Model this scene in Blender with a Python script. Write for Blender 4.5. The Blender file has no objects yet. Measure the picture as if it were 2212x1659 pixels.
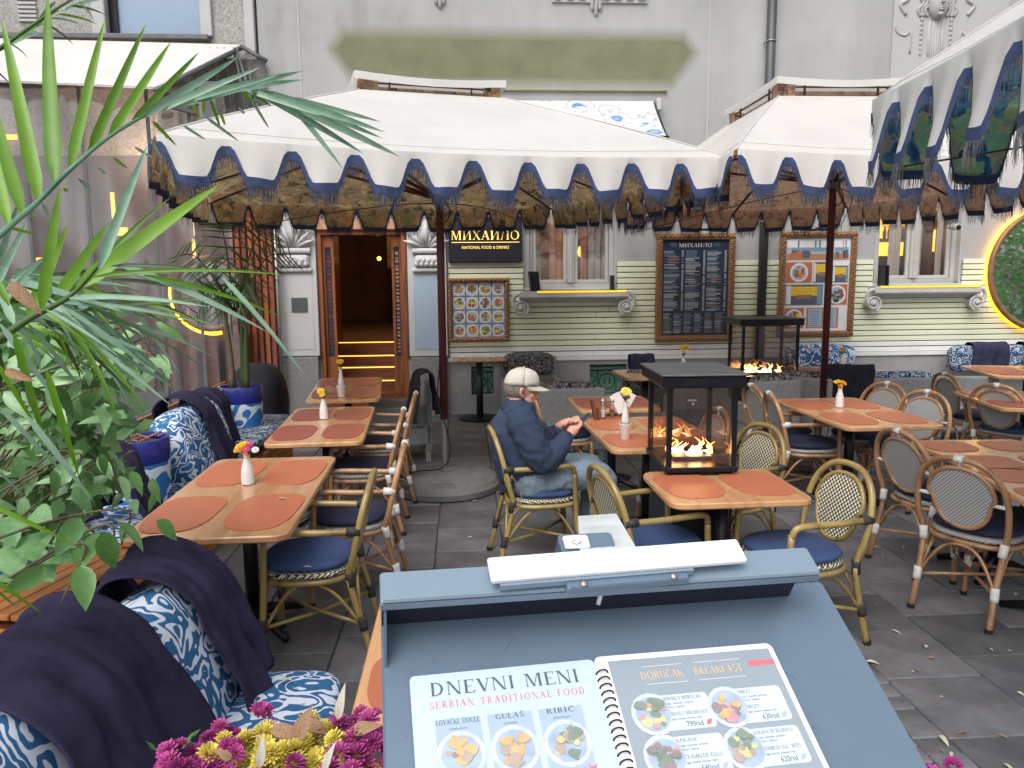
import bpy, bmesh, math, random
from mathutils import Vector, Matrix, Euler, noise
random.seed(11)
sc = bpy.context.scene
COL = sc.collection
V = Vector
W, H, FPX = 2212.0, 1659.0, 1662.0
R = math.radians
PITCH, YAW, ROLL = R(8.0), R(3.5), R(0.5)
CAM = V((0, 0, 1.85))
D = 10.35                      # the facade's plane, metres from the camera

# ---------------------------------------------------------------- camera
fwd = V((math.sin(YAW)*math.cos(PITCH), math.cos(YAW)*math.cos(PITCH), -math.sin(PITCH)))
r0 = V((math.cos(YAW), -math.sin(YAW), 0))
u0 = r0.cross(fwd)
rt = r0*math.cos(ROLL) - u0*math.sin(ROLL)
up = u0*math.cos(ROLL) + r0*math.sin(ROLL)
cam = bpy.data.objects.new('camera', bpy.data.cameras.new('camera'))
COL.objects.link(cam)
m = Matrix((rt, up, -fwd)).transposed().to_4x4()
m.translation = CAM
cam.matrix_world = m
cam.data.sensor_width = 36.0
cam.data.lens = 36.0*FPX/W
cam.data.clip_start = 0.02
cam.data.clip_end = 500
sc.camera = cam

# ---------------------------------------------------------------- sky, sun, exposure
world = bpy.data.worlds.new("World"); sc.world = world
world.use_nodes = True
wn = world.node_tree.nodes; wl = world.node_tree.links
bg = wn['Background']
sky = wn.new('ShaderNodeTexSky'); sky.sky_type = 'NISHITA'; sky.sun_disc = False
SUN_EL, SUN_AZ = R(52), R(205)
sky.sun_elevation = SUN_EL; sky.sun_rotation = SUN_AZ
sky.air_density = 1.0; sky.dust_density = 4.0; sky.ozone_density = 1.0
hs = wn.new('ShaderNodeHueSaturation'); hs.inputs['Saturation'].default_value = 0.30
wl.new(sky.outputs[0], hs.inputs['Color']); wl.new(hs.outputs[0], bg.inputs['Color'])
bg.inputs['Strength'].default_value = 0.15
sl = bpy.data.lights.new('sun', 'SUN'); sl.energy = 0.8; sl.angle = R(45); sl.color = (1.0, .97, .93)
so = bpy.data.objects.new('sun', sl); COL.objects.link(so)
sd = V((math.sin(SUN_AZ)*math.cos(SUN_EL), math.cos(SUN_AZ)*math.cos(SUN_EL), math.sin(SUN_EL)))
so.rotation_euler = sd.to_track_quat('Z', 'Y').to_euler()
so.location = (0, -5, 12)
sc.view_settings.view_transform = 'Standard'
sc.view_settings.look = 'None'
sc.view_settings.gamma = 1.0
sc.view_settings.use_curve_mapping = False
sc.view_settings.exposure = 0.55
sc.cycles.max_bounces = 7
sc.cycles.transparent_max_bounces = 12

# ---------------------------------------------------------------- pixel of the photograph -> point in the place
def ray(u, v):
    return fwd + rt*((u-W/2)/FPX) - up*((v-H/2)/FPX)
def onz(u, v, z=0.0):
    d = ray(u, v); return CAM + d*((z-CAM.z)/d.z)
def ony(u, v, y=D):
    d = ray(u, v); return CAM + d*((y-CAM.y)/d.y)
def at(u, v, t):
    return CAM + ray(u, v)*t
def FR(u0_, v0_, u1_, v1_, y=D):
    a, b, c, d = ony(u0_, v0_, y), ony(u1_, v0_, y), ony(u0_, v1_, y), ony(u1_, v1_, y)
    return (a.x+c.x)/2, (b.x+d.x)/2, (c.z+d.z)/2, (a.z+b.z)/2      # x0,x1,z0,z1

# ---------------------------------------------------------------- materials
def nd(nt, t, **k):
    n = nt.nodes.new(t)
    for a, b in k.items():
        if a in n.inputs: n.inputs[a].default_value = b
        else: setattr(n, a, b)
    return n
def srgb(r, g, b):
    f = lambda c: ((c/255+.055)/1.055)**2.4 if c > 10 else c/255/12.92
    return (f(r), f(g), f(b), 1)
MATS = {}
def base(name, rough=.6, metal=0.0, spec=.5):
    m = bpy.data.materials.new(name); m.use_nodes = True
    b = m.node_tree.nodes['Principled BSDF']
    b.inputs['Roughness'].default_value = rough
    b.inputs['Metallic'].default_value = metal
    b.inputs['Specular IOR Level'].default_value = spec
    MATS[name] = m
    return m, m.node_tree, b
def coord(nt, scale=(1, 1, 1), rot=(0, 0, 0), kind='Object'):
    tc = nd(nt, 'ShaderNodeTexCoord'); mp = nd(nt, 'ShaderNodeMapping')
    mp.inputs['Scale'].default_value = scale; mp.inputs['Rotation'].default_value = rot
    nt.links.new(tc.outputs[kind], mp.inputs['Vector'])
    return mp.outputs[0]
def ramp(nt, fac, stops, interp='LINEAR'):
    r = nd(nt, 'ShaderNodeValToRGB'); cr = r.color_ramp; cr.interpolation = interp
    while len(cr.elements) < len(stops): cr.elements.new(.5)
    for e, (p, c) in zip(cr.elements, stops): e.position = p; e.color = c
    nt.links.new(fac, r.inputs[0]); return r.outputs[0]
def bump(nt, b, h, strength=.3, dist=.01):
    n = nd(nt, 'ShaderNodeBump'); n.inputs['Strength'].default_value = strength; n.inputs['Distance'].default_value = dist
    nt.links.new(h, n.inputs['Height']); nt.links.new(n.outputs[0], b.inputs['Normal'])
def mat(name, c, rough=.6, metal=0., var=.12, scale=6., bs=.0, bscale=60., spec=.5, c2=None, rvar=0., em=None, ems=0., stretch=(1,1,1), sheen=0.):
    """a surface of one paint / stuff with grain, mottling and wear"""
    m, nt, b = base(name, rough, metal, spec)
    co = coord(nt, stretch)
    n = nd(nt, 'ShaderNodeTexNoise', Scale=scale, Detail=6.0, Roughness=.62); nt.links.new(co, n.inputs['Vector'])
    c = tuple(c); d = c2 or tuple(max(0, x*(1-var*1.6)) for x in c[:3])+(1,)
    lt = tuple(min(1, x*(1+var)) for x in c[:3])+(1,)
    col = ramp(nt, n.outputs[0], [(.28, d), (.5, c), (.74, lt)])
    nt.links.new(col, b.inputs['Base Color'])
    if rvar:
        mr = nd(nt, 'ShaderNodeMapRange'); mr.inputs[3].default_value = rough-rvar; mr.inputs[4].default_value = rough+rvar
        nt.links.new(n.outputs[0], mr.inputs[0]); nt.links.new(mr.outputs[0], b.inputs['Roughness'])
    if bs:
        n2 = nd(nt, 'ShaderNodeTexNoise', Scale=bscale, Detail=4.0); nt.links.new(co, n2.inputs['Vector'])
        bump(nt, b, n2.outputs[0], bs)
    if em: b.inputs['Emission Color'].default_value = em; b.inputs['Emission Strength'].default_value = ems
    if sheen: b.inputs['Sheen Weight'].default_value = sheen
    return m
def wood(name, c1, c2, rough=.4, axis=1, scale=3., coat=0.):
    m, nt, b = base(name, rough)
    s = [22, 22, 22]; s[axis] = 1.6
    co = coord(nt, tuple(x*scale/3 for x in s))
    n = nd(nt, 'ShaderNodeTexNoise', Scale=1.2, Detail=7.0, Roughness=.6, Distortion=.6); nt.links.new(co, n.inputs['Vector'])
    col = ramp(nt, n.outputs[0], [(.32, c2), (.52, c1), (.72, tuple(min(1, x*1.14) for x in c1[:3])+(1,))])
    oi = nd(nt, 'ShaderNodeObjectInfo'); mr = nd(nt, 'ShaderNodeMapRange'); mr.inputs[3].default_value = .80; mr.inputs[4].default_value = 1.08
    nt.links.new(oi.outputs['Random'], mr.inputs[0]); hv = nd(nt, 'ShaderNodeHueSaturation'); nt.links.new(col, hv.inputs['Color']); nt.links.new(mr.outputs[0], hv.inputs['Value']); col = hv.outputs[0]
    nt.links.new(col, b.inputs['Base Color']); bump(nt, b, n.outputs[0], .12, .003)
    if coat: b.inputs['Coat Weight'].default_value = coat; b.inputs['Coat Roughness'].default_value = .15
    return m
def emis(name, c, s):
    m, nt, b = base(name, .5); b.inputs['Base Color'].default_value = c
    b.inputs['Emission Color'].default_value = c; b.inputs['Emission Strength'].default_value = s
    return m
def glassy(name, tint=(1, 1, 1, 1), gl=.12, rough=.02, dens=0., dcol=(.5, .5, .5, 1)):
    """thin clear sheet: mostly see-through, partly mirror, partly dusty"""
    m = bpy.data.materials.new(name); m.use_nodes = True; nt = m.node_tree; nt.nodes.clear()
    o = nd(nt, 'ShaderNodeOutputMaterial'); t = nd(nt, 'ShaderNodeBsdfTransparent', Color=tint)
    g = nd(nt, 'ShaderNodeBsdfGlossy', Roughness=rough); x = nd(nt, 'ShaderNodeMixShader')
    x.inputs[0].default_value = gl
    nt.links.new(t.outputs[0], x.inputs[1]); nt.links.new(g.outputs[0], x.inputs[2]); last = x.outputs[0]
    if dens:
        d = nd(nt, 'ShaderNodeBsdfDiffuse', Color=dcol); y = nd(nt, 'ShaderNodeMixShader'); 
        n = nd(nt, 'ShaderNodeTexNoise', Scale=1.3, Detail=3.0); nt.links.new(coord(nt, (1, 1, .6)), n.inputs['Vector'])
        mr = nd(nt, 'ShaderNodeMapRange'); mr.inputs[1].default_value = .3; mr.inputs[2].default_value = .7
        mr.inputs[3].default_value = dens*.5; mr.inputs[4].default_value = min(1, dens*1.4)
        nt.links.new(n.outputs[0], mr.inputs[0]); nt.links.new(mr.outputs[0], y.inputs[0])
        nt.links.new(last, y.inputs[1]); nt.links.new(d.outputs[0], y.inputs[2]); last = y.outputs[0]
    nt.links.new(last, o.inputs[0]); MATS[name] = m; return m
def ikat(name, blue, white, scale=7., rough=.85):
    m, nt, b = base(name, rough, 0, .2)
    co = coord(nt, (1, 1, 1))
    n = nd(nt, 'ShaderNodeTexNoise', Scale=scale*.9, Detail=2.0); nt.links.new(co, n.inputs['Vector'])
    mx = nd(nt, 'ShaderNodeMix', data_type='RGBA', blend_type='LINEAR_LIGHT'); mx.inputs[0].default_value = .09
    nt.links.new(co, mx.inputs[6]); nt.links.new(n.outputs['Color'], mx.inputs[7])
    if True:
        nz = nd(nt, 'ShaderNodeTexNoise', Scale=scale, Detail=1.2, Roughness=.45, Distortion=1.3); nt.links.new(co, nz.inputs['Vector'])
        k1 = nd(nt, 'ShaderNodeMath', operation='MULTIPLY'); k1.inputs[1].default_value = 42.; nt.links.new(nz.outputs[0], k1.inputs[0])
        k2 = nd(nt, 'ShaderNodeMath', operation='SINE'); nt.links.new(k1.outputs[0], k2.inputs[0])
        v2 = nd(nt, 'ShaderNodeTexVoronoi', Scale=scale*2.6, Randomness=.8); nt.links.new(mx.outputs[2], v2.inputs['Vector'])
        k3 = nd(nt, 'ShaderNodeMath', operation='MULTIPLY_ADD'); k3.inputs[1].default_value = .42; nt.links.new(k2.outputs[0], k3.inputs[0]); nt.links.new(v2.outputs['Distance'], k3.inputs[2])
        mid = tuple((blue[i]*.6+white[i]*.4) for i in range(3))+(1,)
        col = ramp(nt, k3.outputs[0], [(.36, white), (.41, mid), (.46, blue)])
        nt.links.new(col, b.inputs['Base Color'])
        f = nd(nt, 'ShaderNodeTexNoise', Scale=300.0); nt.links.new(co, f.inputs['Vector']); bump(nt, b, f.outputs[0], .15, .002)
        return m
    w = nd(nt, 'ShaderNodeTexMagic', turbulence_depth=4, Scale=scale*.62, Distortion=1.9); nt.links.new(mx.outputs[2], w.inputs['Vector'])
    vo = nd(nt, 'ShaderNodeTexVoronoi', Scale=scale*3.1, Randomness=.9); nt.links.new(mx.outputs[2], vo.inputs['Vector'])
    mt = nd(nt, 'ShaderNodeMath', operation='MULTIPLY_ADD'); mt.inputs[1].default_value = .55
    nt.links.new(vo.outputs['Distance'], mt.inputs[0])
    bw = nd(nt, 'ShaderNodeRGBToBW'); nt.links.new(w.outputs['Color'], bw.inputs[0]); nt.links.new(bw.outputs[0], mt.inputs[2])
    mid = tuple((blue[i]*.6+white[i]*.4) for i in range(3))+(1,)
    col = ramp(nt, mt.outputs[0], [(0, white), (.36, white), (.39, mid), (.42, blue), (.62, blue), (.65, mid), (.68, white)])
    nt.links.new(col, b.inputs['Base Color'])
    f = nd(nt, 'ShaderNodeTexNoise', Scale=300.0); nt.links.new(co, f.inputs['Vector']); bump(nt, b, f.outputs[0], .15, .002)
    return m
def tapestry(name, stops, scale=9., rough=.9, kind='Object'):
    m, nt, b = base(name, rough, 0, .15)
    co = coord(nt, (1, 1, 1), kind=kind)
    n = nd(nt, 'ShaderNodeTexNoise', Scale=scale*1.1, Detail=5.0); nt.links.new(co, n.inputs['Vector'])
    mx = nd(nt, 'ShaderNodeMix', data_type='RGBA', blend_type='LINEAR_LIGHT'); mx.inputs[0].default_value = .12
    nt.links.new(co, mx.inputs[6]); nt.links.new(n.outputs['Color'], mx.inputs[7])
    vo = nd(nt, 'ShaderNodeTexVoronoi', Scale=scale*1.5); nt.links.new(mx.outputs[2], vo.inputs['Vector'])
    n2 = nd(nt, 'ShaderNodeTexNoise', Scale=scale*2.2, Detail=8.0, Roughness=.75); nt.links.new(mx.outputs[2], n2.inputs['Vector'])
    bw = nd(nt, 'ShaderNodeRGBToBW'); nt.links.new(vo.outputs['Color'], bw.inputs[0])
    mt = nd(nt, 'ShaderNodeMix', data_type='FLOAT'); mt.inputs[0].default_value = .55
    nt.links.new(bw.outputs[0], mt.inputs[2]); nt.links.new(n2.outputs[0], mt.inputs[3])
    col = ramp(nt, mt.outputs[0], stops); nt.links.new(col, b.inputs['Base Color'])
    return m
def dots(name, c1, c2, scale=60., rough=.5, thr=.36, rot=(.0, .0, .0), proj=(1, 1, 1), bs=.5):
    """woven cane: light strands standing on a dark ground, in rows"""
    m, nt, b = base(name, rough)
    tc = nd(nt, 'ShaderNodeTexCoord'); mp = nd(nt, 'ShaderNodeMapping')
    mp.inputs['Scale'].default_value = (scale, scale, scale); mp.inputs['Rotation'].default_value = rot
    nt.links.new(tc.outputs['UV'], mp.inputs['Vector'])
    vo = nd(nt, 'ShaderNodeTexVoronoi', voronoi_dimensions='2D', Scale=1.0, Randomness=0.0); nt.links.new(mp.outputs[0], vo.inputs['Vector'])
    col = ramp(nt, vo.outputs['Distance'], [(0, c1), (thr, c1), (thr+.08, c2)])
    nt.links.new(col, b.inputs['Base Color'])
    iv = nd(nt, 'ShaderNodeMath', operation='SUBTRACT'); iv.inputs[0].default_value = 1.; nt.links.new(vo.outputs['Distance'], iv.inputs[1])
    bump(nt, b, iv.outputs[0], bs, .004)
    return m

# ---------------------------------------------------------------- objects
def tag(o, label=None, cat=None, group=None, kind=None):
    if label: o['label'] = label
    if cat: o['category'] = cat
    if group: o['group'] = group
    if kind: o['kind'] = kind
    return o
def thing(name, label, cat, loc=(0, 0, 0), rz=0., group=None, rot=None):
    o = bpy.data.objects.new(name, None); COL.objects.link(o)
    o.empty_display_size = .1
    o.location = loc; o.rotation_euler = rot if rot else (0, 0, rz)
    return tag(o, label, cat, group)
def wmat(o):
    m = Matrix.LocRotScale(o.location, o.rotation_euler, o.scale)
    return wmat(o.parent) @ m if o.parent else m
def link(o, parent=None):
    COL.objects.link(o)
    if parent: o.parent = parent
    return o
def copy_tree(o, parent=None):
    c = o.copy(); COL.objects.link(c)
    if parent: c.parent = parent
    for ch in list(o.children): copy_tree(ch, c)
    return c
class MB:
    def __init__(s): s.v = []; s.f = []; s.m = []; s.uv = {}
    def add(s, vs, fs, mi=0, T=None):
        o = len(s.v)
        if T is not None: vs = [T @ V(p) for p in vs]
        s.v.extend([tuple(p) for p in vs]); s.f.extend([tuple(i+o for i in f) for f in fs]); s.m.extend([mi]*len(fs))
        return s
    def box(s, c, d, mi=0, rz=0., T=None, ch=0.0):
        x, y, z = d[0]/2, d[1]/2, d[2]/2
        if ch <= 0:
            vs = [V((sx*x, sy*y, sz*z)) for sz in (-1, 1) for sy in (-1, 1) for sx in (-1, 1)]
            fs = [(0, 2, 3, 1), (4, 5, 7, 6), (0, 1, 5, 4), (2, 6, 7, 3), (0, 4, 6, 2), (1, 3, 7, 5)]
        else:
            ch = min(ch, x*.9, y*.9, z*.9)
            vs = []; fs = []
            for sz in (-1, 1):
                for (ax, ay) in ((x-ch, y), (x, y-ch)):
                    for q in ((1, 1), (-1, 1), (-1, -1), (1, -1)): pass
            ring = lambda a, b: [V((a-ch, -b, 0)), V((a, -b+ch, 0)), V((a, b-ch, 0)), V((a-ch, b, 0)), V((-a+ch, b, 0)), V((-a, b-ch, 0)), V((-a, -b+ch, 0)), V((-a+ch, -b, 0))]
            for zz, k in ((-z, 1), (-z+ch, 0), (z-ch, 0), (z, 1)):
                for p in ring(x-ch*.7*k, y-ch*.7*k): vs.append(V((p.x, p.y, zz)))
            for r_ in range(3):
                for i in range(8):
                    a = r_*8+i; b = r_*8+(i+1) % 8; fs.append((a, b, b+8, a+8))
            fs.append(tuple(reversed(range(8)))); fs.append(tuple(range(24, 32)))
        Mx = Matrix.Translation(V(c)) @ Matrix.Rotation(rz, 4, 'Z')
        if T is not None: Mx = T @ Mx
        return s.add(vs, fs, mi, Mx)
    def b2(s, x0, x1, y0, y1, z0, z1, mi=0, T=None, ch=0.):
        return s.box(((x0+x1)/2, (y0+y1)/2, (z0+z1)/2), (abs(x1-x0), abs(y1-y0), abs(z1-z0)), mi, 0., T, ch)
    def tube(s, pts, r, n=8, mi=0, closed=False, cap=True, T=None, flat=1.0):
        pts = [V(p) for p in pts]; k = len(pts); rr = r if isinstance(r, (list, tuple)) else [r]*k
        vs = []; prev = None
        for i, p in enumerate(pts):
            if closed: d = pts[(i+1) % k]-pts[i-1]
            else: d = pts[min(i+1, k-1)]-pts[max(i-1, 0)]
            d = d.normalized() if d.length > 1e-9 else V((0, 0, 1))
            if prev is None:
                a = V((0, 0, 1)) if abs(d.z) < .9 else V((1, 0, 0))
                nrm = d.cross(a).normalized()
            else:
                nrm = (prev - d*prev.dot(d)); nrm = nrm.normalized() if nrm.length > 1e-9 else prev
            prev = nrm; bn = d.cross(nrm)
            for j in range(n):
                t = 2*math.pi*j/n
                vs.append(p + nrm*(math.cos(t)*rr[i]) + bn*(math.sin(t)*rr[i]*flat))
        fs = []
        for i in range(k if closed else k-1):
            for j in range(n):
                a = i*n+j; b = i*n+(j+1) % n; c = ((i+1) % k)*n+(j+1) % n; d = ((i+1) % k)*n+j
                fs.append((a, b, c, d))
        if cap and not closed: fs.append(tuple(reversed(range(n)))); fs.append(tuple(range((k-1)*n, k*n)))
        return s.add(vs, fs, mi, T)
    def lathe(s, prof, n=20, c=(0, 0, 0), mi=0, T=None, capb=True, capt=True):
        vs = [V((c[0]+r*math.cos(2*math.pi*j/n), c[1]+r*math.sin(2*math.pi*j/n), c[2]+z)) for r, z in prof for j in range(n)]
        fs = [(i*n+j, i*n+(j+1) % n, (i+1)*n+(j+1) % n, (i+1)*n+j) for i in range(len(prof)-1) for j in range(n)]
        if capb: fs.append(tuple(reversed(range(n))))
        if capt: fs.append(tuple(range((len(prof)-1)*n, len(prof)*n)))
        return s.add(vs, fs, mi, T)
    def grid(s, fn, nu, nv, mi=0, T=None, wrap=False):
        vs = [fn(i/nu, j/nv) for j in range(nv+1) for i in range(nu+1)]
        fs = [(j*(nu+1)+i, j*(nu+1)+i+1, (j+1)*(nu+1)+i+1, (j+1)*(nu+1)+i) for j in range(nv) for i in range(nu)]
        return s.add(vs, fs, mi, T)
    def prism(s, poly, z0, z1, mi=0, T=None, bev=0.):
        n = len(poly); c = V((sum(p[0] for p in poly)/n, sum(p[1] for p in poly)/n))
        def ins(p, k):
            d = V((p[0], p[1]))-c; L = d.length
            return c + d*max(0, (L-k))/max(L, 1e-6)
        if bev: lv = [(z0, bev), (z0+bev, 0), (z1-bev, 0), (z1, bev)]
        else: lv = [(z0, 0), (z1, 0)]
        vs = []
        for z, k in lv:
            for p in poly: q = ins(p, k); vs.append(V((q.x, q.y, z)))
        fs = []
        for l in range(len(lv)-1):
            for i in range(n): a = l*n+i; b = l*n+(i+1) % n; fs.append((a, b, b+n, a+n))
        fs.append(tuple(reversed(range(n)))); fs.append(tuple(range((len(lv)-1)*n, len(lv)*n)))
        return s.add(vs, fs, mi, T)
    def ball(s, c, r, n=10, m_=7, mi=0, T=None, e=1.0, e2=None):
        e2 = e if e2 is None else e2
        if not isinstance(r, (tuple, list)): r = (r, r, r)
        sp = lambda x, p: math.copysign(abs(x)**p, x)
        vs = []; fs = []
        for i in range(m_+1):
            a = -math.pi/2+math.pi*i/m_
            for j in range(n):
                b = 2*math.pi*j/n
                vs.append(V((c[0]+r[0]*sp(math.cos(a), e2)*sp(math.cos(b), e), c[1]+r[1]*sp(math.cos(a), e2)*sp(math.sin(b), e), c[2]+r[2]*sp(math.sin(a), e2))))
        for i in range(m_):
            for j in range(n): fs.append((i*n+j, i*n+(j+1) % n, (i+1)*n+(j+1) % n, (i+1)*n+j))
        return s.add(vs, fs, mi, T)
    def mesh(s, name):
        me = bpy.data.meshes.new(name); me.from_pydata(s.v, [], s.f); 
        for p, i in zip(me.polygons, s.m): p.material_index = i
        return me
    def build(s, name, mats, parent=None, smooth=False, world=False, auto=None, label=None):
        if world and parent is not None:
            I = wmat(parent).inverted(); s.v = [tuple(I @ V(p)) for p in s.v]
        me = s.mesh(name)
        for m in (mats if isinstance(mats, (list, tuple)) else [mats]): me.materials.append(MATS[m] if isinstance(m, str) else m)
        if smooth:
            me.polygons.foreach_set('use_smooth', [True]*len(me.polygons))
            if auto is not None:
                me.set_sharp_from_angle(angle=R(auto))
        me.update()
        o = bpy.data.objects.new(name, me); link(o, parent)
        if label: o['label'] = label
        return o
def inst(name, me, parent=None, M=None, label=None):
    """another object on the same mesh"""
    o = bpy.data.objects.new(name, me)
    link(o, parent)
    if M is not None:
        o.location, q, o.scale = M.decompose(); o.rotation_euler = q.to_euler()
    if label: o['label'] = label
    return o
def frame3(o, x, y, z):
    return Matrix(((x[0], y[0], z[0], o[0]), (x[1], y[1], z[1], o[1]), (x[2], y[2], z[2], o[2]), (0, 0, 0, 1)))
def catmull(pts, k=6):
    pts = [V(p) for p in pts]; out = []
    P = [pts[0]*2-pts[1]]+pts+[pts[-1]*2-pts[-2]]
    for i in range(1, len(P)-2):
        a, b, c, d = P[i-1], P[i], P[i+1], P[i+2]
        for j in range(k):
            t = j/k
            out.append(.5*((2*b)+(c-a)*t+(2*a-5*b+4*c-d)*t*t+(3*b-a-3*c+d)*t**3))
    out.append(pts[-1]); return out
def rrect(w, d, r, n=5, cx=0., cy=0.):
    out = []
    for (sx, sy, a0) in ((1, 1, 0), (-1, 1, 90), (-1, -1, 180), (1, -1, 270)):
        for i in range(n+1):
            a = R(a0+90*i/n); out.append((cx+sx*(w/2-r)+math.cos(a)*r, cy+sy*(d/2-r)+math.sin(a)*r))
    return out
# ---------------------------------------------------------------- lettering
_fcache = {}
def text_polys(s, size):
    cu = bpy.data.curves.new('t', 'FONT'); cu.body = s; cu.size = size; cu.resolution_u = 2
    cu.align_x = 'LEFT'
    ob = bpy.data.objects.new('t', cu); COL.objects.link(ob)
    dg = bpy.context.evaluated_depsgraph_get()
    me = bpy.data.meshes.new_from_object(ob.evaluated_get(dg))
    vs = [v.co.copy() for v in me.vertices]; fs = [tuple(p.vertices) for p in me.polygons]
    bpy.data.objects.remove(ob); bpy.data.curves.remove(cu); bpy.data.meshes.remove(me)
    return vs, fs
def put_text(mb, s, x, y, h, mi=0, T=None, align='L', z=0., width=None, shear=0.):
    key = s
    if key not in _fcache: _fcache[key] = text_polys(s, 1.0)
    vs, fs = _fcache[key]
    if not vs: return
    x0 = min(v.x for v in vs); x1 = max(v.x for v in vs); k = h/.70
    w = (x1-x0)*k; kx = k
    if width: kx = width/(x1-x0); w = width
    ox = {'L': x, 'C': x-w/2, 'R': x-w}[align]
    mb.add([V((ox+(v.x-x0)*kx+v.y*k*shear, y+v.y*k, z)) for v in vs], fs, mi, T)
def serif_glyph(ch):
    """capital letters with thick and thin strokes and bracketed feet, drawn as polygons (unit height)"""
    T_, t = .15, .05; P = []; 
    def q(*p): P.append(list(p))
    def stem(x, w=T_, y0=0, y1=1, s0=True, s1=True):
        q((x, y0), (x+w, y0), (x+w, y1), (x, y1))
        if s0: q((x-.09, y0), (x+w+.09, y0), (x+w+.01, y0+.05), (x-.01, y0+.05))
        if s1: q((x-.01, y1-.05), (x+w+.01, y1-.05), (x+w+.09, y1), (x-.09, y1))
    def bar(x0, x1, y, w=t): q((x0, y), (x1, y), (x1, y+w), (x0, y+w))
    def diag(x0, y0, x1, y1, w): q((x0, y0), (x0+w, y0), (x1+w, y1), (x1, y1))
    def foot(x, y, w=.1): q((x-w, y), (x+w+.05, y), (x+w+.05, y+.045), (x-w, y+.045))
    def arc(cx, cy, rx, ry, a0, a1, wt=T_, wn=t, n=14):
        for i in range(n):
            A, B = R(a0+(a1-a0)*i/n), R(a0+(a1-a0)*(i+1)/n)
            f = lambda a: wn+(wt-wn)*abs(math.cos(a))**1.3
            q((cx+rx*math.cos(A), cy+ry*math.sin(A)), (cx+rx*math.cos(B), cy+ry*math.sin(B)),
              (cx+(rx-f(B))*math.cos(B), cy+(ry-f(B))*math.sin(B)), (cx+(rx-f(A))*math.cos(A), cy+(ry-f(A))*math.sin(A)))
    def E(x=0.1): stem(x); bar(x+.1, x+.55, 0); bar(x+.1, x+.42, .48); bar(x+.1, x+.52, .95); q((x+.5,0),(x+.58,0),(x+.6,.2),(x+.56,.2)); q((x+.5,1),(x+.55,1),(x+.56,.8),(x+.52,.8))
    acc = ''
    if ch in 'ČŠĆŽ': acc = {'Č': 'v', 'Š': 'v', 'Ž': 'v', 'Ć': '/'}[ch]; ch = {'Č': 'C', 'Š': 'S', 'Ž': 'Z', 'Ć': 'C'}[ch]
    w = .8
    if ch in 'MМ': stem(.1, t); diag(.12, 1, .48, 0, .14); diag(.82, 1, .52, .02, .05); stem(.86, T_); foot(.1, .955, .1); w = 1.15
    elif ch == 'И': stem(.1); stem(.72); diag(.18, .04, .7, .96, .06); w = 1.
    elif ch == 'N': stem(.12, t); stem(.78, t); diag(.1, 1, .68, 0, .16); foot(.1, .955, .1); w = .98
    elif ch in 'XХ': diag(.08, 1, .64, 0, .17); diag(.66, 1, .1, 0, .055); foot(.12, 0); foot(.7, 0); foot(.16, .955); foot(.68, .955); w = .88
    elif ch in 'AА': diag(.08, 0, .42, 1, .05); diag(.66, 0, .38, 1, .17); bar(.2, .66, .33); foot(.1, 0); foot(.73, 0); w = .92
    elif ch == 'Л': diag(.12, 0, .34, .96, .055); bar(.3, .85, .95); stem(.72); foot(.1, 0, .06); w = 1.
    elif ch in 'OО': arc(.5, .5, .46, .52, 0, 360, n=26); w = 1.02
    elif ch == 'D': stem(.1); arc(.3, .5, .5, .5, -90, 90); bar(.1, .34, 0); bar(.1, .34, .95); w = .92
    elif ch == 'E': E(); w = .74
    elif ch == 'F': stem(.1); bar(.2, .5, .48); bar(.2, .62, .95); w = .7
    elif ch == 'V': diag(.08, 1, .4, 0, .16); diag(.74, 1, .46, 0, .05); foot(.12, .955); foot(.74, .955); w = .88
    elif ch == 'I': stem(.12); w = .42
    elif ch == 'S': arc(.36, .74, .27, .27, 20, 270, .1, .05); arc(.36, .27, .29, .28, -160, 90, .13, .05); w = .72
    elif ch == 'R': stem(.1); arc(.3, .74, .33, .27, -90, 90, .13); bar(.1, .34, .95); bar(.1, .34, .47); diag(.62, 0, .34, .5, .14); w = .84
    elif ch == 'P': stem(.1); arc(.3, .74, .33, .27, -90, 90, .13); bar(.1, .34, .95); bar(.1, .34, .47); w = .72
    elif ch == 'B': stem(.1); arc(.3, .75, .28, .26, -90, 90, .12); arc(.3, .26, .33, .27, -90, 90, .13); bar(.1, .34, .95); bar(.1, .34, .48); bar(.1, .34, 0); w = .78
    elif ch == 'T': stem(.33, s1=False); bar(.04, .78, .95); q((.04,.8),(.08,.8),(.1,.97),(.04,.97)); q((.74,.8),(.78,.8),(.78,.97),(.72,.97)); w = .84
    elif ch == 'L': stem(.1); bar(.2, .62, 0); q((.56,0),(.64,0),(.66,.22),(.62,.22)); w = .7
    elif ch == 'U': stem(.1, s0=False, y0=.3); stem(.68, t, s0=False, y0=.3); arc(.415, .32, .315, .32, 180, 360, .1); w = .84
    elif ch == 'C': arc(.48, .5, .42, .52, 45, 315, n=18); w = .84
    elif ch == 'G': arc(.48, .5, .42, .52, 45, 330, n=18); stem(.66, .12, .05, .45, False, True); w = .92
    elif ch == 'K': stem(.1); diag(.28, .45, .62, 1, .06); diag(.66, 0, .34, .55, .15); foot(.72, 0); w = .86
    elif ch == 'J': stem(.22, y0=-.1, s0=False); w = .46
    elif ch == 'H': stem(.1); stem(.66); bar(.2, .7, .48); w = .92
    elif ch == '|': q((.2, -.1), (.23, -.1), (.23, 1.1), (.2, 1.1)); w = .45
    elif ch == '/': diag(.0, -.1, .35, 1.1, .05); w = .5
    elif ch == ' ': w = .5
    if acc == 'v': q((.25, 1.3), (.31, 1.3), (.42, 1.12), (.38, 1.08)); q((.53, 1.3), (.47, 1.3), (.36, 1.12), (.42, 1.08))
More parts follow.
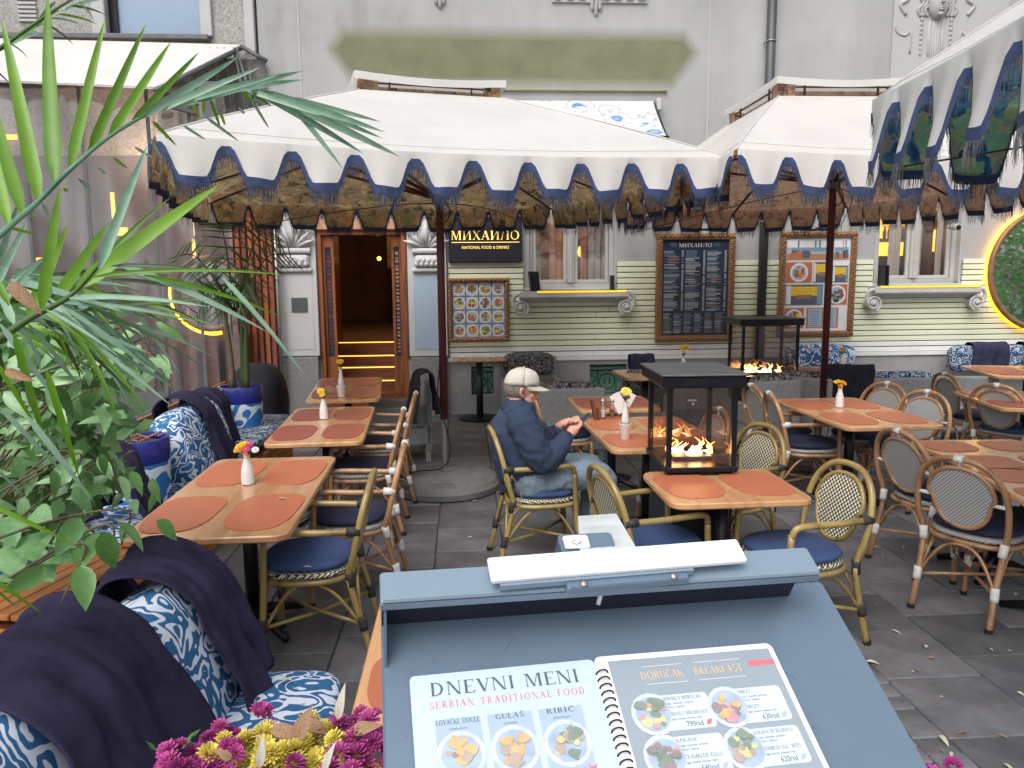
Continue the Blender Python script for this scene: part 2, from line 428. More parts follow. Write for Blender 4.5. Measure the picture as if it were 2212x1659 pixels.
    if acc == '/': q((.4, 1.1), (.44, 1.08), (.6, 1.28), (.5, 1.32))
    return P, w
def put_serif(mb, s, x, y, h, mi=0, T=None, align='L', z=0., sp=.06, width=None):
    gl = [serif_glyph(c) for c in s]; tot = sum(w+sp for _, w in gl)-sp
    k = h; kx = h if not width else width/tot
    ox = {'L': x, 'C': x-tot*kx/2, 'R': x-tot*kx}[align]
    for P, w in gl:
        for pl in P:
            mb.add([V((ox+p[0]*kx, y+p[1]*k, z)) for p in pl], [tuple(range(len(pl)))], mi, T)
        ox += (w+sp)*kx
def puv(o, a=0, b=2):
    me = o.data; uv = me.uv_layers.new(name='UVMap')
    for l in me.loops:
        c = me.vertices[l.vertex_index].co; uv.data[l.index].uv = (c[a], c[b])
    return o
# ================================================================ surfaces
S = srgb
mat('plaster', S(178, 177, 174), .9, var=.05, scale=.55, bs=.25, bscale=45)
mat('plaster_light', S(180, 180, 178), .9, var=.04, scale=.9, bs=.2, bscale=40)
mat('relief', S(176, 175, 172), .85, var=.08, scale=6, bs=.2, bscale=60)
mat('plinth_stone', S(158, 157, 156), .85, var=.16, scale=2.2, bs=.5, bscale=26)
mat('granite', S(140, 139, 138), .7, var=.22, scale=38, bs=.2, bscale=70)
mat('slat_green', S(222, 226, 198), .7, var=.05, scale=2.5, bs=.1, bscale=90, stretch=(.3, 1, 1))
mat('slat_pale', S(228, 228, 226), .7, var=.06, scale=2.5, bs=.1, bscale=90)
mat('dark_gap', S(52, 54, 46), .9, var=.2)
mat('ledge_olive', S(148, 148, 116), .8, var=.08, scale=3)
mat('pilaster_white', S(206, 206, 206), .8, var=.05, scale=2, bs=.25, bscale=35)
mat('pilaster_blue', S(172, 192, 212), .7, var=.04, scale=1.4, bs=.15, bscale=35)
mat('rough_render', S(158, 156, 152), .95, var=.32, scale=34, bs=.9, bscale=40)
mat('metal_grey', S(96, 98, 100), .5, .3, var=.15, scale=9, bs=.1)
mat('pipe_grey', S(84, 86, 88), .5, .4, var=.22, scale=5, bs=.15, bscale=20, stretch=(1, 1, .25))
mat('window_paint', S(184, 184, 180), .6, var=.05, scale=5)
mat('sill_stone', S(190, 190, 188), .7, var=.09, scale=9, bs=.25, bscale=50)
mat('dark_room', S(96, 74, 68), .9, var=.3, scale=2)
mat('curtain', S(196, 150, 126), .9, var=.25, scale=4, stretch=(5, 5, .5))
mat('curtain_grey', S(190, 182, 178), .9, var=.15, scale=4, stretch=(6, 6, .5))
mat('sign_dark', S(30, 30, 42), .45, var=.1)
mat('print_white', S(225, 225, 225), .6, var=.02)
mat('print_blue', S(120, 150, 175), .6, var=.05)
mat('print_brown', S(180, 130, 90), .6, var=.05)
mat('print_navy', S(34, 50, 72), .3, var=.12, scale=3)
mat('print_gold', S(226, 190, 150), .5, var=.02)
mat('print_red', S(214, 112, 124), .6, var=.03)
mat('print_grey', S(86, 96, 104), .6, var=.03)
mat('print_ink', S(84, 94, 108), .6, var=.03)
mat('gold_carved', S(150, 116, 84), .42, .35, var=.45, scale=45, bs=.8, bscale=70, c2=S(74, 48, 34))
mat('gold_smooth', S(150, 108, 74), .4, .25, var=.2, scale=12)
emis('led_yellow', S(255, 176, 20), 11.0)
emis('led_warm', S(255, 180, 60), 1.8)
emis('nosing_light', S(255, 206, 90), 1.1)
emis('strip_yellow', S(240, 180, 40), .9)
emis('sign_light', S(250, 214, 110), .75)
emis('lamp_warm', S(255, 190, 60), 5.0)
wood('door_wood', S(156, 88, 46), S(104, 54, 28), .45, 2, 2.5, .2)
wood('step_wood', S(120, 66, 40), S(76, 40, 26), .45, 0, 2.5, .2)
wood('slat_wood', S(184, 112, 74), S(140, 78, 56), .55, 2, 2.)
wood('slat_wood_dark', S(150, 88, 72), S(112, 62, 56), .55, 2, 2.)
wood('bench_wood', S(196, 126, 66), S(150, 88, 42), .55, 1, 3.)
wood('table_wood', S(208, 158, 112), S(184, 130, 86), .26, 1, 1.6, .35)
wood('bamboo_olive', S(158, 136, 82), S(112, 88, 44), .32, 2, 1.2, .3)
wood('bamboo_brown', S(172, 130, 94), S(122, 82, 56), .34, 2, 1.2, .3)
wood('pole_wood', S(84, 34, 38), S(58, 22, 28), .45, 2, 2.)
wood('rib_wood', S(96, 56, 44), S(64, 34, 28), .5, 2, 2.)
mat('leather_mat', S(188, 110, 80), .42, var=.06, scale=5, bs=.12, bscale=160)
mat('leather_mat_red', S(152, 84, 70), .42, var=.06, scale=5, bs=.12, bscale=160)
mat('black_iron', S(34, 34, 40), .4, .5, var=.15)
mat('heater_black', S(34, 34, 40), .35, .6, var=.2, scale=4)
mat('canvas_trim', S(52, 66, 104), .8, var=.3, scale=20)
mat('fringe_dark', S(56, 62, 82), .9, var=.5, scale=30)
mat('fringe_grey', S(120, 122, 126), .9, var=.5, scale=30)
tapestry('tapestry_brown', [(.30, S(80, 90, 84)), (.40, S(186, 160, 130)), (.47, S(222, 196, 164)), (.53, S(150, 168, 128)), (.59, S(232, 184, 128)), (.68, S(236, 224, 186))], 8)
tapestry('tapestry_tan', [(.30, S(150, 118, 98)), (.42, S(216, 184, 160)), (.56, S(228, 198, 172)), (.72, S(236, 212, 180))], 10)
tapestry('tapestry_blue', [(.32, S(60, 90, 150)), (.41, S(90, 160, 196)), (.49, S(176, 180, 180)), (.55, S(206, 210, 150)), (.61, S(120, 206, 186)), (.70, S(220, 224, 190))], 7)
ikat('ikat_blue', S(52, 102, 148), S(214, 220, 234), 6.5)
ikat('ikat_dark', S(40, 70, 108), S(176, 186, 196), 9.)
ikat('ikat_grey', S(48, 48, 56), S(140, 140, 138), 13.)
mat('blanket', S(54, 50, 72), 1.0, var=.22, scale=9, bs=.22, bscale=320, spec=.05)
mat('jacket_black', S(26, 26, 36), .9, var=.2, scale=5, bs=.2)
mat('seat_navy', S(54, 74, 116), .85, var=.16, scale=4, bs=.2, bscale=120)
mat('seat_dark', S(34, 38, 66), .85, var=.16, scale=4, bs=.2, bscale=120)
dots('weave_bw', S(226, 220, 196), S(34, 34, 32), 55, thr=.34, rot=(0, 0, R(45)))
dots('weave_grey', S(190, 190, 188), S(112, 112, 112), 70, thr=.36, rot=(0, 0, R(45)))
mat('wrap_white', S(214, 212, 208), .7, var=.1, scale=60, bs=.6, bscale=120)
mat('wrap_black', S(52, 50, 50), .6, var=.2, scale=60, bs=.6, bscale=120)
mat('rubber', S(24, 24, 24), .8)
mat('wicker_grey', S(146, 146, 146), .8, var=.22, scale=60, bs=.7, bscale=90)
mat('concrete', S(112, 111, 110), .9, var=.22, scale=6, bs=.5, bscale=40)
mat('steel', S(168, 168, 168), .38, .8, var=.12)
for n_, c_ in (('wash_white', (196, 206, 222)), ('wash_tan', (176, 160, 150)), ('wash_yellow', (204, 200, 150)), ('wash_brown', (150, 136, 138)), ('wash_pink', (206, 156, 160)), ('wash_green', (130, 146, 132)), ('wash_orange', (214, 176, 130)), ('wash_blue', (164, 182, 206))): mat(n_, S(*c_), .35, var=.12, scale=60)
mat('stand_lip_shade', S(36, 34, 54), .5)  # dark navy that paints in the shade under the stand's lip
mat('stand_paint', S(108, 126, 144), .30, .25, var=.07, scale=2.2, bs=.08, bscale=30, rvar=.08)
mat('stand_lip', S(130, 148, 164), .42, .2, var=.05, scale=3)
mat('page_blue', S(188, 206, 222), .25, var=.02, scale=2)
mat('page_grey', S(146, 158, 168), .22, var=.06, scale=3)
mat('page_card', S(200, 214, 228), .3, var=.02)
mat('card_grey', S(164, 182, 200), .3, var=.03)
mat('plastic_white', S(230, 232, 234), .3, var=.02)
mat('marble_print', S(234, 236, 238), .3, var=.03, scale=9, c2=S(190, 205, 205))
mat('porcelain', S(226, 224, 222), .22, var=.03)
mat('stem_green', S(66, 96, 44), .6, var=.2)
mat('petal_yellow', S(236, 196, 40), .7, var=.12, scale=40)
mat('petal_orange', S(240, 150, 40), .7, var=.12, scale=40)
mat('petal_pink', S(206, 84, 150), .7, var=.15, scale=40)
mat('petal_magenta', S(186, 76, 146), .75, var=.3, scale=60)
mat('petal_magenta_deep', S(152, 50, 116), .75, var=.3, scale=60)
mat('petal_lemon', S(222, 206, 96), .75, var=.16, scale=60)
mat('petal_white', S(230, 230, 228), .7, var=.05)
mat('dry_leaf', S(150, 118, 92), .85, var=.3, scale=18)
mat('dry_leaf_pale', S(186, 182, 168), .85, var=.2, scale=18)
def leafmat(name, c, c2, trans=.25, rough=.4, scale=7.):
    m, nt, b = base(name, rough)
    n = nd(nt, 'ShaderNodeTexNoise', Scale=scale, Detail=3.0); nt.links.new(coord(nt), n.inputs['Vector'])
    oi = nd(nt, 'ShaderNodeObjectInfo'); mt = nd(nt, 'ShaderNodeMath', operation='MULTIPLY_ADD'); mt.inputs[1].default_value = .5
    nt.links.new(oi.outputs['Random'], mt.inputs[0]); 
    m2 = nd(nt, 'ShaderNodeMath', operation='MULTIPLY'); m2.inputs[1].default_value = .6; nt.links.new(n.outputs[0], m2.inputs[0]); nt.links.new(m2.outputs[0], mt.inputs[2])
    nt.links.new(ramp(nt, mt.outputs[0], [(.25, c2), (.75, c)]), b.inputs['Base Color'])
    t = nd(nt, 'ShaderNodeBsdfTranslucent'); t.inputs[0].default_value = tuple(min(1, x*1.6) for x in c[:3])+(1,)
    mx = nd(nt, 'ShaderNodeMixShader'); mx.inputs[0].default_value = trans
    o = nt.nodes['Material Output']; nt.links.new(b.outputs[0], mx.inputs[1]); nt.links.new(t.outputs[0], mx.inputs[2]); nt.links.new(mx.outputs[0], o.inputs[0])
    return m
leafmat('palm_green', S(112, 156, 34), S(70, 114, 24), .2)
leafmat('palm_grey', S(146, 178, 152), S(88, 126, 104), .15, .4)
leafmat('palm_dark', S(72, 96, 52), S(44, 66, 38))
leafmat('ficus_leaf', S(146, 184, 132), S(84, 128, 76), .15, .28)
leafmat('ficus_dark', S(94, 136, 70), S(50, 88, 42), .15, .3)
mat('bark', S(96, 84, 66), .9, var=.3, scale=12, bs=.6, bscale=30)
mat('soil', S(70, 58, 48), .95, var=.4, scale=20, bs=.8)
mat('pot_blue_glaze', S(42, 50, 130), .22, var=.1, scale=3)
ikat('pot_blue_print', S(60, 120, 190), S(222, 230, 238), 3.2, .25)
mat('skin', S(214, 158, 136), .55, var=.08, scale=14)
mat('hair_grey', S(120, 112, 106), .9, var=.3, scale=60, bs=.5)
mat('cap_cloth', S(196, 188, 176), .9, var=.05, scale=7, bs=.4, bscale=26)
mat('jacket_navy', S(44, 57, 80), .9, var=.16, scale=5, bs=.5, bscale=9)
mat('jacket_navy_dark', S(34, 44, 70), .85, var=.16, scale=5, bs=.2)
mat('jeans', S(116, 132, 146), .9, var=.16, scale=5, bs=.3, bscale=30)
mat('shoe', S(120, 112, 110), .8, var=.2)
mat('phone_dark', S(70, 66, 66), .3, var=.1)
mat('brick_green_glass', S(140, 184, 164), .4, var=.15, scale=5)
mat('iron_green', S(26, 64, 54), .5, .2, var=.2)
def clothmat(name, c, trans=.3, var=.035):
    m = mat(name, c, .9, var=.06, scale=2.3, bs=.35, bscale=7); nt = m.node_tree; b = nt.nodes['Principled BSDF']
    t = nd(nt, 'ShaderNodeBsdfTranslucent'); t.inputs[0].default_value = c
    mx = nd(nt, 'ShaderNodeMixShader'); mx.inputs[0].default_value = trans
    o = nt.nodes['Material Output']; nt.links.new(b.outputs[0], mx.inputs[1]); nt.links.new(t.outputs[0], mx.inputs[2]); nt.links.new(mx.outputs[0], o.inputs[0])
clothmat('canvas_white', S(228, 226, 223), .34)
for k_ in ('tapestry_brown', 'tapestry_tan', 'tapestry_blue'):
    nt_ = MATS[k_].node_tree; b_ = nt_.nodes['Principled BSDF']; t_ = nd(nt_, 'ShaderNodeBsdfTranslucent')
    src_ = b_.inputs['Base Color'].links[0].from_socket; nt_.links.new(src_, t_.inputs[0])
    mx_ = nd(nt_, 'ShaderNodeMixShader'); mx_.inputs[0].default_value = .72
    nt_.links.new(b_.outputs[0], mx_.inputs[1]); nt_.links.new(t_.outputs[0], mx_.inputs[2]); nt_.links.new(mx_.outputs[0], nt_.nodes['Material Output'].inputs[0])
glassy('pane', (1, 1, 1, 1), .16)
glassy('heater_glass', (.86, .82, .8, 1), .07)
glassy('pvc', (.94, .94, .96, 1), .16, .06, .24, S(140, 134, 138))
glassy('jar_glass', (.95, .95, .95, 1), .2)
m_, nt_, b_ = base('mirror', .02, 1.0); b_.inputs['Base Color'].default_value = (.86, .88, .86, 1)
emis('flame', (1.0, .42, .10, 1), 8.0)
emis('flame_core', (1.0, .75, .38, 1), 14.0)
m_, nt_, b_ = base('awning_floral', .9)
co_ = coord(nt_); nz_ = nd(nt_, 'ShaderNodeTexNoise', Scale=9.0, Detail=4.0); nt_.links.new(co_, nz_.inputs['Vector'])
vo_ = nd(nt_, 'ShaderNodeTexVoronoi', Scale=2.6); nt_.links.new(co_, vo_.inputs['Vector'])
ma_ = nd(nt_, 'ShaderNodeMath', operation='MULTIPLY_ADD'); ma_.inputs[1].default_value = .55; nt_.links.new(nz_.outputs[0], ma_.inputs[0]); nt_.links.new(vo_.outputs['Distance'], ma_.inputs[2])
nt_.links.new(ramp(nt_, ma_.outputs[0], [(.34, S(150, 170, 205)), (.42, S(70, 112, 176)), (.48, S(120, 156, 196)), (.52, S(196, 196, 200)), (.72, S(200, 200, 203)), (.76, S(150, 150, 160)), (.79, S(200, 200, 203))]), b_.inputs['Base Color'])
# paving stone with damp mottling, and the facade's painted olive patch
m_, nt_, b_ = base('paving', .62)
co_ = coord(nt_); n1 = nd(nt_, 'ShaderNodeTexNoise', Scale=3.0, Detail=8.0, Roughness=.7); nt_.links.new(co_, n1.inputs['Vector'])
oi_ = nd(nt_, 'ShaderNodeObjectInfo'); ml = nd(nt_, 'ShaderNodeMath', operation='MULTIPLY_ADD'); ml.inputs[1].default_value = .28
nt_.links.new(oi_.outputs['Random'], ml.inputs[0]); nt_.links.new(n1.outputs[0], ml.inputs[2])
nt_.links.new(ramp(nt_, ml.outputs[0], [(.3, S(62, 61, 66)), (.6, S(94, 93, 96)), (.9, S(126, 124, 128))]), b_.inputs['Base Color'])
n2 = nd(nt_, 'ShaderNodeTexNoise', Scale=70.0, Detail=5.0); nt_.links.new(co_, n2.inputs['Vector']); bump(nt_, b_, n2.outputs[0], .35, .004)
mr_ = nd(nt_, 'ShaderNodeMapRange'); mr_.inputs[3].default_value = .42; mr_.inputs[4].default_value = .8; nt_.links.new(n1.outputs[0], mr_.inputs[0]); nt_.links.new(mr_.outputs[0], b_.inputs['Roughness'])
mat('ground_dark', S(70, 69, 72), .85, var=.25, scale=4, bs=.5, bscale=30)

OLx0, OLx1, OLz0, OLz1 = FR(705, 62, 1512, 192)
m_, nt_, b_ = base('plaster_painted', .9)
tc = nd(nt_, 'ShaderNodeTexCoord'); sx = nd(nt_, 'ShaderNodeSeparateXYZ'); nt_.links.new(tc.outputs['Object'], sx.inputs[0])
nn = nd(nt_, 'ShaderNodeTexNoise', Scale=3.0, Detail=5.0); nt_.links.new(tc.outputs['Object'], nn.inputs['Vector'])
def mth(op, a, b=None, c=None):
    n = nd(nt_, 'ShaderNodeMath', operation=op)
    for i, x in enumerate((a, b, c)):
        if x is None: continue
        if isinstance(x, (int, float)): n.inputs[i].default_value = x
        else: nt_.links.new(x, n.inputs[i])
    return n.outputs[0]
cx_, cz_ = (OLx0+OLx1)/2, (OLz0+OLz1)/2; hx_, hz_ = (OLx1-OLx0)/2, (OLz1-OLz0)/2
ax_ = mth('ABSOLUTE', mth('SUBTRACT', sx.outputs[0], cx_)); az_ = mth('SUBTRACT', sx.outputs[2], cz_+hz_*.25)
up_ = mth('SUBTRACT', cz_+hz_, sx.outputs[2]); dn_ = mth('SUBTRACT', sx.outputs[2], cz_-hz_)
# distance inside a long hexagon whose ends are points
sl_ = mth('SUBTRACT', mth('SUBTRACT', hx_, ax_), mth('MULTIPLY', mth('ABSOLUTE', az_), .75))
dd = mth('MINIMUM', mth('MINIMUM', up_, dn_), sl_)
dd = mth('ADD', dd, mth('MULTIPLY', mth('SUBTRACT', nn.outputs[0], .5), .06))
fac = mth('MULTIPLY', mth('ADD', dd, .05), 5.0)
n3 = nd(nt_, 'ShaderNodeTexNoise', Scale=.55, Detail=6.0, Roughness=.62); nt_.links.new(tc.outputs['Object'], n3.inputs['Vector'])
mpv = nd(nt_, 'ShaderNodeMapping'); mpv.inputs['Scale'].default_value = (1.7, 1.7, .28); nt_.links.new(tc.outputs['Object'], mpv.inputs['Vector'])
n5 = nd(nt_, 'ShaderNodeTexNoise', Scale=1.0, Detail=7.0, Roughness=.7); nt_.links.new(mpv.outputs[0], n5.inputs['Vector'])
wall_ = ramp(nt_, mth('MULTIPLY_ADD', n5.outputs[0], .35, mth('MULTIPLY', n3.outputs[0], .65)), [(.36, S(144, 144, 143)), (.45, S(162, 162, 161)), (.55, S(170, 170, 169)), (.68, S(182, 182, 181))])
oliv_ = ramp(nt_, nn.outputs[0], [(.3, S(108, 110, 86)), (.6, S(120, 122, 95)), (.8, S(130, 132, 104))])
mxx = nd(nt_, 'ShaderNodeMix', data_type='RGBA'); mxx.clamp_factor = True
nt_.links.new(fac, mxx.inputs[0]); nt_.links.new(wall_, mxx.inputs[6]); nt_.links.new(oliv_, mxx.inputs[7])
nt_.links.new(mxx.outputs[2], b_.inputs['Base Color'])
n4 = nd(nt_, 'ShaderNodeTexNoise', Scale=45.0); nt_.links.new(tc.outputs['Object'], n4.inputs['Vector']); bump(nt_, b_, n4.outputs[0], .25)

# ================================================================ ground and paving
gb = MB(); gb.add([(-60, -40, -.03), (60, -40, -.03), (60, 60, -.03), (-60, 60, -.03)], [(0, 1, 2, 3)])
ground = gb.build('ground', 'ground_dark'); tag(ground, kind='structure')
def stone_mesh(w, d, h=.035):
    b = MB(); b.box((0, 0, -h/2), (w, d, h), ch=.006); me = b.mesh('slab'); me.materials.append(MATS['paving']); return me
SL = .46; slabs = []
ms = stone_mesh(SL-.008, SL-.008); ms2 = stone_mesh(.139, .097)
xb = -.0 + 1.62                      # the strip of small setts runs beside this line
xs = []; x = xb+.29
while x < 5.6: xs.append(x+SL/2); x += SL
x = xb
while x > -4.2: xs.append(x-SL/2); x -= SL
for i, cx in enumerate(xs):
    y = .9 + (.17 if i % 2 else 0)
    while y < D-.2:
        slabs.append((cx, y+SL/2)); y += SL
slabs.sort(key=lambda p: math.hypot(p[0]-.3, p[1]))
far = MB()
pav = bpy.data.objects.new('pavement', None); COL.objects.link(pav)
pm = MB(); pm.add([(-9, -4, -.012), (12, -4, -.012), (12, D, -.012), (-9, D, -.012)], [(0, 1, 2, 3)])
bpy.data.objects.remove(pav)
pav = pm.build('pavement', 'ground_dark'); tag(pav, kind='structure')
k = 0
for (cx, cy) in slabs:
    v = CAM; infr = abs(math.atan2(cx, cy)-YAW) < R(38) and cy > 1.2
    dz = random.uniform(-.003, .002)
    if infr and k < 295:
        o = inst('paving_slab', ms, pav); o.location = (cx, cy, dz); o.rotation_euler = (random.uniform(-.003, .003), random.uniform(-.003, .003), 0); k += 1
    else: far.box((cx, cy, -.018+dz), (SL-.008, SL-.008, .035), ch=.006)
k = 0; y = .9; farn = MB()
while y < D-.2:
    for c in (0, 1):
        cx = xb+.073+c*.144; dz = random.uniform(-.004, .003); yy = y+(.05 if c else 0)
        if k < 150 and y > 1.6:
            o = inst('sett', ms2, pav); o.location = (cx, yy, dz); o.rotation_euler = (random.uniform(-.012, .012), random.uniform(-.012, .012), random.uniform(-.02, .02)); k += 1
        else: farn.box((cx, yy, -.018+dz), (.139, .097, .035), ch=.005)
    y += .103
tag(far.build('paving_slabs_beyond', 'paving', pav), kind='stuff')
tag(farn.build('setts_beyond', 'paving', pav), kind='stuff')

# ================================================================ the restaurant's facade
Y = D
bld = thing('restaurant_building', 'pale grey plastered restaurant facade with green slat cladding, framed menus and an open doorway', 'building', (0, Y, 0))
bx0 = ony(574, 400).x; bx1 = 12.0
dx0, dx1, _, dz1 = FR(693, 497, 880, 860)
w1 = FR(1140, 400, 1330, 622); w2 = FR(1893, 400, 2078, 612)
pz = ony(1500, 768).z                       # top of the stone plinth
holes = [(dx0, dx1, -1, dz1), (w1[0], w1[1], w1[2], w1[3]), (w2[0], w2[1], w2[2], w2[3])]
def pierced(mb, x0, x1, z0, z1, y0, y1, holes, mi=0):
    xsn = sorted({x0, x1} | {h[i] for h in holes for i in (0, 1) if x0 < h[i] < x1})
    zsn = sorted({z0, z1} | {h[i] for h in holes for i in (2, 3) if z0 < h[i] < z1})
    for a, b in zip(xsn, xsn[1:]):
        run = None
        for c, d in zip(zsn, zsn[1:]):
            inside = any(h[0] <= (a+b)/2 <= h[1] and h[2] <= (c+d)/2 <= h[3] for h in holes)
            if inside:
                if run: mb.b2(a, b, y0, y1, run[0], run[1], mi); run = None
            else: run = (run[0], d) if run else (c, d)
        if run: mb.b2(a, b, y0, y1, run[0], run[1], mi)
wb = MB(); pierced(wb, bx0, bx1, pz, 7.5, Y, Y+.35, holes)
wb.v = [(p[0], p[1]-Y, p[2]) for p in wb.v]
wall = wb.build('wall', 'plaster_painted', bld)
g1 = FR(1273, 786, 1352, 852); g2 = FR(1018, 790, 1066, 852); gv = [g1, g2]
pb = MB(); pierced(pb, bx0, bx1, -.02, pz, Y-.05, Y+.35, [(dx0, dx1, -1, 9)]+[(a, b, c, d) for a, b, c, d in gv])
pb.build('plinth', 'plinth_stone', bld, world=True)
mb = MB(); mb.b2(ony(968, 800).x, bx1, Y-.075, Y-.052, pz-.03, pz+.02)
mb.build('plinth_cap', 'slat_pale', bld, world=True)
for g in gv:                                 # cellar vents behind green ironwork
    mb = MB(); mb.b2(g[0], g[1], Y+.12, Y+.15, g[2], g[3])
    gr = mb.build('cellar_vent', 'brick_green_glass', bld, world=True)
    mb = MB(); cx, cz = (g[0]+g[1])/2, (g[2]+g[3])/2-.03; hw = (g[1]-g[0])/2; hh = (g[3]-g[2])/2
    for t in (-.98, -.5, .5, .98): mb.tube([(cx+hw*t, Y+.05, g[2]), (cx+hw*t, Y+.05, g[3]-.09)], .007, 5)
    for z in (g[2]+.012, g[3]-.09, g[3]-.03): mb.tube([(g[0], Y+.05, z), (g[1], Y+.05, z)], .008, 5)
    mb.tube([(cx+math.cos(a/10*math.pi)*hw*.42, Y+.045, cz+math.sin(a/10*math.pi)*hw*.42) for a in range(20)], .007, 5, closed=True)
    for sx in (-1, 1):
        mb.tube(catmull([(cx+sx*hw*.5, Y+.05, g[2]), (cx+sx*hw*.85, Y+.05, cz-.05), (cx+sx*hw*.6, Y+.05, cz+.02), (cx+sx*hw*.9, Y+.05, cz+.1)], 4), .006, 5)
        mb.tube([(cx+sx*.03, Y+.045, cz-.04), (cx+sx*.04, Y+.045, cz), (cx+sx*.03, Y+.045, cz+.04)], .008, 5)
    I = wmat(gr).inverted(); mb.v = [tuple(I @ V(p)) for p in mb.v]; mb.build('ironwork', 'iron_green', gr, smooth=True)
# cladding slats, each a board
zt = ony(1500, 562).z; n = 17; pitch = (zt-pz-.02)/n
sg = [(ony(968, 600).x, 9.5)]
sill1 = FR(1113, 628, 1358, 650); sill2 = FR(1865, 617, 2105, 640)
rev1 = FR(1130, 400, 1333, 628); rev2 = FR(1888, 400, 2082, 617)
smesh = {}
for i in range(n):
    z0 = pz+.02+i*pitch; z1 = z0+pitch*.84
    segs = [(sg[0][0], sg[0][1])]
    for rv in (rev1, rev2):
        if z1 > rv[2]-.02:
            ns = []
            for a, b in segs:
                if b <= rv[0] or a >= rv[1]: ns.append((a, b)); continue
                if a < rv[0]: ns.append((a, rv[0]))
                if b > rv[1]: ns.append((rv[1], b))
            segs = ns
    for a, b in segs:
        # boards end at butt joints as long boards do
        cuts = [a]; 
        t = a+random.uniform(1.9, 2.6)
        while t < b-.6: cuts.append(t); t += random.uniform(2.2, 2.9)
        cuts.append(b)
        for p, q in zip(cuts, cuts[1:]):
            mb = MB(); h = z1-z0; dy = random.uniform(0, .004)
            mb.box(((p+q)/2, Y-.018-dy, (z0+z1)/2), (q-p-.003, .03, h), ch=.005)
            mb.build('slat', 'slat_pale' if i < 2 else 'slat_green', bld, world=True)
mb = MB(); mb.b2(sg[0][0], 9.5, Y-.0035, Y-.0005, pz, zt-.01)
for_gap = MB(); pierced(for_gap, sg[0][0], 9.5, pz, zt-pitch*.2, Y-.004, Y-.001, [rev1, rev2]); for_gap.build('slat_backing', 'dark_gap', bld, world=True)
# thin mouldings
mb = MB(); a = ony(775, 187); b = ony(1440, 202); mb.b2(a.x, b.x, Y-.05, Y-.001, (a.z+b.z)/2-.015, (a.z+b.z)/2+.01, ch=.006)
mb.build('moulding', 'ledge_olive', bld, world=True)
mb = MB()
for xx in (645, 1530): 
    p = ony(xx, 100).x; mb.b2(p, p+.02, Y-.006, Y-.001, zt+.6, 7.5)
mb.build('wall_joint', 'plaster', bld, world=True)
# shallow pilaster strip that carries the mask
px = FR(1925, 0, 2172, 200); mb = MB(); mb.b2(px[0], px[1], Y-.03, Y-.001, px[2], 7.5, ch=.008)
mb.build('pilaster_strip', 'plaster_light', bld, world=True)
px2 = FR(2200, 0, 2260, 200)
# relief ornaments along the upper wall
def pend(u, v0, v1, w, name='pendant_ornament'):
    mb = MB(); p = ony(u, v0); q = ony(u, v1); s = w
    for dxk, l in ((-1, .72), (0, 1), (1, .72)):
        x = p.x+dxk*s; zb = p.z+(q.z-p.z)*l
        mb.tube([(x, Y-.02, p.z+.35), (x, Y-.025, zb+.03), (x, Y-.012, zb)], [.022, .026, .008], 8)
    return mb
pend(950, -10, 20, .045).build('pendant_ornament', 'relief', bld, smooth=True, world=True)
pend(1287, -5, 36, .05).build('pendant_ornament', 'relief', bld, smooth=True, world=True)
fz = FR(1192, -60, 1398, 7); mb = MB(); mb.b2(fz[0], fz[1], Y-.03, Y-.001, fz[2], fz[3])
fr = mb.build('frieze_panel', 'relief', bld, world=True)
mb = MB()
for i in range(8):
    c = fz[0]+(fz[1]-fz[0])*(i+.5)/8; mb.tube([(c+.05*math.cos(t/9*6.28), Y-.04, fz[2]+.07+.04*math.sin(t/9*6.28)) for t in range(9)], .014, 6, closed=True)
I = wmat(fr).inverted(); mb.v = [tuple(I @ V(p)) for p in mb.v]; mb.build('scroll_row', 'relief', fr, smooth=True)
# the stone mask with hanging husks
mk = bpy.data.objects.new('mascaron_relief', None); link(mk, bld); fc = ony(2022, 10); mk.location = (fc.x, 0, fc.z)
mb = MB()
mb.ball((0, -.05, 0), (.135, .10, .20), 20, 14, e=.95)
hd = mb
for sxx in (-1, 1):
    hd.ball((sxx*.05, -.125, .03), (.028, .02, .016), 8, 5)
    hd.tube([(sxx*.02, -.14, .06), (sxx*.06, -.142, .07), (sxx*.09, -.12, .05)], .010, 6)
hd.tube([(0, -.14, .05), (0, -.165, .0), (0, -.172, -.025)], [.012, .018, .024], 8)
hd.tube([(-.04, -.135, -.085), (0, -.152, -.078), (.04, -.135, -.085)], .010, 6)
hd.tube([(-.03, -.138, -.10), (0, -.15, -.105), (.03, -.138, -.10)], .011, 6)
hd.ball((0, -.12, -.15), (.04, .03, .03), 8, 5)
hd.build('face', 'relief', mk, smooth=True)
mb = MB()
for sxx in (-1, 1):
    for q in range(3):
        x0 = .12+q*.045
        mb.tube(catmull([(sxx*x0*.6, -.06, .2), (sxx*(x0+.02), -.05, .1), (sxx*(x0-.01), -.045, 0), (sxx*(x0+.05), -.04, -.08), (sxx*(x0+.01), -.03, -.16)], 5), [.03-.004*q]*21 if False else .022, 7)
mb.build('hair_locks', 'relief', mk, smooth=True)
mb = MB()
for x, l in ((-.10, .42), (-.035, .5), (.0, .62), (.035, .5), (.1, .42)):
    mb.tube([(x*.9, -.03, -.22), (x*.9, -.034, -.22-l), (x*.9, -.02, -.25-l)], [.016, .018, .006], 7)
mb.build('fluted_drops', 'relief', mk, smooth=True)
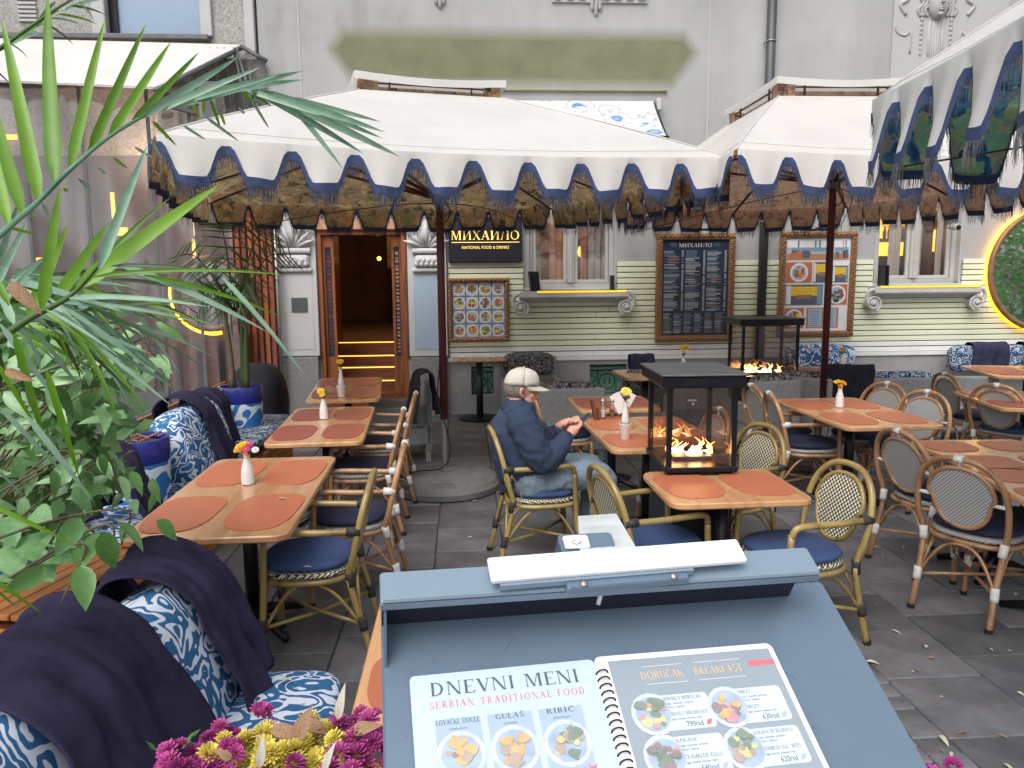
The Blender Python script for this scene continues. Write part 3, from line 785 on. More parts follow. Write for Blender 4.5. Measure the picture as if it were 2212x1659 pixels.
for sxx in (-1, 1):
    mb = MB()
    for i in range(11):
        z = -.02-i*.06; mb.ball((sxx*.20, -.035, z), (.026-.0012*i, .025, .034), 8, 5)
    mb.build('husk_chain', 'relief', mk, smooth=True)
    mb = MB()
    mb.tube(catmull([(sxx*.33, -.03, .25), (sxx*.46, -.035, .18), (sxx*.40, -.035, .06), (sxx*.50, -.03, -.02), (sxx*.42, -.03, -.14)], 5), .026, 7)
    mb.tube(catmull([(sxx*.56, -.03, -.28), (sxx*.52, -.03, -.36), (sxx*.42, -.03, -.40), (sxx*.34, -.03, -.36), (sxx*.34, -.03, -.62)], 5), .016, 7)
    mb.build('scroll_drape', 'relief', mk, smooth=True)

# drainpipe (a thing that is fixed to the wall) ----------------------------------------------
pa, pb_ = ony(1671, -20, Y-.1), ony(1642, 700, Y-.1)
dp = thing('drainpipe', 'tall dark grey rainwater downpipe running down the plaster wall between the two big frames', 'drainpipe', (pb_.x, Y-.1, 0))
mb = MB(); xm = (pa.x+pb_.x)/2-pb_.x
mb.tube([(xm, 0, .05), (xm, 0, 7.4)], .06, 14); mb.build('pipe', 'pipe_grey', dp, smooth=True)
for v in (94, 480, 688):
    z = ony(1650, v).z; mb = MB(); mb.tube([(xm+.066*math.cos(t), .066*math.sin(t), z) for t in [i*math.pi/8 for i in range(16)]], .009, 6, closed=True); mb.tube([(xm-.06, .02, z), (xm-.06, .1, z)], .008, 6)
    mb.build('pipe_clamp', 'steel', dp, smooth=True)
# cctv camera
c = ony(2066, 487, Y-.15); cc = thing('security_camera', 'small grey security camera on the wall right of the right window', 'security camera', (c.x, Y, c.z))
mb = MB(); mb.box((0, -.04, .06), (.09, .08, .09), ch=.01); mb.build('mount', 'steel', cc)
mb = MB(); mb.tube([(0, -.02, -.0), (0, -.20, -.03)], .045, 14); mb.build('housing', 'window_paint', cc, smooth=True, auto=40)
mb = MB(); mb.tube([(0, -.195, -.029), (0, -.205, -.031)], .034, 14); mb.build('lens', 'rubber', cc)

# windows -------------------------------------------------------------------------------------
def window(hx, panes, label_):
    x0, x1, z0, z1 = hx
    w = bpy.data.objects.new('window', None); link(w, bld); w.location = ((x0+x1)/2, 0, z0); X = (x0+x1)/2
    fw = .07; hw = (x1-x0)/2; hh = z1-z0
    mb = MB()
    for a, b, c, d in ((-hw, -hw+fw, 0, hh), (hw-fw, hw, 0, hh), (-hw+fw, hw-fw, 0, .06), (-hw+fw, hw-fw, hh-.06, hh)): mb.b2(a, b, .10, .17, c, d)
    mb.build('frame', 'window_paint', w)
    mb = MB(); mb.box((.0, .115, hh/2), (.10, .07, hh-.13), ch=.012); mb.box((0, .07, hh/2), (.035, .03, hh-.13), ch=.01); mb.build('mullion', 'window_paint', w)
    for s in (-1, 1):
        a, b = (.052, hw-fw-.004) if s > 0 else (-hw+fw+.004, -.052)
        mb = MB()
        for p, q, r_, t in ((a, a+.045, .062, hh-.062), (b-.045, b, .062, hh-.062), (a+.046, b-.046, .062, .11), (a+.046, b-.046, hh-.11, hh-.062)): mb.b2(p, q, .12, .16, r_, t, ch=.006)
        mb.build('sash', 'window_paint', w)
        mb = MB(); mb.b2(a+.045, b-.045, .139, .143, .11, hh-.11); mb.build('glass', 'pane', w)
    mb = MB(); mb.b2(-hw-.01, -hw+.012, .0, .1, .01, hh); mb.b2(hw-.012, hw+.01, .0, .1, .01, hh); mb.b2(-hw-.05, hw+.05, -.03, .1, -.03, .0, ch=.008)
    mb.build('reveal', 'window_paint', w)
    # the room behind: dark box, hanging curtains
    mb = MB(); mb.b2(-hw-.3, hw+.3, 1.9, 1.95, -.5, hh+.4); mb.b2(-hw-.32, -hw-.3, .36, 1.9, -.5, hh+.4); mb.b2(hw+.3, hw+.32, .36, 1.9, -.5, hh+.4); mb.b2(-hw-.3, hw+.3, .36, 1.9, hh+.4, hh+.45); mb.b2(-hw-.3, hw+.3, .36, 1.9, -.55, -.5)
    mb.build('room', 'dark_room', w)
    rl_ = bpy.data.lights.new('room', 'POINT'); rl_.energy = 42; rl_.color = (1, .72, .42); rl_.shadow_soft_size = .15
    ro_ = bpy.data.objects.new('room_lamp', rl_); link(ro_, w); ro_.location = (0, .75, hh+.1); ro_['kind'] = 'helper'
    return w, hw, hh
wn1, hw, hh = window(w1, 2, '')
def curtain(w, x0, x1, hh, m='curtain', y=.32):
    mb = MB(); mb.grid(lambda a, b: V((x0+(x1-x0)*a, y+.025*math.sin(a*(x1-x0)*70)+.01*math.sin(b*5), hh*b)), 40, 6); mb.build('curtain', m, w, smooth=True)
curtain(wn1, -hw+.05, -hw+.2, hh, 'curtain_grey'); curtain(wn1, -.27, -.06, hh); curtain(wn1, .16, .26, hh, 'curtain'); curtain(wn1, .27, hw-.05, hh, 'curtain_grey')
for dx_, z in ((.085, .50), (.20, .50)):
    mb = MB(); mb.ball((dx_, .6, z), (.03, .03, .07), 8, 6); mb.build('lamp_glow', 'lamp_warm', wn1, smooth=True)
mb = MB(); mb.box((.13, .7, .52), (.2, .12, .1)); mb.box((.13, .75, .2), (.3, .2, .3)); mb.build('shelf_things', 'step_wood', wn1)
wn2, hw, hh = window(w2, 2, '')
curtain(wn2, -hw+.36, -.07, hh, 'curtain_grey'); curtain(wn2, .06, .24, hh, 'curtain'); curtain(wn2, hw-.16, hw-.05, hh, 'curtain_grey')
mb = MB()
for z in (.63, .97): mb.box((.12, .93, z), (.42, .1, .03))
mb.box((.40, .9, .6), (.03, .2, 1.2)); mb.box((.68, .9, .6), (.03, .2, 1.2)); mb.box((.78, .9, .8), (.2, .2, .03)); mb.build('bar_shelves', 'step_wood', wn2)
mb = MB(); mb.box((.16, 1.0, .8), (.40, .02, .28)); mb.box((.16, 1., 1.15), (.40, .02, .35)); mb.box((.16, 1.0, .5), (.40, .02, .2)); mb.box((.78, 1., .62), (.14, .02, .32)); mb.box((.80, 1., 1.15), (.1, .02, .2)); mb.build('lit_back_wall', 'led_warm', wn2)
mb = MB()
for i in range(5): mb.lathe([(.025, 0), (.03, .1), (.012, .15), (.012, .19)], 8, (-.02+i*.07, .85, .645))
for i in range(4): mb.lathe([(.02, 0), (.04, .03), (.03, .12), (.012, .17)], 8, (.0+i*.08, .7, .15))
mb.build('bottles', 'pole_wood', wn2, smooth=True)
# sills with scrolled brackets: part sill > bracket
def sill(s, rv, strip):
    x0, x1, z0, z1 = s; cx = (x0+x1)/2; w = x1-x0
    mb = MB()
    def prof(): return [(0, z0-.02), (-.10, z0-.01), (-.14, z0+.03), (-.2, z0+.035), (-.22, z0+.06), (-.22, z1), (0, z1)]
    pr = prof(); n = len(pr); vs = [V((xx, y, z-0)) for xx in (x0+.05, x1-.05) for y, z in pr]
    mb.add([V((v.x-cx, v.y, v.z-z0)) for v in vs], [(i, (i+1) % n, (i+1) % n+n, i+n) for i in range(n)]+[tuple(range(n)), tuple(reversed(range(n, 2*n)))])
    o = mb.build('sill', 'sill_stone', bld); o.location = (cx, 0, z0)
    for sx in (-1, 1):
        bx = sx*(w/2-.065); b = MB()
        pts = []
        for i in range(40):                 # volute
            t = i/39; a = -1.2+t*4*math.pi; rr = .085*(1-t)+.02
            pts.append((bx+sx*math.cos(a)*rr*-1, -.17, -.085+math.sin(a)*rr))
        b.tube(pts, .017, 7)
        b.ball((bx, -.175, -.085), (.035, .03, .035), 10, 7)
        b.tube([(bx, -.005, -.085), (bx, -.16, -.085)], .085, 16)
        b.tube(catmull([(bx+sx*.075, -.17, -.09), (bx+sx*.105, -.17, .0), (bx+sx*.085, -.18, .07), (bx+sx*.03, -.19, .10), (bx-sx*.03, -.19, .085)], 5), .024, 8, flat=1.2)
        b.build('scroll_bracket', 'sill_stone', o, smooth=True, auto=50)
    b = MB(); b.b2(-w/2+.30*strip, w/2-.08, -.228, -.222, (z1-z0)-.02, (z1-z0)+.005); b.build('light_strip', 'strip_yellow', o)
    return o
sill(sill1, rev1, .92); sill(sill2, rev2, .4)
# books / menus on the sills: things
def menus_on_sill(u, v, n, lab, dark='sign_dark', h=.26, step=.035, lean=.12):
    p = ony(u, v, Y-.12)
    t = thing('menu_folders', lab, 'menus', (p.x, Y-.12, sill1[3]+.001 if u < 1500 else sill2[3]+.001))
    for i in range(n):
        mb = MB(); T = Matrix.Translation(V((i*step, 0, 0))) @ Matrix.Rotation(-lean, 4, 'Y')
        mb.box((0, 0, h/2), (.022, .17, h), T=T, ch=.003); mb.build('menu_folder', dark, t)
menus_on_sill(1148, 620, 4, 'dark menu folders leaning together at the left end of the left window sill')
menus_on_sill(1904, 610, 2, 'two dark menu folders standing on the left end of the right window sill', h=.28, step=.05, lean=.02)
mb = MB(); p = ony(1322, 622, Y-.1); mb.box((0, 0, .1), (.05, .1, .2), ch=.004); o = mb.build('small_box', 'sign_dark'); o.location = (p.x, Y-.1, sill1[3]+.001)
tag(o, 'small black box standing at the right end of the left window sill', 'box')

# pilasters of the doorway -----------------------------------------------------------------------
def pilaster(u0, u1, shaft, blue):
    x0, x1, _, _ = FR(u0, 470, u1, 860); cx = (x0+x1)/2; w = x1-x0
    zc0 = ony(u0, 588, Y-.1).z; zsh = ony(u0, 762, Y-.1).z
    t = bpy.data.objects.new('pilaster', None); link(t, bld); t.location = (cx, 0, 0)
    mb = MB(); mb.b2(-w/2, w/2, -.10, -.001, zsh-.05, 3.2, ch=.006); mb.build('shaft', 'pilaster_white', t)
    mb = MB(); mb.b2(-w/2+.02, w/2-.02, -.125, -.052, -.01, zsh-.06, ch=.006); mb.build('base_block', 'granite', t)
    mb = MB(); mb.b2(-w/2-.01, w/2+.01, -.12, -.05, zsh-.058, zsh-.052); mb.build('dark_joint', 'dark_gap', t)  # thin dark strip between the base block and the shaft
    mb = MB(); mb.b2(-w/2+.07, w/2-.06, -.106, -.101, zsh+.04, zc0-.03); mb.build('shaft_panel', shaft, t)
    mb = MB(); mb.b2(-w/2+.06, w/2-.05, -.15, -.101, zc0, zc0+.05, ch=.01)
    mb.b2(-w/2+.09, w/2-.08, -.17, -.101, zc0+.06, zc0+.22, ch=.03)
    mb.tube([(-w/2+.07, -.13, zc0+.27), (w/2-.06, -.13, zc0+.27)], .04, 10)
    c = mb.build('capital', 'pilaster_white', t, smooth=True, auto=40)
    mb = MB()
    for i in range(-3, 4):
        a = i*.42; l = .34-.03*abs(i)
        bx = (i*.02); mb.tube([(bx, -.12, zc0+.33), (bx+math.sin(a)*l*.55, -.16, zc0+.33+math.cos(a)*l*.6), (bx+math.sin(a)*l, -.13, zc0+.33+math.cos(a)*l)], [.035, .045, .008], 8, flat=.6)
    for i in range(9): mb.ball((-w/2+.12+i*(w-.24)/8, -.172, zc0+.1+.05*(i % 2)), (.025, .015, .03), 7, 5)
    mb.build('acanthus_leaves', 'pilaster_white', c, smooth=True)
    return t
pl1 = pilaster(597, 690, 'pilaster_white', 0); pilaster(884, 966, 'pilaster_blue', 1)
mb = MB(); q = FR(630, 643, 664, 674, Y-.11); mb.b2(q[0], q[1], -.122, -.1065, q[2], q[3], ch=.003)
mb.v = [(p[0]-pl1.location.x, p[1], p[2]) for p in mb.v]; mb.build('metal_plate', 'metal_grey', pl1)
# the doorway -------------------------------------------------------------------------------------
do = bpy.data.objects.new('doorway', None); link(do, bld); do.location = ((dx0+dx1)/2, 0, 0)
hw = (dx1-dx0)/2
mb = MB(); jw = .05
mb.b2(-hw, -hw+jw, -.06, .34, 0, dz1); mb.b2(hw-jw, hw, -.06, .34, 0, dz1); mb.b2(-hw+jw, hw-jw, -.06, .34, dz1-.06, dz1)
mb.build('door_frame', 'door_wood', do)
mb = MB(); mb.b2(-hw-.02, hw+.02, -.12, -.061, dz1, dz1+.13, ch=.01); mb.build('lintel_board', 'curtain', do)
for s in (-1, 1):                              # leaves folded back into the opening
    a = s*(hw-jw-.002); b = s*(hw-jw-.15 if s < 0 else hw-jw-.14)
    mb = MB(); T = Matrix.Identity(4)
    z0 = .30; zt_ = dz1-.07
    x0, x1 = min(a, b), max(a, b)
    mb.b2(x0, x0+.035, .0, .04, z0, zt_); mb.b2(x1-.035, x1, .0, .04, z0, zt_); mb.b2(x0+.035, x1-.035, 0, .04, z0, z0+.5); mb.b2(x0+.035, x1-.035, 0, .04, zt_-.15, zt_)
    lf = mb.build('door_leaf', 'door_wood', do)
    mb = MB(); mb.b2(x0+.035, x1-.035, .018, .022, z0+.5, zt_-.15); mb.build('leaf_glass', 'print_navy', lf)
    mb = MB()
    for i in range(26):
        z = z0+.55+i*(zt_-z0-.75)/26
        mb.b2(x0+.05, x1-.05, .014, .0175, z, z+random.uniform(.012, .04))
    o = mb.build('leaf_lettering', 'print_brown' if s > 0 else 'step_wood', lf); o['kind'] = 'stuff'
# steps
zs = [.50, .64, .78, .92]
zs = [ony(800, v, Y+.2+.28*i).z for i, v in enumerate((821, 792, 767, 738))]
for i, z in enumerate(zs):
    y0 = .2+.28*i
    mb = MB(); mb.b2(-hw+.051, hw-.051, y0, y0+.35, -.01 if i == 0 else zs[i-1], z, ch=.004); st = mb.build('step', 'step_wood', do)
    mb = MB(); mb.b2(-hw+.055, hw-.055, y0-.012, y0-.001, z-.016, z-.002); mb.build('nosing_strip', 'nosing_light', st)
mb = MB(); mb.b2(-hw+.051, hw-.051, -.05, .198, -.01, .30); mb.build('threshold', 'step_wood', do)
zf = zs[-1]
mb = MB(); mb.b2(-1.6, 1.8, 1.05+.351, 6.5, zf-.06, zf); mb.b2(-1.6, 1.8, 6.5, 6.6, zf, 4); mb.b2(-1.62, -1.6, .36, 6.5, 0, 4); mb.b2(1.8, 1.82, .36, 6.5, 0, 4); mb.b2(-1.6, 1.8, .36, 6.5, 3.6, 3.65)
mb.build('hall', 'dark_room', do)
rl_ = bpy.data.lights.new('hall', 'POINT'); rl_.energy = 34; rl_.color = (1, .5, .2); rl_.shadow_soft_size = .1
ro_ = bpy.data.objects.new('hall_light', rl_); link(ro_, do); ro_.location = (.1, 2.4, 2.9); ro_['kind'] = 'helper'
mb = MB(); mb.b2(-hw+.04, -hw+.05, .36, 1.4, 0, 3); mb.b2(hw-.05, hw-.04, .36, 1.4, 0, 3); mb.build('stair_cheek', 'step_wood', do)
mb = MB(); mb.b2(.12, .75, 3.2, 3.8, zf, zf+.85); 
for i in range(5): mb.b2(.115, .12, 3.195, 3.2, 0, 0)
c_ = mb.build('hall_counter', 'step_wood', do)
mb = MB()
for i in range(12): mb.ball((.2+random.random()*.5, 3.3, zf+.95+random.random()*.12), .06, 7, 5)
mb.build('counter_flowers', 'leather_mat_red', c_, smooth=True)
mb = MB(); mb.grid(lambda a, b: V((-.05+a*.75, 3.9+.02*math.sin(a*30), zf+1.1+b*1.0)), 12, 4); mb.build('hall_picture', 'tapestry_brown', do)
for (x, y, z) in ((-.1, 3.0, zf+1.25), (.35, 4.2, zf+2.0), (.5, 2.6, zf+1.9)):
    mb = MB(); mb.ball((x, y, z), .035, 8, 6); mb.build('hall_lamp', 'lamp_warm', do, smooth=True)
mb = MB(); mb.add([(hw-.17, .16, 1.25), (hw-.13, .16, 1.2), (hw-.13, .16, .82), (hw-.16, .16, .84)], [(0, 1, 2, 3)]); 
mb = MB(); mb.b2(hw-.20, hw-.16, .30, .33, .95, 1.45); mb.build('warm_light_panel', 'led_yellow', do)
# number plate and sign
q = FR(1010, 512, 1030, 560); 
mb = MB(); q = FR(990, 462, 1030, 478, Y-.03); mb.b2(-.16, .12, -.012, 0, -.02, .24, ch=.004); hp = mb.build('house_number_plate', S and 'pot_blue_glaze'); hp.location = ((q[0]+q[1])/2, Y-.002, q[2]+.03)
tag(hp, 'small blue enamel house number plate on the wall above the dark restaurant sign', 'number plate')
mb = MB(); put_text(mb, '5', -.05, .02, .12, 0, Matrix.Translation(V((0, -.014, 0))) @ Matrix.Rotation(R(90), 4, 'X')); mb.build('numeral', 'print_white', hp)
q = FR(969, 478, 1128, 567, Y-.1)
sg_ = thing('restaurant_sign', 'dark box sign with golden lettering over a thin golden line, beside the doorway', 'sign', ((q[0]+q[1])/2, Y, q[2]))
w = q[1]-q[0]; h = q[3]-q[2]+.06
mb = MB(); mb.b2(-w/2, w/2, -.10, -.02, 0, h, ch=.006); mb.build('sign_box', 'sign_dark', sg_)
RX = Matrix.Rotation(R(90), 4, 'X')
mb = MB(); T = Matrix.Translation(V((0, -.1035, 0))) @ RX
put_serif(mb, 'МИХАИЛО', 0, h*.50, h*.19, T=T, align='C', width=w*.93, sp=.05); mb.build('name_lettering', 'sign_light', sg_)
mb = MB(); mb.b2(-w*.46, w*.46, -.104, -.101, h*.435, h*.45); mb.build('golden_line', 'sign_light', sg_)
mb = MB(); put_text(mb, 'NATIONAL FOOD & DRINKS', 0, h*.30, h*.065, T=T, align='C', width=w*.64); mb.build('small_lettering', 'sign_light', sg_)
# framed boards ------------------------------------------------------------------------------------
def frame_board(q, name, lab, cat, fw=.07, dep=.06, inner='print_navy'):
    x0, x1, z0, z1 = q; cx = (x0+x1)/2; w = x1-x0; h = z1-z0
    t = thing(name, lab, cat, (cx, Y-.035, z0))
    for k, (a, b, c, d) in enumerate(((-w/2, w/2, 0, fw), (-w/2, w/2, h-fw, h), (-w/2, -w/2+fw, fw, h-fw), (w/2-fw, w/2, fw, h-fw))):
        mb = MB(); mb.b2(a, b, -dep, 0, c, d, ch=.01); o = mb.build('frame_rail', 'gold_smooth', t)
        mb = MB(); L = max(b-a, d-c); n = int(L/.032); horiz = (b-a) > (d-c)
        for i in range(n):
            s_ = (i+.5)/n*L
            if horiz: mb.ball((a+s_, -dep-.004, (c+d)/2+(.006 if i % 2 else -.006)), (.017, .014, .02), 6, 4)
            else: mb.ball(((a+b)/2+(.006 if i % 2 else -.006), -dep-.004, c+s_), (.02, .014, .017), 6, 4)
        mb.build('carving', 'gold_carved', o, smooth=True)
    mb = MB(); mb.b2(-w/2+fw, w/2-fw, -.02, 0, fw, h-fw); mb.build('panel', inner, t)
    return t, w-2*fw, h-2*fw, fw
FOODC = ['leather_mat', 'petal_orange', 'dry_leaf', 'petal_yellow', 'leather_mat_red', 'ficus_dark', 'dry_leaf_pale', 'step_wood', 'petal_lemon', 'jacket_navy_dark']
def plate(mb_list, cx, cz, r, T, seed, z=.0):
    rnd = random.Random(seed)
    mb = mb_list[0]
    mb.add([V((cx+r*math.cos(a*.3927), cz+r*math.sin(a*.3927), z)) for a in range(16)], [tuple(range(16))], 0, T)
    mb.add([V((cx+r*.8*math.cos(a*.3927), cz+r*.8*math.sin(a*.3927), z+.0006)) for a in range(16)], [tuple(range(16))], 7, T)
    base_ = rnd.randrange(6)
    for i in range(16):
        a = rnd.random()*6.28; d = rnd.random()**.6*r*.62; s = r*rnd.uniform(.14, .36); k = rnd.randrange(8)
        pts = [V((cx+d*math.cos(a)+s*rnd.uniform(.6, 1.1)*math.cos(q*.785+a), cz+d*math.sin(a)+s*rnd.uniform(.5, 1.)*math.sin(q*.785+a), z+.0009+i*.0001)) for q in range(8)]
        mb.add(pts, [tuple(range(8))], 1+(base_+k//3) % 6, T)
PLW = ['wash_white', 'wash_tan', 'wash_orange', 'wash_brown', 'wash_pink', 'wash_green', 'wash_yellow', 'wash_blue']
PLM = ['print_white', 'leather_mat', 'petal_orange', 'dry_leaf', 'leather_mat_red', 'ficus_dark', 'petal_yellow', 'card_grey']
# 1 food pictures
fb, w, h, fw = frame_board(FR(968, 600, 1100, 738, Y-.04), 'food_photo_board', 'square carved golden frame holding sixteen small pictures of dishes', 'picture board', .06, inner='print_ink')
T0 = Matrix.Translation(V((-w/2, -.022, fw))) @ RX
for r_ in range(4):
    for c in range(4):
        mb = MB(); x = w*(c+.5)/4; z = h*(r_+.5)/4; a = w/8-.006; b = h/8-.006
        mb.add([V((x-a, z-b, .001)), V((x+a, z-b, .001)), V((x+a, z+b, .001)), V((x-a, z+b, .001))], [(0, 1, 2, 3)], 7, T0)
        plate([mb], x, z, min(a, b)*1.02, T0, r_*4+c+3, .002); mb.build('dish_picture', PLM, fb)
# 2 menu board
nb, w, h, fw = frame_board(FR(1416, 504, 1585, 738, Y-.06), 'menu_board', 'tall carved golden frame with a navy menu of three text columns', 'menu board', .085)
T0 = Matrix.Translation(V((-w/2, -.022, fw))) @ RX
mb = MB(); put_serif(mb, 'МИХАИЛО', w/2, h*.925, h*.04, T=T0, align='C', width=w*.5, z=.001); mb.build('heading', 'print_white', nb)
mb = MB(); rnd = random.Random(4)
def txtrow(x0, x1, z, hh_, mi):
    x = x0
    while x < x1-.004:
        l = min(rnd.uniform(.006, .022), x1-x); mb.add([V((x, z, .001)), V((x+l, z, .001)), V((x+l, z+hh_, .001)), V((x, z+hh_, .001))], [(0, 1, 2, 3)], mi, T0); x += l+.004
for c in range(3):
    x0 = w*(.03+c*.325); z = h*.885
    while z > h*.26:
        if rnd.random() < .07: txtrow(x0+w*.06, x0+w*.22, z, .012, rnd.choice((2, 2, 3))); z -= .022
        txtrow(x0, x0+w*rnd.uniform(.12, .24), z, .0065, rnd.choice((0, 1))); txtrow(x0+w*.265, x0+w*.295, z, .0065, 0); z -= .0145
for c in range(6):
    x0 = w*(.03+c*.158); z = h*.235
    while z > h*.03: txtrow(x0, x0+w*rnd.uniform(.08, .14), z, .0055, rnd.choice((0, 1, 1, 2))); z -= .0125
for x in (w*.12, w*.78):
    for k_ in range(3): txtrow(x, x+w*.09, h*(.935+.014*k_), .005, 1)
mb.build('menu_text', ['print_white', 'print_blue', 'print_brown', 'stem_green'], nb)
# 3 photo board
qb, w, h, fw = frame_board(FR(1682, 500, 1846, 727, Y-.06), 'photo_collage_board', 'tall carved golden frame with a collage of dining room and food pictures', 'picture board', .08, inner='print_white')
T0 = Matrix.Translation(V((-w/2, -.022, fw))) @ RX
PH = ['print_white', 'print_blue', 'print_brown', 'print_ink', 'card_grey', 'petal_yellow', 'leather_mat', 'ficus_dark', 'dry_leaf', 'print_navy']
def photo(x0, x1, z0, z1, kind, seed):
    rn = random.Random(seed); mb = MB()
    def rc(a, b, c, d, mi, l): mb.add([V((x0+(x1-x0)*a, z0+(z1-z0)*c, .001+l*.0004)), V((x0+(x1-x0)*b, z0+(z1-z0)*c, .001+l*.0004)), V((x0+(x1-x0)*b, z0+(z1-z0)*d, .001+l*.0004)), V((x0+(x1-x0)*a, z0+(z1-z0)*d, .001+l*.0004))], [(0, 1, 2, 3)], mi, T0)
    if kind == 'room':
        rc(0, 1, 0, 1, 4, 0); rc(0, 1, 0, .3, 2, 1); rc(0, 1, .62, 1, 0, 1); rc(.1, .9, .42, .6, 1, 2)
        for i in range(5): a = rn.uniform(0, .8); rc(a, a+.16, .1, rn.uniform(.35, .5), rn.choice((3, 8, 9, 6)), 3+i)
        for i in range(3): a = rn.uniform(0, .9); rc(a, a+.03, .62, .95, 3, 9+i)
    elif kind == 'food':
        rc(0, 1, 0, 1, 1, 0)
        plate([mb], (x0+x1)/2, (z0+z1)/2, min(x1-x0, z1-z0)*.46, T0, seed, .002)
        return mb.build('photo', PLM, qb)
    elif kind == 'menu':
        rc(0, 1, 0, 1, 2, 0); rc(.06, .48, .06, .94, 4, 1); rc(.52, .94, .06, .94, 4, 1)
        for i in range(8): rc(.12, .4, .12+i*.1, .14+i*.1, 3, 2); rc(.58, .86, .12+i*.1, .14+i*.1, 3, 2)
    else:
        rc(0, 1, 0, 1, 3, 0); rc(.1, .9, .45, .9, 5, 1); rc(.3, .7, .3, .5, 8, 2); rc(.02, .15, .05, .95, 0, 2); rc(.85, .98, .05, .95, 1, 2)
        for i in range(4): rc(.12, .88, .5+i*.1, .515+i*.1, 2, 3)
    mb.build('photo', PH, qb)
photo(w*.02, w*.70, h*.76, h*.98, 'room', 1); photo(w*.74, w*.98, h*.76, h*.98, 'room', 2)
photo(w*.02, w*.42, h*.52, h*.74, 'food', 3); photo(w*.44, w*.70, h*.52, h*.74, 'shop', 4); photo(w*.74, w*.98, h*.52, h*.70, 'shop', 5)
photo(w*.02, w*.60, h*.28, h*.50, 'shop', 6); photo(w*.66, w*.98, h*.28, h*.50, 'food', 7)
photo(w*.36, w*.86, h*.03, h*.25, 'menu', 8); photo(w*.02, w*.32, h*.03, h*.25, 'food', 9)
# picture lights over the frames
for u in (1508, 1762):
    p = ony(u, 497, Y-.1); t = thing('picture_light', 'thin dark picture light over the %s carved frame' % ('navy menu' if u < 1600 else 'photo collage'), 'lamp', (p.x, Y, p.z))
    mb = MB(); mb.tube([(-.22, -.2, .0), (.22, -.2, .0)], .016, 8); mb.build('lamp_bar', 'black_iron', t, smooth=True)
    mb = MB(); mb.tube([(0, -.02, -.02), (0, -.12, .03), (0, -.2, .01)], .01, 6); mb.build('arm', 'black_iron', t, smooth=True)
# round mirrors with a lit halo --------------------------------------------------------------------
def round_mirror(c, r, lab, ywall, tilt=0, rk=1.02, arc=None):
    t = thing('round_mirror', lab, 'mirror', c, 0, 'round mirrors with a yellow light behind them')
    rb = RX
    mb = MB(); n = 64
    mb.tube([(r*math.cos(i*2*math.pi/n), -.07, r*math.sin(i*2*math.pi/n)) for i in range(n)], .045, 8, closed=True, flat=.9); mb.build('rim', 'gold_smooth', t, smooth=True)
    mb = MB(); mb.add([V((r*.98*math.cos(i*2*math.pi/n), -.075, r*.98*math.sin(i*2*math.pi/n))) for i in range(n)], [tuple(range(n))]); mb.build('mirror_glass', 'mirror', t)
    ar = [i for i in range(n) if arc is None or arc[0] <= i*360/n <= arc[1]]
    mb = MB(); mb.tube([(r*rk*math.cos(i*2*math.pi/n), -.022, r*rk*math.sin(i*2*math.pi/n)) for i in ar], .014 if arc is None else .022, 6, closed=arc is None); mb.build('light_ring', 'led_yellow', t, smooth=True)
    return t
c = ony(2250, 583, Y); rm = abs(ony(2250, 583, Y-.07).x-ony(2128, 583, Y-.07).x)
round_mirror((c.x, Y-.03, c.z), rm, 'large round mirror with brown rim and yellow glowing halo at the right edge', Y)

# floral awning on the wall behind the first parasol -----------------------------------------------
a0, a1 = ony(1100, 219, Y-.03), ony(1412, 219, Y-.03); b1 = ony(1421, 296, Y-.75)
aw = thing('floral_awning', 'white awning printed with blue flowers, sloping from the wall behind the white parasol', 'awning', (a0.x, Y, a0.z))
mb = MB(); Lx = a1.x-a0.x; drop = a0.z-b1.z
for s_, z_ in ((0, 0), (1, .012)): mb.grid(lambda a, b: V((Lx*a, -.03-.72*b, -drop*b-.03*math.sin(b*3.1)*math.sin(a*8)+z_)), 20, 8)
mb.build('fabric', 'awning_floral', aw, smooth=True)
mb = MB(); mb.tube([(-.02, -.75, -drop), (Lx+.02, -.75, -drop)], .018, 8); mb.tube([(Lx, -.03, 0), (Lx, -.75, -drop)], .012, 6); mb.build('awning_frame', 'black_iron', aw, smooth=True)
mb = MB(); mb.b2(Lx+.02, Lx+.08, -.14, -.02, -.12, .03, ch=.01); mb.build('bracket', 'window_paint', aw)

# ================================================================ neighbouring building and pavilion on the left
nx1 = bx0-.03
nb_ = thing('neighbour_building', 'roughcast grey neighbouring house with a wide pale blue window at the upper left', 'building', (nx1, Y, 0))
wq = FR(222, -160, 428, 78, Y)
mb = MB(); pierced(mb, -14, nx1, 0, 7.5, Y+.02, Y+.4, [wq]); mb.build('wall', 'rough_render', nb_, world=True)
mb = MB()
for a, b in ((wq[0]-.16, wq[0]), (wq[1], wq[1]+.14)): mb.b2(a, b, Y-.03, Y+.018, wq[2], 7.5, ch=.01)
mb.build('window_surround', 'plaster_light', nb_, world=True)
mb = MB(); mb.b2(nx1-.12, nx1, Y-.05, Y+.018, 0, 7.5, ch=.01); mb.build('corner_strip', 'plaster_light', nb_, world=True)
mb = MB(); mb.b2(wq[0], wq[0]+.1, Y+.1, Y+.2, wq[2], 7.4); mb.b2(wq[0]+.1, wq[1], Y+.1, Y+.2, wq[2], wq[2]+.06); mb.build('window_frame', 'black_iron', nb_, world=True)
mat('blue_blind', S(140, 160, 182), .3, var=.05, scale=1.2)
mb = MB(); mb.b2(wq[0]+.1, wq[1], Y+.14, Y+.16, wq[2]+.06, 7.4); mb.build('window_glass', 'blue_blind', nb_, world=True)
mb = MB()
for i in range(9): mb.b2(ony(38, 20).x, ony(78, 20).x, Y-.01, Y+.018, ony(50, 46).z+i*.05, ony(50, 46).z+i*.05+.028)
mb.build('louvre', 'plaster_light', nb_, world=True)
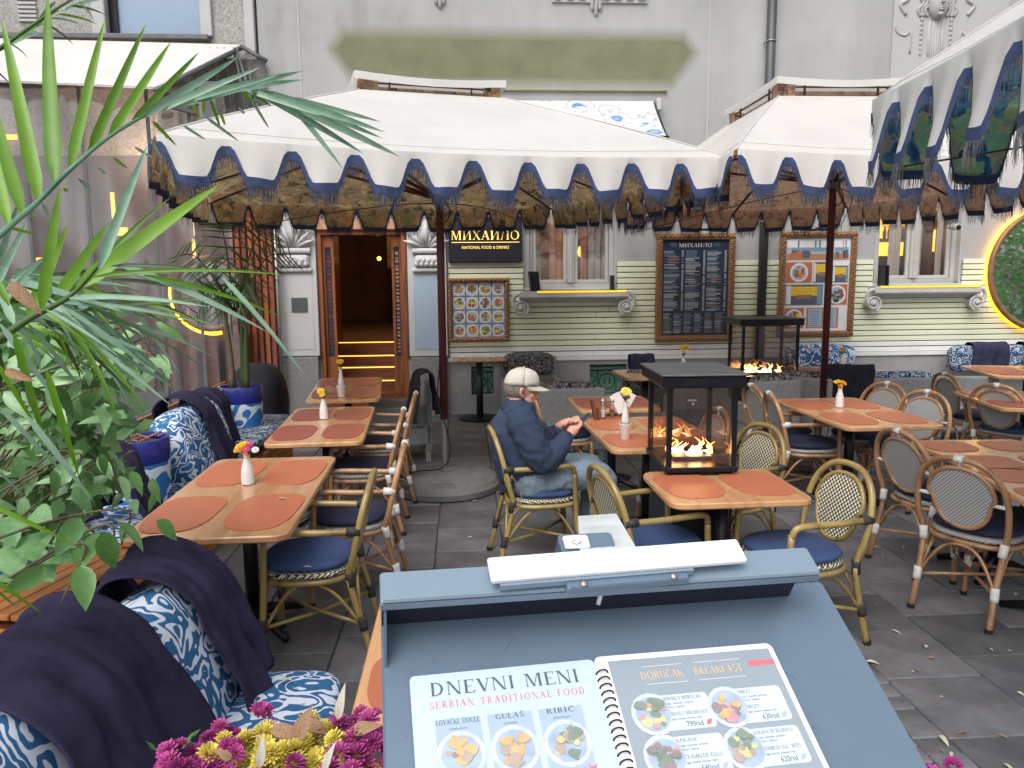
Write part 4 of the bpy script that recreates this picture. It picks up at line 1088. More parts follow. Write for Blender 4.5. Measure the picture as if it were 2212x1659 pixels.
mb = MB(); lz = ony(300, 78).z; mb.b2(-14, ony(455, 80).x, Y-.12, Y+.018, lz-.06, lz, ch=.01); mb.build('cornice', 'metal_grey', nb_, world=True)

pv = thing('glass_pavilion', 'pavilion of clear plastic curtains under a white canvas roof, standing left of the restaurant', 'pavilion', (-6, Y-1, 0))
YP = Y-.9
# roof sheet sloping towards us, seen from below its ridge
rl, rr_ = ony(-60, 84, Y-.1), ony(520, 100, Y-.1)
fl, fr_ = ony(-120, 172, YP-.5), ony(335, 192, YP-.5)
mb = MB(); mb.grid(lambda a, b: rl.lerp(rr_, a).lerp(fl.lerp(fr_, a), b)+V((0, 0, -.03*math.sin(b*3.14))), 12, 6)
mb.grid(lambda a, b: rl.lerp(rr_, a).lerp(fl.lerp(fr_, a), b)+V((0, 0, .02-.03*math.sin(b*3.14))), 12, 6)
mb.build('canvas_roof', 'canvas_white', pv, smooth=True, world=True)
mb = MB()
def bar(a, b, r=.022, m_=0): mb.tube([a, b], r, 6)
q0, q1 = ony(523, 102, Y-.15), ony(574, 130, Y-.15)
apx = ony(455, 105, Y-.25); low = ony(335, 197, YP-.45)
bar(rr_+V((0, 0, -.02)), fr_+V((0, 0, -.02)), .03); bar(rr_, ony(576, 132, Y-.15), .03)
zb_ = ony(560, 262, Y-.3)
for u, v in ((395, 180), (430, 205), (470, 220), (505, 238), (540, 250), (566, 262)):
    bar(rr_+V((random.uniform(-.5, 0), -.1, -.05)), ony(u, v+30, Y-.35), .016); bar(ony(u-20, v-60, Y-.2), ony(u+15, v+40, Y-.35), .02)
for u in (420, 460, 500, 540): bar(ony(u, 130+(u-420)*.1, Y-.2), ony(u+5, 250, Y-.3), .014)
bar(ony(340, 200, YP-.3), ony(570, 262, Y-.3), .03); bar(ony(345, 225, YP-.3), ony(572, 285, Y-.3), .03)
mb.build('truss', 'metal_grey', pv, smooth=True, world=True)
mb = MB(); mb.add([ony(340, 118, Y-.05), ony(574, 130, Y-.05), ony(574, 320, Y-.05), ony(340, 320, Y-.05)], [(0, 1, 2, 3)]); mb.build('dark_gable', 'metal_grey', pv, world=True)
# clear curtain walls, slightly wavy, in panels
zt_ = ony(200, 190, YP).z; edges = [ony(u, 400, YP).x for u in (-140, 60, 190, 332, 420, 498)]
for a, b in zip(edges, edges[1:]):
    mb = MB(); ph = random.random()*6
    mb.grid(lambda s_, t: V((a+(b-a)*s_, YP+.03*math.sin(s_*9+ph)+.02*math.sin(t*11+s_*4+ph), .5+(zt_-.5)*t)), 22, 18)
    mb.build('clear_curtain', 'pvc', pv, smooth=True, world=True)
mb = MB(); mb.b2(edges[0], edges[-1], YP-.02, YP+.02, .0, .5); mb.build('skirt_wall', 'metal_grey', pv, world=True)
mb = MB()
for x in edges[1:-1]: mb.b2(x-.02, x+.02, YP-.045, YP-.036, .0, zt_)
mb.b2(edges[0], edges[-1], YP-.05, YP+.05, zt_, zt_+.07); mb.build('curtain_posts', 'metal_grey', pv, world=True)
# what shows through: a brown bar room with lit bits
mat('pavilion_back', S(96, 88, 88), .8, var=.4, scale=.8)
mb = MB(); mb.b2(-14, nx1-.12, Y-.02, Y, 0, 3.4); mb.build('back_wall', 'pavilion_back', pv, world=True)
rl_ = bpy.data.lights.new('pavilion', 'POINT'); rl_.energy = 30; rl_.color = (1, .66, .42); rl_.shadow_soft_size = .2
ro_ = bpy.data.objects.new('pavilion_fill', rl_); link(ro_, pv); ro_.location = ony(300, 330, Y-.45)-V(pv.location); ro_['kind'] = 'helper'  # unseen warm fill light, added to warm what shows through the curtains
mb = MB()
for u, v, w_, h_ in ((245, 455, .06, .45), (262, 500, .25, .1), (418, 440, .05, .8), (424, 560, .12, .5), (240, 690, .05, .3), (90, 560, .2, .04), (455, 760, .3, .05), (20, 296, .3, .06)):
    p = ony(u, v, Y-.1); mb.box((p.x, Y-.1, p.z), (w_*.6, .03, h_))
mb.build('strip_lamps', 'led_warm', pv, world=True)
mb = MB()
for i in range(9):
    p = ony(120+i*47, 500, Y-.4); mb.box((p.x, Y-.4, .5), (.35, .35, 1.0+.15*(i % 3)))
mb.build('bar_furniture', 'step_wood', pv, world=True)
c = ony(452, 635, YP+.25); round_mirror((c.x, YP+.35, c.z), .43, 'round mirror with yellow halo seen through the clear curtain behind the palm', YP, rk=1.14, arc=(165, 285))
# screen of upright orange wooden battens beside the left pilaster
x0 = ony(502, 700, Y-.25).x; x1 = ony(598, 700, Y-.25).x
ts = thing('batten_screen', 'screen of upright orange wooden battens left of the white pilaster', 'screen', (x0, Y-.25, 0))
zt2 = ony(550, 455, Y-.25).z; nbt = 7
for i in range(nbt):
    mb = MB(); w_ = (x1-x0)/nbt; mb.box(((i+.5)*w_, 0, zt2/2), (w_*.70, .04, zt2), ch=.006); mb.build('batten', 'slat_wood' if i % 2 else 'slat_wood_dark', ts)
mb = MB(); mb.b2(0, x1-x0, .03, .05, 0, zt2); mb.build('backing', 'step_wood', ts)
mb = MB(); mb.tube([(x1-x0+.03, 0, 0), (x1-x0+.03, 0, zt2+.2)], .02, 8); mb.build('edge_post', 'steel', ts, smooth=True)
# ================================================================ parasols
ZE = 2.72
def parasol(name, lab, FL, FR_, depth, ze, apexz, vent, nsc, pole, hubz, under, vd=.25, fringe='fringe_dark', ribs=True, poleto=0., basev=True, side='right', vh=.16):
    """FL, FR_: the eave's corners on the side facing us; depth: how far it reaches back"""
    t = thing(name, lab, 'parasol', (pole.x, pole.y, 0), 0, 'square white canvas parasols with scalloped edges')
    FL = V((FL.x, FL.y, 0)); FR_ = V((FR_.x, FR_.y, 0)); ex = (FR_-FL); wd = ex.length; ex.normalize()
    ey = V((-ex.y, ex.x, 0)); BL = FL+ey*depth; BR = FR_+ey*depth
    cs = [FL, FR_, BR, BL]; L0 = V((pole.x, pole.y, 0)); ctr = (FL+BR)/2
    cen = V((ctr.x, ctr.y, 0))
    vc = [cen+ex*(sx*vent[0]/2)+ey*(sy*vent[1]/2) for sx, sy in ((-1, -1), (1, -1), (1, 1), (-1, 1))]
    ztop = apexz
    def surf(k, off):
        A, B, C, D_ = cs[k], cs[(k+1) % 4], vc[(k+1) % 4], vc[k]
        def f(a, b):
            p = A.lerp(B, a).lerp(D_.lerp(C, a), b)
            sag = -.05*math.sin(b*math.pi)*math.sin(a*math.pi) + .018*math.sin(a*23+b*3)*(1-b)*math.sin(math.pi*b)*.3
            z = ze+(ztop-ze)*(b**.92)+sag - .05*math.sin(a*math.pi)*(1-b)
            return V((p.x, p.y, z+off))-L0
        return f
    mb = MB()
    for k in range(4): mb.grid(surf(k, 0), 22, 10)
    can = mb.build('canopy', 'canvas_white', t, smooth=True, auto=25)
    mb = MB()
    for k in range(4): mb.grid(surf(k, -.02), 14, 6)
    mb.build('lining', under, t, smooth=True)
    for k in range(4):                       # sewn seams: along the ridges and just above the eave
        f = surf(k, .004); mb = MB(); mb.tube([f(0.001, b/10) for b in range(11)], .006, 5); mb.tube([f(a/22, .075) for a in range(23)], .0022, 4)
        mb.build('seam', 'canvas_white', t, smooth=True)
    # hanging scalloped edge, one part for each side; rounded tongues with narrow notches
    for k in range(4):
        A, B = cs[k], cs[(k+1) % 4]; L = (B-A).length; N = nsc[k % 2]; out = V(((B-A).y, -(B-A).x, 0)).normalized()
        seg = N*20
        def low(s):
            ph = (s*N) % 1.0; u = abs(ph-.5)*2         # 0 mid tongue, 1 at the notch
            lobe = 1.0 if u < .46 else (0.5+0.5*math.cos(min(1, (u-.46)/.44)*math.pi))
            return vd*(.24+.76*lobe)-.035*(.5-abs(min(1., max(0., (u-.8)/.2))-.0)*.5 if u > .8 else 0)*0+.0 if False else vd*(.24+.76*lobe**.9)*(1+.03*math.sin(s*37+k))
        def P(s, q, off=0.):
            ph = (s*N) % 1.0; bulge = .055*math.sin(ph*math.pi)*q+.012*math.sin(s*61+k)*q
            p = A.lerp(B, s)
            zs = ze - .05*math.sin(s*math.pi)
            pleat = .02*math.sin(ph*2*math.pi)*q
            return V((p.x+out.x*(bulge+off+.02), p.y+out.y*(bulge+off+.02), zs-low(s)*q-.0+.0))-L0+V((ex.x*pleat, ex.y*pleat, 0))
        mb = MB(); mb.grid(lambda a, b: P(a, b), seg, 5); vo = mb.build('scalloped_edge', 'canvas_white', t, smooth=True)
        mb = MB(); mb.grid(lambda a, b: P(a, b, -.008), seg, 3); mb.build('edge_lining', under, vo, smooth=True)
        mb = MB()
        def strip(a, b):
            p = P(a, 1.0, .003); return p+V((0, 0, .016-.064*b))+V((out.x, out.y, 0))*(-.004*b)
        mb.grid(strip, seg, 1); mb.build('blue_trim', 'canvas_trim', vo, smooth=True)
        mb = MB(); n = int(L*300)
        for i in range(n):
            s = (i+random.random())/n; p = P(s, 1.0, .0)+V((0, 0, -.03)); l = random.uniform(.045, .085)*(1+.5*math.sin(s*90+k)**2); w_ = .0020
            dx = (B-A).normalized()*w_; dr = V((random.uniform(-.012, .012), random.uniform(-.012, .012), -l))
            mb.add([p-dx, p+dx, p+dx*.5+dr, p-dx*.5+dr], [(0, 1, 2, 3)])
        o = mb.build('fringe', fringe, vo); o['kind'] = 'stuff'
    # vent: small flat roof on short posts with patterned sides
    mb = MB(); vz = ztop+vh
    v2 = [cen+(p-cen)*1.06 for p in vc]
    mb.grid(lambda a, b: (v2[0].lerp(v2[1], a).lerp(v2[3].lerp(v2[2], a), b))+V((0, 0, vz+.05*math.cos((b-.5)*math.pi)*math.cos((a-.5)*math.pi)-.03*math.sin(a*math.pi)))-L0, 10, 10)
    for k in range(4):
        A, B = v2[k], v2[(k+1) % 4]; out = V(((B-A).y, -(B-A).x, 0)).normalized()
        mb.grid(lambda a, b: A.lerp(B, a)+out*.006+V((0, 0, vz+.006-.06*b-.03*math.sin(a*math.pi)))-L0, 8, 1)
    vt = mb.build('vent_roof', 'canvas_white', t, smooth=True, auto=30)
    mb = MB()
    for k in range(4):
        A, B = vc[k], vc[(k+1) % 4]
        A = cen+(A-cen)*.965; B = cen+(B-cen)*.965
        mb.tube([A+V((0, 0, ztop-.0))-L0, B+V((0, 0, ztop-.0))-L0], .012, 6)
        mb.tube([A+V((0, 0, vz-.07))-L0, B+V((0, 0, vz-.07))-L0], .014, 6, flat=.5)
        mb.tube([A+V((0, 0, ztop-.02))-L0, A+V((0, 0, vz))-L0], .016, 6)
        for f_ in (.2, .8): p = A.lerp(B, f_)-L0; mb.tube([p+V((0, 0, ztop-.02)), p+V((0, 0, vz-.02))], .02, 6, flat=.4)
    mb.build('vent_frame', 'rib_wood', t, smooth=True)
    mb = MB()
    for k in range(4):
        A, B = vc[k], vc[(k+1) % 4]
        for a, b in ((.0, .13), (.87, 1.)): mb.grid(lambda s, q: A.lerp(B, a+(b-a)*s)*1.0+V((0, 0, ztop+(vz-ztop-.04)*q))-L0, 2, 1)
        mb.grid(lambda s, q: A.lerp(B, s)*1.0+(cen-A.lerp(B, s))*.12+V((0, 0, ztop-.02+(vz-ztop-.04)*q*.7))-L0, 4, 1)
    mb.build('vent_lining', under, t)
    if ribs:
        hub = V((0, 0, hubz)); tips = [c for c in cs]+[(cs[k]+cs[(k+1) % 4])/2 for k in range(4)]
        top = V((cen.x, cen.y, ztop-.10))-L0
        for i, c in enumerate(tips):
            e = V((c.x, c.y, ze-.06-(.05 if i > 3 else 0)))-L0
            mb = MB(); mb.tube([top, e], .018, 6, flat=.6); o = mb.build('rib', 'rib_wood', t, smooth=True)
            mid = top.lerp(e, .5); mb = MB(); mb.tube([hub, mid], .019, 6, flat=.8); mb.build('strut', 'pole_wood', o, smooth=True)
        mb = MB(); mb.lathe([(.05, 0), (.065, .02), (.065, .09), (.045, .11)], 12, (0, 0, hubz-.05)); mb.build('hub', 'pole_wood' if not basev else 'metal_grey', t, smooth=True, auto=40)
        mb = MB(); mb.tube([(0, 0, .62), (0, 0, ztop-.12)], .034, 14); mb.build('pole', 'pole_wood', t, smooth=True)
        for s_ in (-1, 1):
            mb = MB(); mb.tube([(0, -.04, hubz-.02), (s_*1.6, -.1+.0, hubz+.02)], .003, 5)
        mb = MB(); mb.tube(catmull([(cs[3]-L0+V((.1, -.1, ze-.36))), V((0, .045, hubz-.03)), (cs[2]-L0+V((-.1, -.1, ze-.34)))], 8), .005, 5)
        mb.tube(catmull([(.05, -.02, hubz-.02), (.09, -.03, hubz-.12), (.03, -.04, hubz-.2), (-.03, -.04, hubz-.12)], 5), .006, 5)
        mb.build('cord', 'rib_wood', t, smooth=True)
    if basev:
        mb = MB(); mb.lathe([(.42, 0), (.47, .01), (.48, .06), (.45, .11), (.36, .15), (.10, .165)], 36); mb.build('base', 'concrete', t, smooth=True, auto=35)
        mb = MB(); mb.tube([(0, 0, .15), (0, 0, .66)], .028, 12); mb.lathe([(.10, .16), (.10, .175), (.03, .18)], 4)
        mb.box((0, -.42, .10), (.17, .05, .1)); mb.build('post', 'steel', t, smooth=True, auto=40)
        mb = MB(); mb.tube(catmull([(-.03, -.03, 1.1), (-.05, -.04, .8), (.0, -.05, .62), (.05, -.04, .35), (-.02, -.06, .2), (-.25, -.1, .18), (-.38, -.2, .16)], 6), .006, 5); mb.build('cable', 'rubber', t, smooth=True)
    return t
p1 = onz(962, 1030, 0.1)
parasol('parasol', 'big white canvas parasol on the dark red pole left of the seated man', onz(338, 290, ZE), onz(1568, 340, ZE), 3.9, ZE, ony(960, 207, p1.y-.9).z+.24, (1.20, 1.2), (10, 11), V((p1.x, p1.y, 0)), ony(958, 430, p1.y).z, 'tapestry_brown', vh=.13)
f2 = onz(1592, 322, ZE); yb = 4.15
c2x = ony(1790, 600, 7.2)
parasol('parasol', 'white canvas parasol on the right dark red pole, its lining plain tan', V((f2.x, f2.y, 0)), V((f2.x+2.85, f2.y-.02, 0)), yb, ZE, 3.40, (1.15, 1.3), (8, 11), V((c2x.x, 7.2, 0)), ony(1795, 398, 7.2).z, 'tapestry_tan', vh=.15)
f3 = onz(1893, 215, 2.76); g3 = onz(2212, 12, 2.76); d3 = (V((g3.x, g3.y, 0))-V((f3.x, f3.y, 0))).normalized()
f3 = V((f3.x, f3.y, 0)); n3_ = f3+d3*3.3
# its eave runs from the far corner towards us; the canopy lies to the right of that line
e3 = V((d3.y, -d3.x, 0))
if e3.x < 0: e3 = -e3
parasol('parasol', 'white canvas parasol with blue green patterned lining cut off by the upper right corner', n3_, n3_+e3*3.3, 3.3, 2.76, 3.45, (1.1, 1.1), (9, 9), V(((n3_+e3*1.65-d3*1.65).x, (n3_+e3*1.65-d3*1.65).y, 0)), 2.5, 'tapestry_blue', fringe='fringe_grey', vd=.36)

# ================================================================ furniture
TZ = .75
def quadfit(px, z=TZ):
    """four pixels (far left, far right, near right, near left) -> centre, size, turn of the rectangle on height z"""
    a, b, c, d = [onz(u, v, z) for u, v in px]
    ctr = (a+b+c+d)/4; ex = ((b-a)+(c-d))/2; ey = ((a-d)+(b-c))/2
    w, dp = ex.length, ey.length
    ang = (math.atan2(ex.y, ex.x)+math.atan2(ey.y, ey.x)-math.pi/2)/2
    return ctr, w, dp, ang
MATSHAPE = [(.46*math.copysign(abs(math.cos(t))**.62, math.cos(t))*(1+.10*math.sin(t)), .44*math.copysign(abs(math.sin(t))**.62, math.sin(t))*(1+.06*math.cos(t))) for t in [i*2*math.pi/36 for i in range(36)]]
mat_mesh = {}
def placemat(parent_T, x, y, w, d, rz, label, mt='leather_mat', flipx=1):
    key = (round(w, 2), round(d, 2), mt, flipx)
    if key not in mat_mesh:
        mb = MB(); mb.prism([(p[0]*w*flipx, p[1]*d) for p in (MATSHAPE if flipx > 0 else reversed(MATSHAPE))], 0, .004, bev=.0012); me = mb.mesh('placemat'); me.materials.append(MATS[mt]); mat_mesh[key] = me
    x += random.uniform(-.012, .012); y += random.uniform(-.012, .012); rz += random.uniform(-.05, .05)
    p = parent_T @ V((x, y, TZ+.0008))
    o = inst('placemat', mat_mesh[key]); o.location = p; o.rotation_euler = (0, 0, rz)
    tag(o, label, 'placemat', 'leather placemats laid on the tables'); return o
tables = {}
def table(key, px, lab, short, layout=(2, 2), mt='leather_mat', w=None, dp=None, joint=False, leg=True, mats=True, z=TZ):
    ctr, W_, D_, ang = quadfit(px, z); W_ = w or W_; D_ = dp or D_
    t = thing('table', lab, 'table', (ctr.x, ctr.y, 0), ang, 'wooden cafe tables')
    mb = MB(); mb.prism(rrect(W_, D_, .07), z-.032, z, bev=.006); mb.build('tabletop', 'table_wood', t, smooth=True, auto=30)
    mb = MB(); mb.tube([(0, 0, .03), (0, 0, z-.034)], .038, 14); mb.build('pedestal', 'black_iron', t, smooth=True)
    mb = MB()
    for a in range(4):
        an = a*math.pi/2+math.pi/4; mb.tube([(0, 0, .09), (math.cos(an)*.16, math.sin(an)*.16, .06), (math.cos(an)*.30, math.sin(an)*.30, .018)], [.035, .028, .02], 8)
    mb.build('foot_cross', 'black_iron', t, smooth=True)
    mb = MB(); mb.box((0, 0, z-.045), (W_*.55, D_*.55, .02)); mb.build('top_plate', 'black_iron', t)
    T = Matrix.Translation(V((ctr.x, ctr.y, 0))) @ Matrix.Rotation(ang, 4, 'Z'); tables[key] = (T, W_, D_, ang)
    if mats:
        nx, ny = layout
        for j in range(ny):
            for i in range(nx):
                pq = T @ V(((i-(nx-1)/2)*W_/nx, (j-(ny-1)/2)*D_/ny, TZ))-CAM
                if pq.dot(rt)/pq.dot(fwd)*FPX > W/2+70: continue
                wq = ('left' if i == 0 else 'right') if nx == 2 else ''
                dq = {1: '', 2: ('near', 'far')[j] if ny == 2 else '', 3: ('near', 'middle', 'far')[min(j, 2)]}[ny]
                placemat(T, (i-(nx-1)/2)*W_/nx, (j-(ny-1)/2)*D_/ny, W_/nx*.94, D_/ny*.86, ang, ('orange leather placemat at the %s %s of the %s' % (dq, wq, short)).replace('  ', ' '), mt, 1 if i else -1)
    return t
table('T0', [(817, 1272), (1237, 1262), (1358, 1552), (768, 1562)], 'orange wooden table with leather placemats half hidden behind the grey menu stand', 'table behind the grey menu stand')
table('T1', [(466, 992), (735, 984), (607, 1158), (262, 1168)], 'nearest wooden table of the left row, set with a vase of pink and yellow flowers', 'nearest table of the left row', w=.72)
table('T2', [(655, 884), (824, 874), (768, 955), (546, 960)], 'second wooden table of the left row, its vase holding one yellow and dried flowers', 'second table of the left row', mt='leather_mat_red')
table('T3', [(700, 818), (843, 812), (800, 862), (648, 868)], 'farthest wooden table of the left row, in front of the doorway steps', 'table before the doorway', mt='leather_mat_red')
table('T4', [(1236, 903), (1475, 898), (1560, 965), (1342, 974)], 'long wooden table at which the man in the white cap sits', 'table of the man in the cap')
table('T5', [(1388, 1020), (1655, 1011), (1757, 1078), (1450, 1092)], 'small wooden table with two placemats standing in front of the flaming glass heater', 'small table before the flaming heater', layout=(2, 1))
table('T6', [(1217, 858), (1392, 853), (1420, 883), (1262, 888)], 'dark looking wooden table with a condiment rack behind the man\'s table', 'table behind the man\'s table', layout=(2, 1), mt='leather_mat_red')
table('T7', [(1684, 862), (1860, 857), (2015, 916), (1822, 928)], 'wooden table with a vase of two yellow flowers near the right parasol pole', 'table near the right parasol pole')
table('T8', [(1958, 956), (2195, 944), (2400, 1020), (2120, 1012)], 'wooden table cut by the right edge, far one of two pushed together', 'far joined table at the right')
table('T9', [(2118, 1013), (2400, 1015), (2560, 1100), (2250, 1100)], 'wooden table cut by the right edge, near one of two pushed together', 'near joined table at the right', w=.75)
table('T10', [(2085, 848), (2290, 843), (2360, 880), (2160, 886)], 'wooden table behind the oval backed chairs at the right edge', 'table behind the oval chairs', mt='leather_mat_red')
table('T11', [(2112, 793), (2300, 788), (2330, 812), (2140, 815)], 'wooden table farthest right, before the wall with dark draped seats', 'farthest right table at the wall', layout=(2, 1), mt='leather_mat_red')
table('T12', [(1655, 795), (1850, 788), (1905, 800), (1690, 815)], 'wooden table with a yellow flower vase behind the far glass heater', 'table behind the far heater', layout=(2, 1), mt='leather_mat_red')
table('T14', [(1362, 798), (1400, 797), (1440, 815), (1380, 818)], 'wooden table end half hidden behind the near glass heater', 'table hidden behind the heater', mats=False, w=.6)
# tall narrow table at the wall
q = onz(1044, 775, 1.02); wt = thing('wall_table', 'narrow high wooden table on a dark pedestal at the wall under the food pictures', 'table', (q.x, D-.42, 0))
mb = MB(); zq = ony(1044, 776, D-.55).z; mb.prism(rrect(.70, .40, .05), zq-.03, zq, bev=.006); mb.build('tabletop', 'table_wood', wt, smooth=True, auto=30)
mb = MB(); mb.tube([(0, 0, .02), (0, 0, zq-.03)], .045, 12); mb.build('pedestal', 'sign_dark', wt, smooth=True)
mb = MB(); mb.lathe([(.28, 0), (.28, .02), (.06, .04)], 20); mb.build('foot', 'black_iron', wt, smooth=True, auto=40)

# ---------------------------------------------------------------- bistro chairs
CHSRC = {}
def make_chair(style):
    """bamboo-look bistro chair facing +Y; back top at (0,-.30,.88)"""
    olive, arms = {'olive': (True, True), 'brown': (False, False), 'brownarm': (False, True)}[style]
    bam = 'bamboo_olive' if olive else 'bamboo_brown'; wrap = 'wrap_black' if olive else 'wrap_white'; wv = 'weave_bw' if olive else 'weave_grey'
    cush = 'seat_navy'; t = thing('bistro_chair', 'x', 'chair')
    yb, zb0 = -.20, .42; tilt = .19
    def bk(x, z, off=0.): s = (z-zb0); return V((x, yb-s*tilt-.10*s*s+off, z))
    def oval(rx, z0, z1, n=26, p=.85):
        c = (z0+z1)/2; rz = (z1-z0)/2
        return [bk(rx*math.copysign(abs(math.sin(a))**p, math.sin(a))*(1.0 if math.cos(a) > 0 else .86), c+rz*math.cos(a)) for a in [i*2*math.pi/n for i in range(n)]]
    # outer hoop runs down into the rear legs
    hoop = [V((-.20, -.30, .0)), V((-.195, -.25, .2)), bk(-.205, .42), bk(-.225, .55), bk(-.225, .68), bk(-.19, .79), bk(-.11, .865), bk(0, .885), bk(.11, .865), bk(.19, .79), bk(.225, .68), bk(.225, .55), bk(.205, .42), V((.195, -.25, .2)), V((.20, -.30, .0))]
    hp = catmull(hoop, 4)
    k = [i for i, p in enumerate(hp) if p.z >= .40]
    mb = MB(); mb.tube([p for p in hp if p.z >= .38], .0165, 10); mb.build('back_frame', bam, t, smooth=True)
    for s_ in (0, 1):
        seg = hp[:k[0]+1] if s_ == 0 else hp[k[-1]:]
        mb = MB(); mb.tube(seg, .0165, 10); l = mb.build('rear_leg', bam, t, smooth=True)
        e = seg[0] if s_ == 0 else seg[-1]; mb = MB(); mb.tube([e+V((0, 0, .001)), e+V((0, 0, .022))], .02, 10); mb.build('foot_cap', 'rubber', l)
    inner = oval(.168, .50, .835)
    mb = MB(); mb.tube(inner, .0125, 8, closed=True); mb.build('inner_hoop', bam, t, smooth=True)
    mb = MB(); n = len(inner); c = sum((p for p in inner), V())/n
    vs = [c]+[c.lerp(p, .5) for p in inner]+[p for p in inner]
    fs = [(0, 1+i, 1+(i+1) % n) for i in range(n)]+[(1+i, 1+n+i, 1+n+(i+1) % n, 1+(i+1) % n) for i in range(n)]
    for off in (-.004, .004): mb.add([v+V((0, off, 0)) for v in vs], fs)
    w = mb.build('woven_back', wv, t, smooth=True); puv(w, 0, 2)
    # seat ring, woven rim, cushion
    ring = [V((math.copysign(abs(math.cos(a))**.7, math.cos(a))*.225, .02+math.copysign(abs(math.sin(a))**.7, math.sin(a))*.225, .425)) for a in [i*2*math.pi/28 for i in range(28)]]
    mb = MB(); mb.prism([(p.x*.97, (p.y-.02)*.97+.02) for p in ring], .428, .455, bev=.008); w = mb.build('woven_seat', wv, t, smooth=True, auto=50)
    me = w.data; uv = me.uv_layers.new(name='UVMap')
    for l in me.loops:
        c_ = me.vertices[l.vertex_index].co; uv.data[l.index].uv = (c_.x+c_.y*.3, c_.y+c_.z*1.2)
    mb = MB(); mb.tube([p-V((0, 0, .012)) for p in ring], .0145, 8, closed=True); mb.build('seat_ring', bam, t, smooth=True)
    mb = MB(); mb.ball((0, .02, .482), (.225, .222, .034), 26, 8, e=.75, e2=.8); mb.build('cushion', cush, t, smooth=True)
    for s_ in (-1, 1):
        lg = [V((s_*.20, .20, .43)), V((s_*.205, .215, .2)), V((s_*.21, .225, 0))]
        if arms: lg = [V((s_*.215, .19, .63)), V((s_*.212, .20, .43)), V((s_*.21, .215, .2)), V((s_*.212, .225, 0))]
        mb = MB(); mb.tube(catmull(lg, 4), .016, 10); l = mb.build('front_leg', bam, t, smooth=True)
        mb = MB(); mb.tube([lg[-1]+V((0, 0, .001)), lg[-1]+V((0, 0, .022))], .0195, 10); mb.build('foot_cap', 'rubber', l)
        if arms:
            mb = MB(); mb.tube(catmull([bk(s_*.225, .66, .0), V((s_*.24, -.06, .665)), V((s_*.235, .10, .67)), V((s_*.225, .17, .66)), V((s_*.216, .19, .62))], 5), .0165, 10); mb.build('armrest', bam, t, smooth=True)
            mb = MB(); mb.tube([bk(s_*.225, .66, -.012), bk(s_*.23, .665, .055)], .023, 10); mb.build('wrapping', wrap, t, smooth=True)
        # curved side braces and wrappings
        mb = MB(); mb.tube(catmull([V((s_*.205, .20, .20)), V((s_*.19, .10, .35)), V((s_*.19, 0, .40)), V((s_*.19, -.12, .35)), V((s_*.197, -.24, .20))], 5), .009, 7); mb.build('side_brace', bam, t, smooth=True)
        for p, q in ((V((s_*.208, .215, .17)), V((s_*.209, .213, .24))), (V((s_*.198, -.262, .16)), V((s_*.196, -.25, .23))), (V((s_*.199, -.21, .385)), V((s_*.206, -.20, .455)))):
            mb = MB(); mb.tube([p, p.lerp(q, .33), p.lerp(q, .66), q], .0215, 10); mb.build('wrapping', wrap, t, smooth=True)
    mb = MB(); mb.tube([V((-.2, .21, .19)), V((0, .0, .17)), V((.196, -.25, .19))], .010, 7); mb.tube([V((.2, .21, .19)), V((0, .0, .185)), V((-.196, -.25, .19))], .010, 7); mb.build('cross_brace', bam, t, smooth=True)
    mb = MB(); mb.tube(catmull([V((-.2, .212, .20)), V((-.1, .21, .36)), V((0, .21, .40)), V((.1, .21, .36)), V((.2, .212, .20))], 5), .009, 7); mb.build('arched_brace', bam, t, smooth=True)
    mb = MB(); mb.tube(catmull([V((-.197, -.25, .20)), V((-.1, -.225, .36)), V((0, -.215, .40)), V((.1, -.225, .36)), V((.197, -.25, .20))], 5), .009, 7); mb.build('arched_brace', bam, t, smooth=True)
    mb = MB(); a = bk(-.022, .885); b = bk(.022, .885); mb.tube([a, b], .0215, 10); mb.tube([bk(0, .835), bk(0, .885)], .009, 6)
    if not olive: mb.build('wrapping', wrap, t, smooth=True)
    mb = MB()
    for s_ in (-1, 1): mb.tube([bk(s_*.160, .66), bk(s_*.235, .66)], .011, 7)
    mb.build('side_tie', wrap, t, smooth=True)
    return t
def chair(style, u, v, d, lab, z=.885, cush=None, seat_xy=None):
    ang = math.atan2(d[1], d[0])-math.pi/2
    if style not in CHSRC: t = make_chair(style); CHSRC[style] = t
    else: t = copy_tree(CHSRC[style])
    p = onz(u, v, z); off = Matrix.Rotation(ang, 3, 'Z') @ V((0, -.309, 0))
    t.location = (p.x-off.x, p.y-off.y, 0); t.rotation_euler = (0, 0, ang)
    t['label'] = lab; t['group'] = 'bamboo bistro chairs'
    for c in t.children:
        if c.name.startswith('cushion'):
            if cush:
                c.data = c.data.copy(); c.data.materials[0] = MATS[cush]
            else: c.data.materials[0] = MATS['seat_navy'] if False else c.data.materials[0]
    return t
ch_man = chair('olive', 1060, 925, (1, .10), 'olive bamboo armchair in which the man with the white cap sits')
chair('olive', 1293, 1012, (1, .22), 'olive bamboo armchair left of the small table before the heater, back turned to us')
chair('olive', 1834, 1001, (-1, -.25), 'olive bamboo armchair with checked back right of the small table before the heater')
chair('olive', 1652, 918, (-1, -.40), 'olive bamboo chair with checked oval back just right of the near glass heater')
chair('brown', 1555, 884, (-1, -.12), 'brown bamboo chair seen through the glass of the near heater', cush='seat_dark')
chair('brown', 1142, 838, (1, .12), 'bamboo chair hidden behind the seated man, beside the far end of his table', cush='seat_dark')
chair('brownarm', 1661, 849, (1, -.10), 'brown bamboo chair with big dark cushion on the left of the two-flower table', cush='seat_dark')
chair('brownarm', 1622, 832, (1, .10), 'farther brown bamboo chair seen edge on just right of the near heater', cush='seat_dark')
